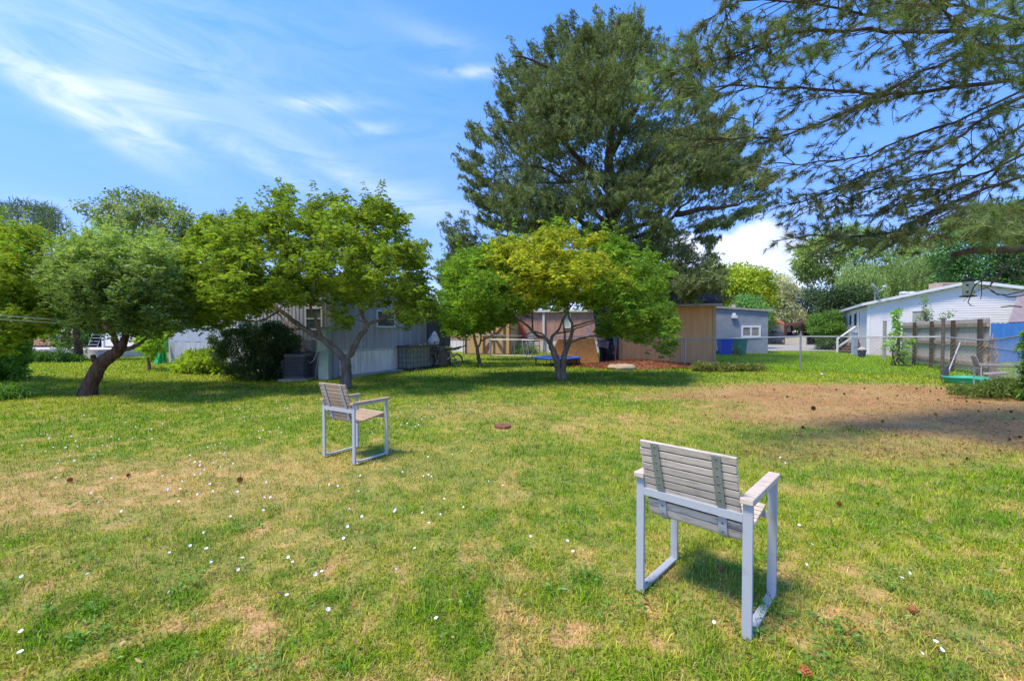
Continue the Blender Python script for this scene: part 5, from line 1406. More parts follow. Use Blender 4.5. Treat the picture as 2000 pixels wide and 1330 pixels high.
def beside_trailer():
    # air conditioner
    b = gp(571, 744); c = Vector((b.x, b.y + .35, 0)); w = .70
    t = thing('air_conditioner', 'square dark gray air conditioner unit on a pad beside the dark bush', 'air conditioner', (c.x, c.y, 0), rotz=R(4))
    t.scale = (.9, .9, 1.0)
    mg = mat('ac_grille', (.085, .09, .10), .55, (.06, .065, .072), 5); ml = mat('ac_cabinet', (.15, .155, .16), .5); 
    m = MB(); m.ab(-.45, .45, -.45, .45, -.02, .05); m.build('pad', M_conc, t, local=True)
    def rr(s, z, k=6, r=.09):
        pts = []
        for cx, cy, a0 in ((s - r, s - r, 0), (-s + r, s - r, 90), (-s + r, -s + r, 180), (s - r, -s + r, 270)):
            for j in range(k): a = R(a0 + 90 * j / (k - 1)); pts.append(Vector((cx + r * math.cos(a), cy + r * math.sin(a), z)))
        return pts
    def ringed(levels):
        m = MB(); L = [rr(s, z) for s, z in levels]; n = len(L[0])
        for l in L: m.v.extend(l)
        for i in range(len(L) - 1):
            for k in range(n): m.f.append((i * n + k, i * n + (k + 1) % n, (i + 1) * n + (k + 1) % n, (i + 1) * n + k))
        m.f.append(tuple(range(n))[::-1]); m.f.append(tuple((len(L) - 1) * n + k for k in range(n))); return m
    ringed([(.325, .05), (.325, .70)]).build('coil', mg, t, local=True)
    m = MB()
    for i in range(52):   # fine louvres
        z = .08 + i * .012; L = rr(.334, z); 
        for k in range(len(L)): m.bar(L[k], L[(k + 1) % len(L)], .003, .004)
    m.build('louvres', mg, t, local=True)
    m = MB()
    for z in (.10, .22, .34, .46, .58, .68):
        L = rr(.345, z)
        for k in range(len(L)): m.tube([L[k], L[(k + 1) % len(L)]], .004, 4)
    for f in np.linspace(-.25, .25, 5):
        for s in (-.345, .345): m.tube([(f, s, .06), (f, s, .70)], .004, 4); m.tube([(s, f, .06), (s, f, .70)], .004, 4)
    m.build('wire_guard', ml, t, local=True)
    ringed([(.35, .69), (.355, .72), (.345, .75), (.30, .765)]).build('top_cover', ml, t, local=True)
    ringed([(.35, .045), (.352, .09), (.342, .095)]).build('base_rail', ml, t, local=True)
    m = MB()
    for r_ in (.07, .12, .17, .22, .265): m.tube([(r_ * math.cos(a), r_ * math.sin(a), .775 + .03 * (1 - r_ / .27)) for a in np.linspace(0, 2 * math.pi, 25)], .005, 4, cap=False)
    for k in range(10): a = k * math.pi / 5; m.tube([(.05 * math.cos(a), .05 * math.sin(a), .80), (.28 * math.cos(a), .28 * math.sin(a), .77)], .005, 4)
    m.build('fan_guard', mat('blue_grey_metal', (.06, .07, .13), .5), t, local=True)
    m = MB(); m.ab(-.27, -.20, -.352, -.347, .52, .545); m.build('badge', mat('badge_red', (.45, .07, .03), .5), t, local=True)
    # meter box
    s = 2.15
    p = on_wall(TC, TA, 3.4 - .95, 1.0)
    t = thing('meter_box', 'small gray utility box mounted on the trailer wall above the air conditioner', 'utility box', p)
    mm = mat('meter_grey', (.33, .35, .38), .5, (.27, .29, .32), 9)
    m = MB(); panel(m, TC, TA, 2.42, 2.72, .80, 1.16, .02, .16); m.build('case', mm, t, bevel=.012)
    m = MB(); panel(m, TC, TA, 2.44, 2.70, .83, 1.03, .16, .175); m.build('door', mm, t, bevel=.005)
    q0 = on_wall(TC, TA, 2.57, .80, .09)
    m = MB(); m.tube([q0, q0 + Vector((0, 0, -.35)), q0 + Vector((.02, -.05, -.8))], .022, 8); m.build('conduit', mm, t)
    # pale green service pedestal
    b = gp(632, 742); mgp = mat('pedestal_green', (.36, .46, .42), .55, (.30, .39, .36), 4, bump=.05)
    t = thing('service_pedestal', 'tall pale green metal utility cabinet left of the forked trunk', 'utility cabinet', (b.x, b.y, 0), rotz=R(-3))
    m = MB(); m.ab(-.15, .15, 0, .22, -.02, 1.52); m.build('cabinet', mgp, t, local=True, bevel=.01)
    m = MB(); m.ab(-.165, .125, -.035, -.001, .85, 1.50); m.build('door', mgp, t, local=True, bevel=.008)
    m = MB(); m.ab(-.165, .17, -.05, .23, 1.521, 1.545); m.build('cap', mgp, t, local=True, bevel=.004)
    m = MB(); m.ab(-.17, .16, -.055, -.002, .825, .845); m.build('ledge', mgp, t, local=True); m = MB(); m.ab(-.149, .149, -.012, -.001, .02, .42); m.build('lower_panel', mgp, t, local=True, bevel=.004)
    m = MB()
    cA = Vector((-.16, .05, .85)); m.tube([(-.13, -.02, .83), (-.2, -.03, .72), (-.27, -.02, .58), (-.38, 0, .50), (-.48, .03, .55), (-.56, .06, .62), (-.68, .12, .60)], .016, 7)
    m.tube([(-.08, -.03, .83), (-.14, -.05, .62), (-.22, 0, .30), (-.25, .02, .02)], .009, 6); m.build('conduit', mat('conduit', (.30, .31, .33), .5), t, local=True)
    # wire cage / dark crate with lid by the skirting
    a = gp(778, 727); bb = gp(830, 722)
    t = thing('wire_cage', 'low dark wire cage with a cluttered lid against the trailer skirting', 'cage', (a.x, a.y, 0))
    x0, y0 = TA[0], TA[1]
    u = Vector((TB[0] - TA[0], TB[1] - TA[1], 0)).normalized()
    nn = Vector((u.y, -u.x, 0))
    s0, s1 = 3.0, 4.75; o0, o1 = .10, .62; zt = .84
    md = mat('cage_dark', (.20, .225, .215), .7, (.28, .30, .29), 6); mw = mat('cage_wire', (.05, .05, .055), .6)
    m = MB(); panel(m, TA, TB, s0 + .02, s1, .08, zt, o0, o1 - .05); m.build('box', md, t)
    m = MB()
    def W(s, z, o): return on_wall(TA, TB, s, z, o)
    for s in np.linspace(s0, s1, 9): m.tube([W(s, .05, o1), W(s, zt, o1)], .007, 4)
    for z in np.linspace(.08, zt, 5): m.tube([W(s0, z, o1 + .004), W(s1, z, o1 + .004)], .006, 4); m.tube([W(s0, z, o0), W(s0, z, o1)], .006, 4)
    for o in np.linspace(o0, o1, 4): m.tube([W(s0, .05, o), W(s0, zt, o)], .006, 4)
    m.build('wire', mw, t)
    m = MB(); panel(m, TA, TB, s0 - .06, s1 + .35, zt, zt + .05, o0 - .02, o1 + .06); m.build('lid', mat('lid_dark', (.06, .06, .055), .8, (.12, .11, .10), 12), t)
    m = MB(); panel(m, TA, TB, s0 - .1, s1 + .4, .0, .06, o0, o1 + .12); m.build('base_board', mat('dark_board', (.045, .04, .04), .9, (.08, .07, .06), 8), t)
    m = MB()
    for k in range(16):
        s = random.uniform(s0, s1); o = random.uniform(o0, o1); q = W(s, zt + .07, o); m.box(q, (random.uniform(.05, .16), random.uniform(.04, .1), random.uniform(.015, .05)), (random.gauss(0, .3), random.gauss(0, .3), random.uniform(0, 3)))
    o = m.build('yard_scraps', mat('scraps', (.35, .18, .12), .8, (.5, .45, .4), 7), None); tag(o, 'small scraps of wood and rubbish lying on the wire cage lid', 'scraps', kind='stuff')
    # white bag
    b = gp(848, 716); Y = b.y + .1; cx = at(848, 700, Y).x
    t = thing('white_bag', 'upright white plastic bag with a pointed top behind the wire cage lid', 'bag', (cx, Y, 0))
    m = MB(); prof = [(.19, .22, .0), (.20, .22, .35), (.19, .20, .75), (.22, .22, .98), (.24, .18, 1.06), (.15, .12, 1.22), (.04, .03, 1.42)]; n = 18
    for (rx, ry, z) in prof:
        for k in range(n):
            a = 2 * math.pi * k / n; w = 1 + .10 * math.sin(3 * a + z * 6) + random.gauss(0, .03); m.v.append(Vector((cx + rx * w * math.cos(a) + .03 * math.sin(z * 5), Y + ry * w * math.sin(a), z)))
    for i in range(len(prof) - 1):
        for k in range(n): m.f.append((i * n + k, i * n + (k + 1) % n, (i + 1) * n + (k + 1) % n, (i + 1) * n + k))
    m.f.append(tuple(range(n))[::-1]); m.f.append(tuple((len(prof) - 1) * n + k for k in range(n)))
    m.build('sack', mat('bag_white', (.72, .71, .76), .45, (.58, .57, .63), 5, bump=.4, bscale=9), t, smooth=False)
    m = MB(); m.tube([(cx + .02, Y - .05, 1.18), (cx + .08, Y - .08, 1.27), (cx + .12, Y - .04, 1.12)], .012, 6); m.build('tie', M_black, t)
    # dirt bike seen from its rear right
    wl = gp(891, 717); Yb = wl.y
    t = thing('dirt_bike', 'small black dirt bike parked behind the wire cage with its rear wheel to the right', 'motorbike', (wl.x, Yb, 0), rotz=R(14))
    mt = mat('tyre_black', (.016, .016, .018), .85); ms = mat('rim_grey', (.30, .31, .33), .4, metal=.6); mb_ = mat('engine_dark', (.05, .05, .055), .45, (.14, .14, .15), 15, metal=.4)
    def wheel(x, r=.27):
        m = MB(); k = 26; rr_ = [(r - .05, -.028), (r - .012, -.034), (r, -.014), (r, .014), (r - .012, .034), (r - .05, .028)]
        n = len(rr_)
        for i in range(k):
            a = 2 * math.pi * i / k
            for (q, y) in rr_: m.v.append(Vector((x + q * math.cos(a), y, r + q * math.sin(a))))
        for i in range(k):
            for j in range(n): m.f.append((i * n + j, i * n + (j + 1) % n, ((i + 1) % k) * n + (j + 1) % n, ((i + 1) % k) * n + j))
        tyre = m.build('wheel', mt, t, local=True)
        m = MB(); m.tube([(x + (r - .05) * math.cos(a), 0, r + (r - .05) * math.sin(a)) for a in np.linspace(0, 2 * math.pi, 27)], .012, 6, cap=False)
        for i in range(18): a = 2 * math.pi * i / 18; m.tube([(x, .02 * (-1) ** i, r), (x + (r - .055) * math.cos(a), 0, r + (r - .055) * math.sin(a))], .0025, 3)
        m.tube([(x, -.05, r), (x, .05, r)], .035, 10); m.build('rim', ms, tyre, local=True)
    wheel(0); wheel(-1.08, .28)
    m = MB()
    for y in (-.06, .06): m.bar((0, y, .27), (-.42, y, .33), .02, .04); m.tube([(-.02, y, .30), (-.22, y, .62)], .014, 6)
    m.tube([(-.42, 0, .33), (-.40, 0, .62), (-.75, 0, .72), (-.82, 0, .78)], .022, 7); m.tube([(-.42, 0, .30), (-.70, 0, .32), (-.80, 0, .70)], .020, 7)
    m.tube([(-.80, 0, .70), (-.15, 0, .66), (.12, 0, .72)], .016, 6)
    m.build('frame', M_black, t, local=True)
    m = MB(); m.box((-.55, 0, .40), (.26, .18, .20), (0, .2, 0)); m.tube([(-.60, 0, .46), (-.68, 0, .62)], .07, 10)
    for i in range(6): q = Vector((-.60, 0, .46)).lerp(Vector((-.68, 0, .62)), i / 5); m.tube([q, q + Vector((-.004, 0, .010))], .092, 10)
    m.tube([(-.45, -.10, .38), (-.45, .10, .38)], .075, 12); m.build('engine', mb_, t, local=True, bevel=.01)
    m = MB(); m.prism([Vector((.20, -.06, .80)), Vector((-.05, -.07, .70)), Vector((-.50, -.08, .66)), Vector((-.50, -.08, .74)), Vector((-.1, -.07, .77)), Vector((.20, -.06, .83))], (0, .14, 0)); m.build('seat', M_black, t, local=True, bevel=.012)
    m = MB(); m.prism([Vector((.42, -.05, .86)), Vector((.05, -.06, .71)), Vector((.05, -.06, .74)), Vector((.40, -.05, .89))], (0, .11, 0)); m.build('rear_fender', M_black, t, local=True, bevel=.006)
    m = MB(); m.prism([Vector((-.50, -.10, .62)), Vector((-.78, -.10, .64)), Vector((-.80, -.07, .84)), Vector((-.55, -.07, .80))], (0, .19, 0)); m.build('tank', mat('tank_dark', (.03, .035, .05), .3), t, local=True, bevel=.02)
    m = MB()
    for y in (-.09, .09): m.tube([(-1.08, y, .28), (-.90, y, .70), (-.84, y, .92)], .018, 7)
    m.build('fork', mb_, t, local=True)
    m = MB(); m.prism([Vector((-.66, -.16, .05)), Vector((-.36, -.18, .05)), Vector((-.38, -.16, .4)), Vector((-.45, -.12, .80)), Vector((-.60, -.12, .84)), Vector((-.70, -.15, .5))], (0, .06, 0)); m.build('cover', mat('black_cover', (.02, .02, .024), .6, (.05, .05, .055), 6, bump=.5), t, local=True, bevel=.03)
    m = MB(); m.tube([(-.80, -.36, 1.02), (-.84, -.2, 1.0), (-.86, -.06, .94), (-.86, .06, .94), (-.84, .2, 1.0), (-.80, .36, 1.02)], .012, 7); m.build('handlebar', M_black, t, local=True)
    m = MB(); m.prism([Vector((-1.42, -.05, .60)), Vector((-1.05, -.05, .68)), Vector((-.85, -.05, .64)), Vector((-.85, -.05, .67)), Vector((-1.05, -.05, .71)), Vector((-1.42, -.05, .62))], (0, .10, 0)); m.build('front_fender', M_black, t, local=True)
    m = MB(); m.tube([(-.62, -.12, .36), (-.40, -.14, .30), (-.20, -.14, .42), (.05, -.14, .55)], [.018, .02, .03, .04], 8); m.build('exhaust', mb_, t, local=True)
beside_trailer()

# ------------------------------------------------------------------ centre background
def centre_background():
    # mulch bed of fallen pine needles
    mm = bpy.data.materials.new('needle_mulch')
    n = 60; m = MB(); poly = []
    c = at(1245, 712, 17.6)
    rr = np.linspace(0, 1, 12); aa = np.linspace(0, 2 * math.pi, 41)[:-1]
    V = []; 
    for r_ in rr:
        for a in aa:
            w = 1 + .12 * math.sin(3 * a + 1) + .06 * math.sin(7 * a)
            x = c.x + math.cos(a) * 2.9 * r_ * w; y = c.y + math.sin(a) * 1.65 * r_ * w
            z = .22 * (1 - r_ ** 2) * max(0, min(1, (x - c.x + 2.5) / 1.5)) * max(0, 1 - abs(x - c.x - .2) / 3.0) + .012 - .03 * (r_ == 1) + random.gauss(0, .012)
            V.append(Vector((x, y, z)))
    m.v = V; na = len(aa)
    for i in range(len(rr) - 1):
        for k in range(na):
            m.f.append((i * na + k, i * na + (k + 1) % na, (i + 1) * na + (k + 1) % na, (i + 1) * na + k))
    o = m.build('mulch_bed', mat('needle_mulch2', (.17, .060, .030), .95, (.27, .11, .055), 14, bump=.8, bscale=45), None)
    tag(o, 'reddish brown heap of pine needle mulch before the brown shed', kind='structure')
    EXCL.append((c.x, c.y, 1.7)); EXCL.append((c.x - 1.4, c.y, 1.2)); EXCL.append((c.x + 1.4, c.y, 1.1))
    # chips on the mulch
    k = 3200; a = RNG.uniform(0, 2 * np.pi, k); r_ = np.sqrt(RNG.random(k)) * 1.12
    P = np.stack([c.x + np.cos(a) * 2.9 * r_, c.y + np.sin(a) * 1.65 * r_, RNG.uniform(.02, .06, k) + .20 * np.clip(1 - r_ ** 2, 0, 1) * np.clip((np.cos(a) * 2.9 * r_ + 2.5) / 1.5, 0, 1) * np.clip(1 - np.abs(np.cos(a) * 2.9 * r_ - .2) / 3.0, 0, 1)], 1)
    D = RNG.normal(0, 1, (k, 3)); D[:, 2] *= .3
    o = leaves_mesh('mulch_chips', P, D, RNG.uniform(.04, .14, k), .035, colours(k, (.19, .075, .04), .6), LEAF, None); tag(o, 'loose bark chips and needles on the reddish mulch', 'mulch', kind='stuff')
    # stone ring
    b = gp(1218, 722); t = thing('stone_basin', 'low pale stone ring lying at the edge of the mulch', 'stone ring', (b.x, b.y + .3, 0))
    m = MB(); prof = [(.50, 0), (.53, .08), (.45, .16), (.36, .17), (.31, .13), (.28, .05), (.05, .04)]
    m.lathe((b.x, b.y + .3, 0), prof, 18)
    for v in m.v: v.x += random.gauss(0, .015); v.z += random.gauss(0, .006)
    m.build('ring', mat('pale_stone', (.52, .37, .25), .9, (.38, .34, .25), 4, bump=.5, bscale=14), t)
    m = MB(); m.lathe((b.x, b.y + .3, 0.06), [(.29, 0), (.20, .06), (.01, .075)], 16); m.build('soil', mat('mossy', (.12, .16, .08), .95, (.25, .2, .12), 12), t)
    # brown shed
    Cc = (8.44, 17.7); th = R(160); L = 3.98
    Ld = (Cc[0] + L * math.cos(th), Cc[1] + L * math.sin(th))      # left end, farther
    t = thing('brown_shed', 'tan-brown plywood shed with a dark shingled roof', 'shed', (Cc[0], Cc[1], 0))
    Mb = mat('brown_siding', (.78, .41, .17), .75, (.66, .34, .14), 1.6, (5, 5, .35), bump=.08, bscale=10)
    m = MB(); wall(m, Ld, Cc, -.05, 2.52, 2.5); m.build('wall', Mb, t)
    m = MB()
    for i in range(4):
        s0 = i * 1.22; s1 = min(L, s0 + 1.21)
        if s1 - s0 < .1: continue
        panel(m, Ld, Cc, s0 + .004, s1 - .004, -.02, 2.45, 0, .016)
        g = s0 + .2
        while g < s1 - .05: g += .2
    m.build('siding_panel', Mb, t)
    m = MB()
    for i in range(1, 20):
        s = i * .203
        if abs((s % 1.22)) < .05: continue
        panel(m, Ld, Cc, s - .004, s + .004, .0, 2.44, .014, .0185)
    m.build('grooves', mat('brown_groove', (.50, .26, .125), .8), t)
    m = MB(); panel(m, Ld, Cc, L - .10, L + .02, -.02, 2.50, .016, .045); m.build('corner_board', mat('raw_pine_board', (.62, .40, .20), .7, (.48, .28, .13), 6, (4, 4, .4)), t)
    Ms = mat('dark_shingles', (.045, .042, .062), .85, (.075, .068, .090), 10, (1, 1, 3), bump=.5, bscale=22)
    d = Vector((Cc[0] - Ld[0], Cc[1] - Ld[1], 0)).normalized(); nb = Vector((-d.y, d.x, 0))
    e0 = P2(Ld, 2.56) - d * .2 - nb * .28; e1 = P2(Cc, 2.56) + d * .22 - nb * .28; up = Vector((0, 0, 1))
    r0 = e0 + nb * 1.55 + up * .92; r1 = e1 + nb * 1.55 + up * .92; f0 = r0 + nb * 1.55 - up * .92; f1 = r1 + nb * 1.55 - up * .92
    m = MB(); m.hexa([e0, e1, r1, r0, e0 + up * .05, e1 + up * .05, r1 + up * .05, r0 + up * .05]); m.hexa([r0, r1, f1, f0, r0 + up * .05, r1 + up * .05, f1 + up * .05, f0 + up * .05])
    ln = (e1 - e0).length
    for k in range(9):   # shingle courses
        f = k / 9; p0 = e0.lerp(r0, f) + up * .051; p1 = e1.lerp(r1, f) + up * .051; q0 = e0.lerp(r0, f + .115) + up * .052; q1 = e1.lerp(r1, f + .115) + up * .052
        m.hexa([p0, p1, q1, q0, p0 + up * .014, p1 + up * .014, q1 + up * .002, q0 + up * .002])
    m.build('roof', Ms, t)
    m = MB(); m.bar(e0 - up * .05 - nb * .012, e1 - up * .05 - nb * .012, .025, .10); m.build('eave_trim', mat('eave_grey', (.42, .38, .36), .6), t)
    m = MB(); m.bar(e1 + d * .015 - up * .05, r1 + d * .015 - up * .05, .03, .14); m.bar(r1 + d * .015 - up * .05, f1 + d * .015 - up * .05, .03, .14); m.build('rake_board', mat('rake_rust', (.30, .14, .09), .7), t)
    m = MB(); m.prism([P2(Ld, 2.5) + nb * .02, P2(Ld, 2.5) + nb * 2.48, P2(Ld, 3.3) + nb * 1.25], d * (L - .02)); m.build('gable', Mb, t)
    # dark tarpaulin hung left of the shed
    t = thing('dark_tarp', 'black crumpled tarpaulin hanging in the gap left of the brown shed', 'tarp', (at(1185, 700, 18.9).x, 18.9, 0))
    V = []; nu, nv = 14, 22
    for j in range(nv):
        for i in range(nu):
            px = 1158 + 50 * i / (nu - 1); py = 606 + 104 * j / (nv - 1); px += (1 - i / (nu - 1)) * (j / (nv - 1)) * 16
            p = at(px, py, 18.9 + .12 * math.sin(i * 1.3 + j * .25) + random.gauss(0, .03)); V.append(p)
    m = MB(); m.v = V; m.f = [(j * nu + i, j * nu + i + 1, (j + 1) * nu + i + 1, (j + 1) * nu + i) for j in range(nv - 1) for i in range(nu - 1)]
    o = m.build('sheet', mat('tarp_black', (.022, .024, .032), .32, (.05, .055, .075), 5, bump=.5, bscale=9), t); sm = o.modifiers.new('s', 'SOLIDIFY'); sm.thickness = .02
    m = MB(); m.tube([at(1202, 708, 18.7), at(1202, 606, 18.7)], .03, 8); m.bar(at(1160, 606, 18.95), at(1208, 604, 18.95), .06, .08); m.build('post', mat('weathered_post', (.22, .13, .09), .8), t)
    m = MB(); m.box(at(1178, 672, 18.6), (.42, .25, .30), (0, .2, .2)); m.lathe(at(1174, 664, 18.5), [(.02, -.05), (.20, 0), (.17, .09), (.02, .13)], 12); m.build('bundle', mat('bundle_blue', (.07, .085, .13), .5, (.2, .14, .12), 3), t)
    m = MB(); m.prism([at(1198, 640, 18.75), at(1206, 648, 18.75), at(1204, 682, 18.75), at(1199, 672, 18.75)], (0, .03, 0)); m.build('teal_cloth', mat('teal_cloth', (.06, .30, .34), .8, (.12, .42, .45), 9), t)
    # leaning particle board
    M_osb = mat('particle_board', (.52, .24, .065), .85, (.34, .14, .04), 9, detail=9, bump=.3, bscale=20)
    t = thing('particle_board', 'orange-brown particle board panel leaning beside the trampoline', 'board', gp(1130, 713))
    Yb = 18.3
    q = [at(1098, 712, Yb), at(1171, 711, Yb - .1), at(1160, 660, Yb + .35), at(1112, 663, Yb + .35)]
    m = MB(); m.prism(q, (0.02, .04, 0)); m.build('panel', M_osb, t)
    q = [at(1071, 700, Yb + .9), at(1105, 712, Yb + .2), at(1114, 663, Yb + .5), at(1090, 663, Yb + .9)]
    m = MB(); m.prism(q, (0, .04, 0)); m.build('side_panel', mat('particle_board_side', (.40, .17, .05), .85, (.28, .11, .035), 9), t)
    m = MB(); m.bar(at(1145, 640, 19.3), at(1154, 657, 19.0), .05, .05); m.build('brace', M_white, t)
    # trampoline
    c = at(1088, 701, 17.9); R0 = 1.02
    t = thing('trampoline', 'low blue-edged mini trampoline on the grass behind the centre peach trunk', 'trampoline', (c.x, c.y, 0))
    m = MB(); n = 8; ring = lambda r_, z: [Vector((c.x + r_ * math.cos(2 * math.pi * (k + .5) / n), c.y + r_ * math.sin(2 * math.pi * (k + .5) / n), z)) for k in range(n)]
    def oct_ring(r0, r1, z0, z1):
        m = MB(); A1, A2, B1, B2 = ring(r0, z0), ring(r1, z0), ring(r0, z1), ring(r1, z1); m.v = A1 + A2 + B1 + B2
        for k in range(n):
            j = (k + 1) % n
            m.f += [(k, j, n + j, n + k), (2 * n + k, 3 * n + k, 3 * n + j, 2 * n + j), (n + k, n + j, 3 * n + j, 3 * n + k), (k, 2 * n + k, 2 * n + j, j)]
        return m
    oct_ring(.72, R0, .31, .35).build('pad', mat('pad_blue', (.035, .13, .62), .5, (.05, .17, .72), 6), t)
    m = MB(); m.v = ring(.72, .322); m.f = [tuple(range(n))]; m.build('jumping_mat', M_black, t)
    m = MB(); rg = ring(R0 - .05, .30); m.tube(rg + [rg[0]], .02, 6); m.build('frame', M_black, t)
    for k in range(8):
        a = 2 * math.pi * (k + .5) / 8; x, y = c.x + (R0 - .06) * math.cos(a), c.y + (R0 - .06) * math.sin(a)
        m = MB(); m.tube([(x, y, .30), (x, y, 0)], .016, 6); m.build('leg', M_black, t)
    # yellow shed with brown trims
    M_y = mat('yellow_shed_wall', (.60, .40, .16), .75, (.54, .35, .14), 1.5); M_bt = mat('brown_trim', (.105, .045, .030), .7, (.15, .07, .05), 8)
    a = at(908, 690, 27.0); b = at(998, 690, 26.4); a, b = (a.x, a.y), (b.x, b.y); Lf = math.hypot(b[0] - a[0], b[1] - a[1])
    t = thing('yellow_shed', 'yellow barn-style shed with brown cross-braced door', 'shed', (a[0], a[1], 0))
    m = MB(); wall(m, a, b, .0, 2.05, 2.4); m.build('wall', M_y, t)
    m = MB(); panel(m, a, b, 0, .12, 0, 2.05, -.01, .03); panel(m, a, b, Lf - .12, Lf, 0, 2.05, -.01, .03); panel(m, a, b, 0, Lf, 2.05, 2.16, -.01, .05); panel(m, a, b, 0, Lf, -.02, .05, -.01, .04); m.build('trim', M_bt, t)
    m = MB(); s0, s1 = 1.18, 2.62
    panel(m, a, b, s0, s0 + .12, .06, 1.95, .01, .05); panel(m, a, b, s1 - .12, s1, .06, 1.95, .01, .05); panel(m, a, b, s0 + .12, s1 - .12, 1.83, 1.95, .01, .049); panel(m, a, b, s0 + .12, s1 - .12, 1.10, 1.22, .01, .048)
    sm_ = (s0 + s1) / 2; panel(m, a, b, sm_ - .05, sm_ + .05, .06, 1.83, .012, .046)
    for (p, q2, z0, z1) in ((s0 + .12, s1 - .12, 1.83, .30), (s0 + .12, s1 - .12, .30, 1.83), (s0 + .15, sm_, .10, 1.1), (s1 - .15, sm_, .10, 1.1)): m.bar(on_wall(a, b, p, z0, .036), on_wall(a, b, q2, z1, .036), .03, .10)
    dd = m.build('door', M_bt, t)
    m = MB(); panel(m, a, b, s1 - .2, s1 - .14, 1.0, 1.12, .05, .09); m.build('latch', M_black, dd)
    d = Vector((b[0] - a[0], b[1] - a[1], 0)).normalized(); nb = Vector((-d.y, d.x, 0))
    A0, B0 = P2(a, 2.16) - d * .15 - nb * .2, P2(b, 2.16) + d * .15 - nb * .2
    pr = [A0, A0.lerp(B0, .17) + up * .62, A0.lerp(B0, .5) + up * .95, A0.lerp(B0, .83) + up * .62, B0]
    m = MB()
    for i in range(4): m.prism([pr[i], pr[i + 1], pr[i + 1] + up * .06, pr[i] + up * .06], nb * 2.8)
    m.build('roof', mat('brown_roof', (.10, .06, .05), .85, (.15, .10, .08), 8), t)
    m = MB(); m.prism([p + nb * .2 for p in pr], nb * .1); m.build('gable', M_y, t)
    # pink trailer
    a = at(868, 690, 30); b = at(1170, 690, 28.4); a, b = (a.x, a.y), (b.x, b.y); Lf = math.hypot(b[0] - a[0], b[1] - a[1])
    M_pk = mat('pink_siding', (.50, .30, .255), .6, (.45, .26, .225), 1.5)
    t = thing('pink_trailer_home', 'dusty pink trailer home with white skirting behind the yellow shed', 'trailer home', (a[0], a[1], 0))
    m = MB(); wall(m, a, b, .78, 2.72, 4.5); m.build('wall', M_pk, t)
    m = MB(); ribs(m, a, b, 0, Lf, .8, 2.72, .6, .015, .003); m.build('siding', M_pk, t)
    m = MB(); wall(m, a, b, -.02, .78, 4.4); ribs(m, a, b, 0, Lf, 0, .78, .3, .012, .004); m.build('skirting', M_white, t)
    m = MB(); panel(m, a, b, -.2, Lf + .2, 2.72, 2.86, -4.7, .22); m.build('roof', M_white, t)
    s = 4.5 * 0 + (at(1064, 650, 29).x - a[0]); m = MB(); panel(m, a, b, s - .07, s + .07, 0, 2.7, .02, .14); m.build('downpipe', M_white, t)
    s = at(1110, 625, 28.7).x - a[0]; window(t, a, b, s - .28, s + .28, 1.65, 2.65, out=.02, fw=.08, glass=mat('bright_glass', (.45, .55, .55), .15, (.3, .42, .42), 2))
    s = at(1150, 640, 28.5).x - a[0]
    # red upright paddle/kayak, grey cupboard
    p = at(1021, 690, 28.2); t = thing('red_sled', 'bright red upright sled leaning on the pink trailer', 'sled', (p.x, p.y, 0))
    m = MB(); m.prism([Vector((p.x - .12, p.y, .05)), Vector((p.x + .15, p.y, .05)), Vector((p.x + .14, p.y + .05, 1.1)), Vector((p.x + .0, p.y + .1, 2.0)), Vector((p.x - .1, p.y + .08, 1.9)), Vector((p.x - .13, p.y + .04, 1.0))], (0, .05, 0)); m.build('board', mat('sled_red', (.68, .07, .03), .5, (.6, .1, .05), 5), t, bevel=.01)
    m = MB(); m.bar((p.x + .0, p.y - .01, .8), (p.x + .02, p.y + .02, 1.2), .05, .04); m.build('strap', M_black, t)
    p = at(1040, 690, 28.2); t = thing('outdoor_cupboard', 'narrow pale gray cupboard against the pink trailer', 'cupboard', (p.x, p.y, 0))
    mg = mat('cupboard_grey', (.38, .43, .52), .6, (.32, .36, .44), 4)
    m = MB(); m.ab(p.x - .25, p.x + .1, p.y, p.y + .4, 0, 1.25); m.build('cabinet', mg, t, bevel=.01)
    m = MB(); m.ab(p.x - .22, p.x + .07, p.y - .02, p.y - .002, .05, 1.2); m.build('door', mg, t, bevel=.006)
    p = at(1049, 690, 28.2); t = thing('wooden_chair', 'small brown wooden chair beside the gray cupboard', 'chair', (p.x, p.y, 0)); mw = mat('chair_brown', (.26, .13, .07), .7)
    for sx in (-.18, .18):
        m = MB(); m.ab(p.x + sx - .02, p.x + sx + .02, p.y + .36, p.y + .4, 0, 1.0); m.build('leg', mw, t); m = MB(); m.ab(p.x + sx - .02, p.x + sx + .02, p.y, p.y + .04, 0, .44); m.build('leg', mw, t)
    m = MB(); m.ab(p.x - .22, p.x + .22, p.y - .02, p.y + .36, .44, .48); m.build('seat', mw, t); m = MB(); m.ab(p.x - .17, p.x + .17, p.y + .37, p.y + .39, .75, .98); m.build('backrest', mw, t)
    # folded dog-pen rails: two metal pens
    for (x0, x1, yb, Yp, lab) in ((958, 1028, 698, 24.5, 'galvanized pipe gate frame in the grass before the yellow shed'), (1020, 1062, 697, 23.5, 'small galvanized pipe frame right of the larger one, by the red sled')):
        p = at(x0, yb, Yp); q = at(x1, yb, Yp - .4); t = thing('pipe_frame', lab, 'frame', (p.x, p.y, 0)); a0, b0 = Vector((p.x, p.y, 0)), Vector((q.x, q.y, 0))
        m = MB(); m.tube([a0 + up * .95, b0 + up * .95], .03, 6); m.tube([a0 + up * .06, b0 + up * .06], .02, 6)
        k = 3 if x1 - x0 > 50 else 2
        for i in range(k + 1): s = a0.lerp(b0, i / k); m.tube([s, s + up * .95], .025, 6)
        m.build('rails', M_galv, t)
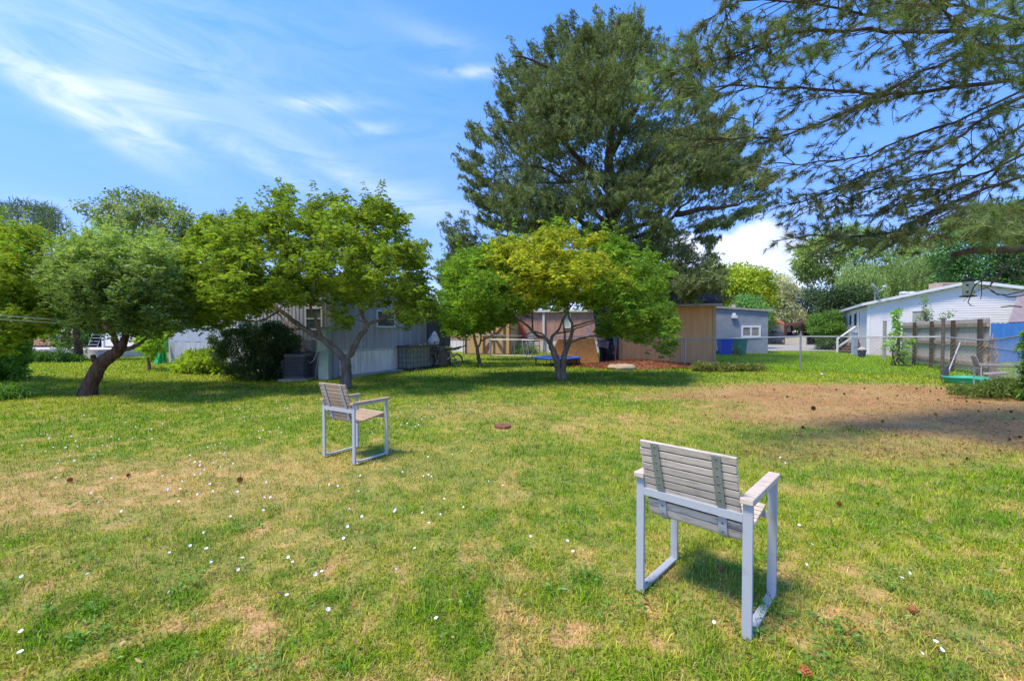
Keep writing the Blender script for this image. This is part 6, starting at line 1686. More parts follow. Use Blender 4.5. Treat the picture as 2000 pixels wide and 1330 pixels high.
        m = MB(); m.tube([a0 + up * .95, a0 + Vector((.1, -.5, 0))], .02, 6); m.tube([b0 + up * .95, b0 + Vector((.15, -.5, 0))], .02, 6); m.build('brace', M_galv, t)
centre_background()

# ------------------------------------------------------------------ chain link fence
def chain_fence():
    P = [(905, 24.6, 1.2), (957, 24.0, 1.2), (1182, 19.0, 1.18), (1338, 17.1, 1.10), (1563, 15.65, 1.23), (1840, 12.6, 1.25), (1932, 12.35, 1.15), (1998, 9.6, 1.32), (2080, 7.4, 1.32)]
    W = [Vector((at(px, 650, Y).x, Y, 0)) for px, Y, h in P]; H = [h for _, _, h in P]
    t = thing('chain_link_fence', 'galvanized chain link fence with a top rail crossing behind the yard', 'fence', W[0])
    mw = mat('fence_wire', (.34, .345, .35), .5, metal=.5)
    def seg(a, b, ha, hb, name='mesh'):
        L = (b - a).length; d = (b - a).normalized(); m = MB(); st = .115; h0 = .03
        k = int(L / st)
        n = Vector((-d.y, d.x, 0)) * .004
        V = []; Fc = []
        for i in range(-int(1.3 / st), k + 1):
            for s in (1, -1):
                s0 = i * st; s1 = s0 + 1.12
                za, zb = (h0, 1.15) if s > 0 else (1.15, h0)
                x0, x1 = max(0, s0), min(L, s1)
                if x1 - x0 < .02: continue
                f0, f1 = (x0 - s0) / (s1 - s0), (x1 - s0) / (s1 - s0)
                hh0, hh1 = (ha + (hb - ha) * x0 / L) / 1.17, (ha + (hb - ha) * x1 / L) / 1.17
                p = a + d * x0 + Vector((0, 0, (za + (zb - za) * f0) * hh0)) + n * s; q = a + d * x1 + Vector((0, 0, (za + (zb - za) * f1) * hh1)) + n * s
                m.tube([p, q], .0022, 3, cap=False)
        return m
    for i in range(len(W) - 1):
        seg(W[i], W[i + 1], H[i], H[i + 1]).build('wire_mesh', mw, t)
        m = MB(); m.tube([W[i] + Vector((0, 0, H[i])), W[i].lerp(W[i + 1], .5) + Vector((0, 0, (H[i] + H[i + 1]) / 2 - .012)), W[i + 1] + Vector((0, 0, H[i + 1]))], .022, 8); m.build('top_rail', M_galv, t)
    for i, w in enumerate(W):
        dark = (i == 5)
        m = MB(); m.tube([w + Vector((0, -.03, -.05)), w + Vector((0, -.03, H[i] + (.55 if dark else .06)))], .033 if not dark else .04, 10)
        po = m.build('post', mat('rusty_post', (.10, .075, .07), .8, (.16, .12, .10), 12) if dark else M_galv, t)
        if dark: po['label'] = 'taller dark rusty post'
        m = MB(); m.lathe(w + Vector((0, -.03, H[i] + (.55 if dark else .06))), [(.038, 0), (.036, .02), (.012, .04)], 8); m.build('cap', M_galv, po)
        m = MB(); 
        for z in (.3, .7, 1.0): m.tube([w + Vector((.045 * math.cos(a), -.03 + .045 * math.sin(a), z)) for a in np.linspace(0, 6.28, 9)], .004, 4, cap=False)
        m.build('tie', M_galv, po)
    m = MB(); m.tube([W[6] + Vector((0, 0, .95)), W[7] + Vector((0, 0, .95)), W[8] + Vector((0, 0, .95))], .014, 6); m.build('mid_rail', M_galv, t)
    # dry vine on the corner post
    w = W[6]; t2 = thing('dry_vine', 'tangle of dry orange-brown vine stems climbing the fence corner post', 'plant', w)
    m = MB()
    for k in range(26):
        a0 = random.uniform(0, 6.28); pts = [w + Vector((random.gauss(0, .10) + .05, random.gauss(-.05, .06), z)) for z in np.linspace(0, random.uniform(.6, 1.35), 7)]
        m.tube(pts, .008, 4, cap=False)
    m.build('stems', mat('dry_vine', (.36, .18, .09), .9, (.45, .27, .14), 9), t2)
chain_fence()

# ------------------------------------------------------------------ right background
def right_background():
    up = Vector((0, 0, 1))
    # blue-gray building
    a = at(1385, 690, 28.6); b = at(1499.5, 690, 27.8); a, b = (a.x, a.y), (b.x, b.y); Lf = math.hypot(b[0] - a[0], b[1] - a[1])
    M_bl = mat('bluegrey_stucco', (.225, .245, .285), .8, (.30, .325, .37), 2.2, detail=8, bump=.15, bscale=12)
    t = thing('bluegray_building', 'flat-roofed blue-gray building right of the brown shed', 'building', (a[0], a[1], 0))
    m = MB(); wall(m, a, b, -.02, 3.02, 4.0, z1b=2.72); m.build('wall', M_bl, t)
    m = MB()
    p0, p1 = on_wall(a, b, -.1, 3.02, .15), on_wall(a, b, Lf + .25, 2.70, .15); bk = Vector((-(b[1] - a[1]), b[0] - a[0], 0)).normalized() * 4.4
    m.hexa([p0, p1, p1 + bk, p0 + bk, p0 + up * .12, p1 + up * .12, p1 + bk + up * .12, p0 + bk + up * .12]); m.build('roof', mat('fascia_tan', (.40, .37, .34), .7, (.33, .30, .28), 6), t)
    sx = lambda px, Y=27.9: at(px, 650, Y).x - a[0]
    window(t, a, b, sx(1453), sx(1488), 1.02, 1.80, mull=1, fw=.12, out=0, glass=mat('pane_warm', (.22, .19, .15), .1, (.34, .33, .30), 3))
    window(t, a, b, sx(1399), sx(1406.5), 1.30, 1.74, fw=.06)
    m = MB(); s = sx(1439.5); panel(m, a, b, s - .09, s + .09, 2.48, 2.64, 0, .1); panel(m, a, b, s - .17, s + .17, 2.30, 2.47, .04, .22); m.build('wall_lamp', M_white, t)
    m = MB(); m.tube([Vector((at(1441, 600, 29).x, 29.5, 2.9)), Vector((at(1441, 600, 29).x, 29.5, 3.25))], .14, 10); m.build('roof_vent', mat('vent_tan', (.45, .38, .33), .7), t)
    # wheelie bins
    def bin_(px0, px1, Y, cm, lab):
        x0, x1 = at(px0, 680, Y).x, at(px1, 680, Y).x; w = x1 - x0; t = thing('wheelie_bin', lab, 'bin', ((x0 + x1) / 2, Y, 0), 'wheeled bins by the blue-gray building'); h = w / 2
        m = MB(); q = [Vector((s * (h - .08), y * .27, 0)) for s, y in ((-1, -1), (1, -1), (1, 1), (-1, 1))]; q2 = [Vector((s * h, y * .34, .88)) for s, y in ((-1, -1), (1, -1), (1, 1), (-1, 1))]
        m.hexa(q + q2); m.build('tub', cm, t, local=True, bevel=.02)
        m = MB(); m.ab(-h - .02, h + .02, -.38, .36, .885, .94); m.prism([Vector((-h, -.36, .942)), Vector((-h, .34, .942)), Vector((-h, .25, 1.0)), Vector((-h, -.2, .99))], (2 * h, 0, 0)); m.build('lid', cm, t, local=True)
        for s in (-1, 1):
            m = MB(); m.tube([(s * (h - .02), .28, .12), (s * (h + .03), .28, .12)], .12, 12); m.build('wheel', M_black, t, local=True)
        m = MB(); m.tube([(-h + .05, .40, .93), (h - .05, .40, .93)], .02, 6); m.build('handle', M_black, t, local=True)
    bin_(1404, 1426.5, 26.4, mat('bin_blue', (.02, .07, .45), .45, (.03, .09, .52), 4), 'blue wheeled bin against the blue-gray wall')
    bin_(1433, 1454.5, 26.6, mat('bin_green', (.02, .20, .15), .45, (.03, .25, .19), 4), 'dark green wheeled bin against the blue-gray wall')
    shrub('small_weed', 'small weed clump at the foot of the green bin', 'plant', [(1438, 694), (1440, 680), (1446, 672), (1450, 694)], 25.0, .2, 12, 20, .1, (.14, .24, .05), .08, .04, seed=103)
    # road and verge
    m = MB(); z = .006
    q = [at(1420, 640, 33), at(1640, 640, 33)]
    m.add([Vector((12, 31.5, z)), Vector((60, 30.0, z)), Vector((90, 44, z)), Vector((10, 46, z))], [(0, 1, 2, 3)]); o = m.build('gravel_road', mat('gravel', (.42, .38, .35), .95, (.30, .27, .25), 9, bump=.4), None); tag(o, 'pale gravel lane beyond the bright lawn', kind='structure')
    EXCL.append((30, 36, 5))
    # car
    c = at(1521, 668, 50); t = thing('parked_car', 'dark blue sedan parked beside the pale pink house', 'car', (c.x, c.y, 0), rotz=R(108))
    mp_ = mat('car_paint', (.035, .045, .10), .25, coat=.6, spec=.6); prof = [(-2.2, .45), (-2.2, .80), (-2.05, .95), (-1.35, 1.0), (-.75, 1.38), (.45, 1.42), (1.15, 1.0), (2.05, .88), (2.2, .65), (2.2, .40), (1.75, .32), (-1.75, .32)]
    m = MB(); m.prism([Vector((x, -.86, z)) for x, z in prof], (0, 1.72, 0)); m.build('body', mp_, t, local=True, bevel=.06)
    m = MB(); m.prism([Vector((x, -.875, z)) for x, z in ((-1.15, 1.02), (-.70, 1.30), (.40, 1.33), (.92, 1.02))], (0, 1.75, 0)); m.build('side_window', M_glass, t, local=True)
    m = MB(); m.hexa([Vector((-1.33, -.7, 1.03)), Vector((-.79, -.65, 1.35)), Vector((-.79, .65, 1.35)), Vector((-1.33, .7, 1.03)), Vector((-1.37, -.7, 1.05)), Vector((-.83, -.65, 1.37)), Vector((-.83, .65, 1.37)), Vector((-1.37, .7, 1.05))]); m.build('rear_window', M_glass, t, local=True)
    for y in (-.62, .62):
        m = MB(); m.box((-2.2, y, .80), (.06, .34, .16)); m.build('tail_light', mat('tail_red', (.35, .02, .02), .3), t, local=True)
    for x in (-1.35, 1.38):
        for y in (-.80, .80):
            m = MB(); m.tube([(x, y - .1, .32), (x, y + .1, .32)], .32, 18); w = m.build('wheel', M_black, t, local=True)
            m = MB(); m.tube([(x, y - .11, .32), (x, y + .11, .32)], .19, 12); m.build('rim', M_galv, w, local=True)
    # pale pink house
    a = at(1496, 665, 57); b = at(1531, 665, 56); t = thing('pink_house', 'small pale pink house with an orange tiled roof far off beyond the car', 'house', (a.x, a.y, 0)); A, B = (a.x - 2, a.y), (b.x, b.y); e = at(1546, 665, 61); E = (e.x, e.y)
    Mp = mat('pale_pink_wall', (.62, .46, .38), .8, (.56, .41, .34), 2); m = MB(); wall(m, A, B, 0, 2.2, 5); wall(m, B, E, 0, 2.2, 3); m.build('wall', Mp, t)
    A3, B3 = P2(A, 2.2), P2(B, 2.2); E3 = P2(E, 2.2); pk = A3.lerp(B3, .55) + up * .75
    m = MB(); m.prism([A3, B3, pk], Vector((E3 - B3)) * .9); m.build('gable', Mp, t)
    m = MB(); ex = (E3 - B3) * 1.05 + Vector((0, 0, 0)); m.prism([pk + up * .02, B3 + Vector((.3, 0, -.08)), B3 + Vector((.3, 0, .04)), pk + up * .14], ex); m.prism([A3 + Vector((-.3, 0, -.08)), pk + up * .02, pk + up * .14, A3 + Vector((-.3, 0, .04))], ex); m.build('roof', mat('orange_tiles', (.45, .15, .09), .8, (.36, .11, .07), 4), t)
    sx = lambda px: at(px, 650, 56.5).x - A[0]
    window(t, A, B, sx(1504), sx(1518), .8, 1.65, mull=1, fw=.1)
    m = MB(); panel(m, B, E, 1.2, 2.0, 0, 2.0, -.02, .05); m.build('door', mat('door_tan', (.25, .14, .10), .7), t)
    # low cream wall and brown carport
    m = MB(); a = at(1533, 668, 47); b = at(1574, 668, 45); wall(m, (a.x, a.y), (b.x, b.y), 0, .82, .2); wall(m, (a.x - .05, a.y - .03), (b.x + .05, b.y - .03), .82, .88, .27)
    o = m.build('low_wall', mat('cream_wall', (.58, .52, .42), .85, (.5, .44, .35), 3), None); tag(o, 'low cream boundary wall beyond the gravel lane', 'wall')
    t = thing('carport', 'open carport with a dark reddish-brown sloping roof behind the low cream wall', 'carport', (at(1560, 668, 50).x, 50, 0)); Mc = mat('carport_brown', (.085, .035, .025), .7, (.13, .06, .045), 5)
    m = MB(); q = [at(1531, 638, 48), at(1570, 632, 47), at(1600, 620, 47), at(1600, 622, 54), at(1545, 634, 55)]
    m.prism(q, (0, 0, .22)); m.build('roof', Mc, t)
    for px, Y in ((1534, 48), (1546, 54), (1567, 47.4), (1597, 47.2)):
        x = at(px, 650, Y).x; m = MB(); m.ab(x - .08, x + .08, Y - .08, Y + .08, 0, 1.4 + (652 - 632) * Y / 833); m.build('post', Mc, t)
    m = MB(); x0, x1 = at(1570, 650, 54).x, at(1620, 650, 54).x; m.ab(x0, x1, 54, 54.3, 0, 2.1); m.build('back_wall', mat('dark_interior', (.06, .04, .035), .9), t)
    # white trailer home
    K = (21.6, 25.9); dR = Vector((.852, -.523, 0)); dL = Vector((.523, .852, 0))
    Rr = (K[0] + dR.x * 8.8, K[1] + dR.y * 8.8); Lb = (K[0] + dL.x * 12, K[1] + dL.y * 12)
    t = thing('white_trailer_home', 'white clapboard trailer home with a low gable roof at the right', 'trailer home', (K[0], K[1], 0))
    Mw = mat('white_siding', (.78, .74, .74), .55, (.72, .68, .69), 1.5)
    pkz, ez, half = 4.02, 3.02, 4.35
    top = lambda s: ez + (pkz - ez) * (1 - abs(s - half) / half)
    m = MB(); kk = P2(K, 0); q = [kk, P2(Rr, 0), P2(Rr, 0) + dL * 12, kk + dL * 12]; m.hexa([v + up * .0 for v in q] + [v + up * (ez - .05) for v in q]); m.build('wall', Mw, t)
    m = MB(); m.prism([kk + up * (ez - .05), P2(Rr, ez - .05), kk + dR * half + up * (pkz - .03)], dL * 11.9); m.build('gable', Mw, t)
    m = MB(); laps(m, K, Rr, 0, 8.8, 1.02, 4.0, 
        .13, .022, .004, top=top); laps(m, Lb, K, 0, 12, 1.02, ez - .06, .13, .022, .004); m.build('siding', Mw, t)
    Msk = mat('whitewashed_skirting', (.70, .64, .64), .8, (.58, .48, .47), 2.5, bump=.3, bscale=7)
    m = MB(); panel(m, K, Rr, 0, 8.8, -.02, 1.0, .0, .02); panel(m, Lb, K, 0, 12, -.02, 1.0, .0, .021)
    for s in (1.0, 2.2, 3.4, 4.6): panel(m, K, Rr, s - .01, s + .01, 0, 1.0, .02, .03)
    m.build('skirting', Msk, t)
    m = MB(); panel(m, K, Rr, -.03, .09, 0, ez, .02, .05); panel(m, Lb, K, 11.91, 12.03, 0, ez, .021, .052); m.build('corner_trim', M_white, t)
    # roof slabs
    m = MB(); ov = .35; e0 = kk + up * (ez + .02) - dR * ov - dL * .35 - up * (.08); p0 = kk + dR * half + up * (pkz + .03) - dL * .35; r0 = P2(Rr, ez + .02) + dR * ov - dL * .35 - up * .08
    m.prism([e0, p0, p0 + up * .16, e0 + up * .16], dL * 12.7); m.prism([p0, r0, r0 + up * .16, p0 + up * .16], dL * 12.7); m.build('roof', mat('white_roof', (.72, .73, .76), .5, (.64, .65, .68), 2), t)
    sR = lambda px, zz=0: None
    def s_at(px):   # distance along right face for pixel column
        r_ = (px - 1000) / 833.0; return (r_ * K[1] - K[0]) / (dR.x - r_ * dR.y)
    window(t, K, Rr, s_at(1777), s_at(1816), 1.75, 2.66, hor=0, fw=.08, out=.045, glass=mat('screen_glass', (.30, .28, .27), .3, (.38, .36, .35), 3))
    def s_l(px):
        r_ = (px - 1000) / 833.0; return 12 - (r_ * K[1] - K[0]) / (dL.x - r_ * dL.y)
    for px, z0, z1 in ((1662, 1.9, 2.6), (1671, 1.6, 2.65)):
        s = s_l(px); m = MB(); panel(m, Lb, K, s - .25, s + .25, z0, z1, .03, .07); m.build('window', M_black, t)
    s = s_l(1677); m = MB(); panel(m, Lb, K, s - .45, s + .45, .95, 2.9 - .2, .03, .06); dd = m.build('door', M_white, t); m = MB(); panel(m, Lb, K, s - .46, s - .40, .95, 2.7, .06, .075); m.build('edge', M_black, dd)
    # satellite dish on the roof
    d0 = at(1708, 588, 25.5); t2 = thing('satellite_dish', 'satellite dish with its arm on the white trailer roof', 'satellite dish', d0)
    mg = mat('dish_grey', (.30, .31, .33), .5)
    m = MB(); m.tube([at(1709, 590, 25.5), at(1709, 570, 25.5)], .035, 8); m.tube([at(1722, 588, 25.2), at(1710, 574, 25.5)], .02, 6); m.build('mast', mg, t2)
    cc = at(1706, 566, 25.5); ax = Vector((.75, -.45, .42)).normalized(); x_ = ax.orthogonal().normalized(); y_ = ax.cross(x_)
    m = MB(); n = 20
    for j, r_ in enumerate((.01, .15, .28, .38)):
        for k in range(n): a = 2 * math.pi * k / n; m.v.append(cc + (x_ * math.cos(a) + y_ * math.sin(a) * 1.1) * r_ + ax * (.5 * r_ * r_))
    for j in range(3):
        for k in range(n): m.f.append((j * n + k, j * n + (k + 1) % n, (j + 1) * n + (k + 1) % n, (j + 1) * n + k))
    o = m.build('reflector', mg, t2, smooth=True); o.modifiers.new('s', 'SOLIDIFY').thickness = .02
    m = MB(); m.tube([at(1709, 573, 25.4), at(1722, 567, 25.0), at(1728, 561, 24.9)], .022, 6); m.box(at(1728, 559, 24.9), (.2, .1, .1), (0, 0, .3)); m.build('arm', M_white, t2)
    for i, px in enumerate((1765, 1780)):
        p = at(px, 582, 26.3); t3 = thing('roof_vent', ('left' if i == 0 else 'right') + ' of two round metal vent caps on the white roof', 'roof vent', p, 'round vent caps on the white roof')
        m = MB(); m.lathe(p, [(.14, -.3), (.14, .18)], 14); m.build('pipe', M_roofmetal, t3); m = MB(); m.lathe(p, [(.22, .10), (.24, .14), (.22, .19)], 14); m.lathe(p, [(.21, .24), (.24, .29), (.18, .37), (.02, .40)], 14); m.build('cap', M_roofmetal, t3)
    p = at(1858, 556, 25.5); t3 = thing('roof_cooler', 'low tan boxy cooler on the ridge of the white roof', 'roof box', p)
    m = MB(); m.ab(p.x - .58, p.x + .58, p.y, p.y + .8, 3.7, p.z + .12); m.build('case', mat('cooler_tan', (.48, .36, .26), .8, (.38, .28, .2), 4), t3, bevel=.02); m = MB()
    for k in range(5): m.ab(p.x - .5, p.x + .5, p.y - .02, p.y - .001, p.z - .25 + k * .07, p.z - .22 + k * .07)
    m.build('louvres', mat('cooler_dark', (.3, .22, .16), .8), t3)
    # steps with handrail
    S0 = at(1637, 692, 28.6); S1 = at(1665, 692, 27.6); t = thing('porch_steps', 'brown wooden porch steps with a white handrail at the white trailer', 'steps', (S0.x, S0.y, 0))
    Mst = mat('step_brown', (.25, .16, .12), .85, (.18, .11, .08), 6); dd = Vector((S1.x - S0.x, S1.y - S0.y, 0)); ln = dd.length; dd.normalize(); nb = Vector((-dd.y, dd.x, 0)); o0 = Vector((S0.x, S0.y, 0))
    for k in range(5):
        m = MB(); q = [o0 + nb * (.28 * k), o0 + dd * ln + nb * (.28 * k), o0 + dd * ln + nb * (.28 * k + .3), o0 + nb * (.28 * k + .3)]
        m.hexa([v + up * (.17 * (k + 1) - .05) for v in q] + [v + up * .17 * (k + 1) for v in q]); m.build('step', Mst, t)
        m = MB(); q2 = [v + nb * .03 for v in q[:2]] + [q[1] + nb * .06, q[0] + nb * .06]; m.hexa([v + up * (.17 * k) for v in q2] + [v + up * (.17 * (k + 1) - .05) for v in q2]); m.build('riser', mat('riser_dark', (.14, .09, .07), .9), t)
    m = MB(); a = o0 - dd * .06; m.bar(a + up * .0, a + up * .95, .09, .09); m.bar(a + nb * 1.4 + up * .85, a + nb * 1.4 + up * 1.8, .09, .09); m.bar(a + up * .92, a + nb * 1.4 + up * 1.76, .10, .06); m.bar(a + up * .35, a + nb * 1.4 + up * 1.15, .06, .10)
    m.bar(a + nb * 1.4 + up * 1.78, a + nb * 1.4 + dd * (ln + .3) + up * 1.78, .06, .06)
    for k in range(6): m.bar(a + nb * 1.4 + dd * (ln * k / 5) + up * .85, a + nb * 1.4 + dd * (ln * k / 5) + up * 1.77, .04, .04)
    m.build('handrail', M_white, t)
    m = MB(); q = [o0 + nb * 1.4, o0 + dd * (ln + .2) + nb * 1.4, o0 + dd * (ln + .2) + nb * 2.8, o0 + nb * 2.8]; m.hexa([v + up * .78 for v in q] + [v + up * .87 for v in q]); m.build('landing', Mst, t)
    p = at(1668.5, 694, 25.6); t = thing('metal_cabinet', 'narrow pale blue-gray utility pillar right of the steps', 'utility cabinet', (p.x, p.y, 0)); mg = mat('pillar_grey', (.33, .40, .47), .5, (.27, .33, .4), 5)
    m = MB(); m.ab(-.12, .12, -.1, .1, 0, 1.32); m.build('case', mg, t, local=True, bevel=.01); m = MB(); m.ab(-.14, .14, -.12, .12, 1.321, 1.36); m.ab(-.10, .10, -.115, -.101, .5, 1.2); m.build('cover', mg, t, local=True)
    p = at(1683, 697, 23.6); t = thing('planter_pot', 'dark blue-gray tub holding a pale bundle beside the white skirting', 'tub', (p.x, p.y, 0)); m = MB(); m.lathe(p * 1, [(.15, -p.z), (.21, .38 - p.z), (.19, .38 - p.z)], 14); m.build('tub', mat('tub_dark', (.03, .04, .07), .6), t)
    m = MB(); m.lathe((p.x, p.y, .36), [(.18, 0), (.2, .08), (.1, .18), (.01, .2)], 9)
    for v in m.v: v.x += random.gauss(0, .02); v.z += random.gauss(0, .02)
    m.build('bundle', mat('pale_sack', (.5, .42, .36), .9), t)
    # grey square post
    p = gp(1727, 702); t = thing('timber_post', 'plain weathered gray square post standing on the lawn left of the wooden fence', 'post', (p.x, p.y, 0)); m = MB(); m.ab(-.055, .055, -.055, .055, -.05, 1.92); m.build('shaft', W_grey, t, local=True, bevel=.006); m = MB(); m.ab(-.065, .065, -.065, .065, 1.921, 1.945); m.build('cap', W_grey, t, local=True)
    # board fence
    Fa, Fb = Vector((17.9, 19.6, 0)), Vector((14.75, 13.2, 0)); dd = (Fb - Fa).normalized(); Lf = (Fb - Fa).length; nn = Vector((dd.y, -dd.x, 0))
    if nn.dot(-Fa) < 0: nn = -nn        # nn faces the camera
    t = thing('board_fence', 'weathered gray-brown wooden board fence section behind the chain link', 'fence', Fa)
    Mb = mat('fence_board', (.60, .55, .52), .9, (.40, .36, .335), 3.5, (6, 6, .5), bump=.3, bscale=20, lo=.3, hi=.7); Mrail = mat('fence_rail', (.40, .31, .25), .9, (.28, .215, .17), 4); Mpost = mat('fence_post', (.06, .045, .035), .9, (.10, .075, .055), 6)
    k = int(Lf / .145)
    V = MB()
    for i in range(k):
        s = i * Lf / k; w = Lf / k - .009; h = 1.83 + random.gauss(0, .006)
        a = Fa + dd * s - nn * .03; b = a + dd * w; z0 = .12
        P_ = [a + up * z0, b + up * z0, b + up * (h - .03), b - dd * .03 + up * h, a + dd * .03 + up * h, a + up * (h - .03)]
        m = MB(); m.prism([p - nn * .018 for p in P_], nn * .018); m.build('board', Mb, t)
    for z in (.35, 1.0, 1.62):
        m = MB(); a = Fa + up * z + nn * .012; m.bar(a, a + dd * Lf, .05, .12); m.build('rail', Mrail, t)
    for f in (0.0, .25, .48, .72, .965):
        p = Fa + dd * (Lf * f) + nn * .10; m = MB(); m.bar(p - up * .05, p + up * 1.80, .09, .09, up=nn); m.build('post', Mpost, t)
    # blue fence
    Ba, Bb = at(1925, 690, 19.6), at(2110, 690, 18.6); Ba.z = Bb.z = 0; dd = (Bb - Ba).normalized(); Lf = (Bb - Ba).length
    t = thing('blue_fence', 'bright blue painted board fence at the right edge', 'fence', Ba); Mbl = mat('blue_paint', (.06, .21, .55), .6, (.05, .17, .45), 3, (3, 3, .4))
    k = int(Lf / .16)
    for i in range(k):
        s = i * Lf / k; w = Lf / k - .007; a = Ba + dd * s; b = a + dd * w; h = 1.80 + random.gauss(0, .008)
        m = MB(); m.prism([a, b, b + up * (h - .04), b - dd * .035 + up * h, a + dd * .035 + up * h, a + up * (h - .04)], (0, .02, 0)); m.build('board', Mbl, t)
    for z in (.4, 1.45):
        m = MB(); m.bar(Ba + up * z + Vector((0, .045, 0)), Bb + up * z + Vector((0, .045, 0)), .04, .09); m.build('rail', Mbl, t)
    # canopy roof behind the blue fence
    t = thing('mauve_lean_to', 'faded mauve slanting lean-to roof above the blue fence', 'lean-to', at(1985, 640, 20.4)); Ml = mat('mauve_panel', (.32, .255, .25), .85, (.24, .19, .19), 4, bump=.2)
    m = MB(); m.prism([at(1971, 630, 20.2), at(2080, 626, 20.0), at(2080, 572, 21.2), at(1990, 577, 21.4)], Vector((0, .05, .03))); m.build('panel', Ml, t)
    m = MB(); m.bar(at(1971, 631, 20.2), at(2080, 627, 20.0), .06, .08); m.build('edge', mat('dark_edge', (.06, .045, .045), .8), t); m = MB(); p = at(1992, 640, 20.6); m.bar(Vector((p.x, p.y, 0)), Vector((p.x, p.y, 1.9)), .1, .1); m.build('post', Mpost, t)
    # wading pool and the leaning pole
    c = Vector((12.33, 11.6, 0)); t = thing('wading_pool', 'round shallow green plastic wading pool by the fence post', 'pool', c); Mg = mat('pool_green', (.05, .42, .27), .4, (.04, .34, .22), 5)
    m = MB(); m.lathe(c, [(.38, 0), (.41, .07), (.44, .14), (.455, .15), (.455, .165), (.43, .16), (.38, .03), (.01, .03)], 36)
    for i, v in enumerate(m.v): v.z += .02 * math.sin(v.x * 9) * (v.z > .1)
    m.build('basin', Mg, t, smooth=True); m = MB(); m.lathe(c, [(.392, .07), (.01, .071)], 30); m.build('water', mat('pool_water', (.12, .28, .24), .08, (.25, .35, .3), 4, spec=.6), t)
    a, b = at(1846, 742, 12.3), at(1875, 669, 12.9); t = thing('leaning_pole', 'pale pole leaning on the wooden fence above the green pool', 'pole', (a.x, a.y, 0))
    m = MB(); m.tube([Vector((a.x, a.y, .02)), b], .016, 8); m.build('shaft', mat('pole_grey', (.42, .44, .47), .5), t); m = MB(); m.prism([Vector((a.x - .10, a.y, .0)), Vector((a.x + .10, a.y, .0)), Vector((a.x + .16, a.y + .05, .45)), Vector((a.x + .05, a.y + .03, .40))], (0, .02, 0)); m.build('blade', mat('blade_dark', (.07, .07, .085), .5), t)
    # bird feeder hanging from the near pine
    c = at(1891, 564, 5.4); t = thing('bird_feeder', 'hanging pale green cylindrical bird feeder with black lid and tray', 'bird feeder', c)
    Mf = mat('feeder_green', (.48, .52, .36), .45, (.40, .45, .30), 9); h = .088
    m = MB(); m.lathe(c, [(.052, -h), (.053, h)], 22); m.build('seed_tube', Mf, t, smooth=False)
    m = MB(); m.lathe(c, [(.066, h), (.068, h + .010), (.055, h + .03), (.02, h + .04)], 22); m.build('lid', M_black, t); m = MB(); m.lathe(c, [(.053, -h - .001), (.078, -h - .008), (.082, -h - .002), (.078, -h - .014), (.02, -h - .022)], 24); m.build('tray', M_black, t)
    for z in (-.042, .042):
        for a in (R(215), R(325), R(90)):
            d_ = Vector((math.cos(a), math.sin(a), 0)); m = MB(); m.tube([c + d_ * .046 + up * z, c + d_ * .058 + up * z], [.015, .011], 10); m.build('port', M_black, t)
    m = MB(); m.tube([c + up * (h + .045), c + up * (h + .16), at(1893, 500, 5.3)], .003, 5); m.build('hanger', M_black, t)
    # small white litter at the fence foot
right_background()

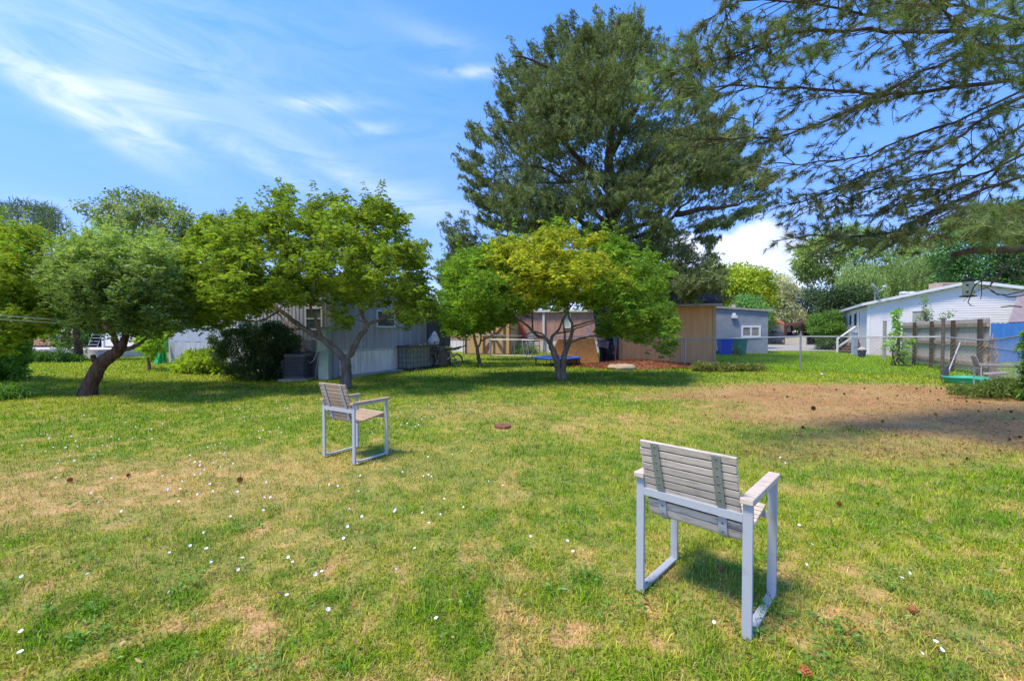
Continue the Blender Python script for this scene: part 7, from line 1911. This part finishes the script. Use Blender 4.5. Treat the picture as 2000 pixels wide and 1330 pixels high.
# ------------------------------------------------------------------ left background
def left_background():
    up = Vector((0, 0, 1))
    # pale concrete patio wall
    a, b = at(-60, 700, 24.0), at(192, 700, 22.5); A, B = (a.x, a.y), (b.x, b.y)
    m = MB(); wall(m, A, B, -.03, .45, 3.0); o = m.build('concrete_terrace', mat('pale_concrete', (.62, .58, .60), .85, (.52, .48, .50), 2, bump=.15), None); tag(o, 'long low pale concrete terrace in front of the dark carport', 'terrace')
    # dark carport / outbuilding with brown gable
    t = thing('dark_carport', 'dark open carport with a brown gable and brick end behind the concrete terrace', 'carport', (at(120, 690, 27).x, 27, 0)); Mr = mat('carport_red_brown', (.11, .035, .025), .8, (.16, .06, .045), 6); Mk = mat('carport_dark', (.03, .028, .032), .8); Mg = mat('carport_grey_board', (.12, .125, .14), .8, (.09, .09, .1), 5)
    x0, x1 = at(57, 690, 26.5).x, at(205, 690, 26.5).x
    m = MB(); m.ab(x0, x1, 29.4, 29.6, 0, 2.5); m.ab(x1 - .15, x1, 26.6, 29.4, 0, 2.4); m.build('back_wall', Mk, t)
    m = MB(); m.ab(x0, x0 + 1.6, 26.5, 26.6, .3, 1.6); m.build('board_wall', Mg, t)
    pk = (x0 + x1) / 2 - .1
    m = MB(); m.prism([Vector((x0 - .4, 26.3, 1.85)), Vector((pk, 26.3, 3.25)), Vector((x1 + .4, 26.3, 1.85)), Vector((x1 + .4, 26.3, 1.68)), Vector((x1 - .3, 26.3, 1.68)), Vector((pk, 26.3, 2.6)), Vector((x0 + .3, 26.3, 1.68)), Vector((x0 - .4, 26.3, 1.68))], (0, 3.3, 0)); m.build('roof', Mr, t)
    for x in (x0, pk + .2, x1):
        m = MB(); m.ab(x - .08, x + .08, 26.42, 26.58, 0, 2.0); m.build('post', Mr, t)
    m = MB()
    bx = at(40, 690, 26.2).x
    for i in range(9):
        for j in range(14):
            xx = bx - .6 + j * .17 + (.085 if i % 2 else 0)
            m.ab(xx, xx + .16, 26.2, 26.32, .55 + i * .13, .55 + i * .13 + .12)
    m.build('brick_wall', mat('brick_orange', (.42, .19, .12), .85, (.55, .33, .22), 3), t)
    # ladder
    p = at(172, 690, 26.0); q = at(190, 690, 26.0); t = thing('step_ladder', 'pale metal ladder standing in the dark carport opening', 'ladder', (p.x, p.y, 0)); ml = mat('ladder_metal', (.5, .52, .55), .4, metal=.4)
    m = MB(); m.bar(Vector((p.x, 26.0, .45)), Vector((p.x + .12, 26.2, 1.35)), .04, .03); m.bar(Vector((q.x, 26.0, .45)), Vector((q.x + .12, 26.2, 1.35)), .04, .03); m.build('rail', ml, t)
    for k in range(4):
        m = MB(); z = .62 + k * .2; m.bar(Vector((p.x + .03 * k, 26.0 + .04 * k, z)), Vector((q.x + .03 * k, 26.0 + .04 * k, z)), .04, .03); m.build('rung', ml, t)
    # white panel and green slide glimpsed under the apple tree
    a, b = at(203, 690, 25.2), at(268, 690, 24.6); t = thing('white_panel_fence', 'white panel fence glimpsed under the apple crown', 'fence', a); 
    m = MB(); wall(m, (a.x, a.y), (b.x, b.y), .55, 1.45, .06); m.build('panel', M_white, t)
    for f in (0, .5, 1):
        p = a.lerp(b, f); m = MB(); m.ab(p.x - .05, p.x + .05, p.y - .08, p.y - .02, 0, 1.5); m.build('post', M_white, t)
    p = gp(304, 712); t = thing('garden_slide', 'bright green plastic garden slide behind the young tree by the trailer', 'slide', (p.x, p.y, 0)); mg = mat('plastic_green', (.02, .42, .12), .4)
    m = MB(); m.prism([at(300, 710, 18.6), at(308, 710, 18.6), at(316, 668, 18.9), at(310, 666, 18.9)], (0, .35, 0)); m.build('chute', mg, t)
    m = MB(); m.tube([at(318, 708, 18.8), at(316, 664, 18.9)], .03, 6); m.tube([at(324, 708, 19.0), at(322, 664, 19.0)], .03, 6); [m.tube([at(317, y, 18.85), at(323, y, 19.0)], .02, 5) for y in (700, 690, 680)]; m.build('ladder', mg, t)
    # two cables
    for k, (dz, lab) in enumerate(((0, 'upper of two thin pale cables crossing at the left'), (-.07, 'lower of two thin pale cables crossing at the left'))):
        pts = [at(-300, 607 - 2 * k, 6.5), at(0, 616, 7.6), at(75, 622, 8.6), at(140, 627, 9.6), at(330, 634, 18.0)]
        m = MB(); m.tube([p + up * dz for p in pts], .010, 5); o = m.build('cable', mat('cable_pale', (.62, .62, .66), .5), None); tag(o, lab, 'cable', 'cables at the left')
    # litter
    p = gp(1605, 733); m = MB(); m.lathe((0, 0, 0), [(.03, 0), (.045, .02), (.04, .05), (.02, .07)], 8)
    for v in m.v: v += Vector((p.x, p.y, 0)) + Vector((random.gauss(0, .006), random.gauss(0, .006), 0))
    o = m.build('crumpled_paper', M_white, None); tag(o, 'small crumpled white paper at the fence foot', 'litter')
    # grass fringe is part of the grass object
left_background()

# ------------------------------------------------------------------ grass last
def no_grass_zones():
    d = Vector((TB[0] - TA[0], TB[1] - TA[1], 0)).normalized(); n = Vector((-d.y, d.x, 0))
    for s in np.arange(.5, 5.5, 1.0):
        for o in (.5, 1.5, 2.5): EXCL.append((TA[0] + d.x * s + n.x * o, TA[1] + d.y * s + n.y * o, .72))
no_grass_zones()
build_grass()
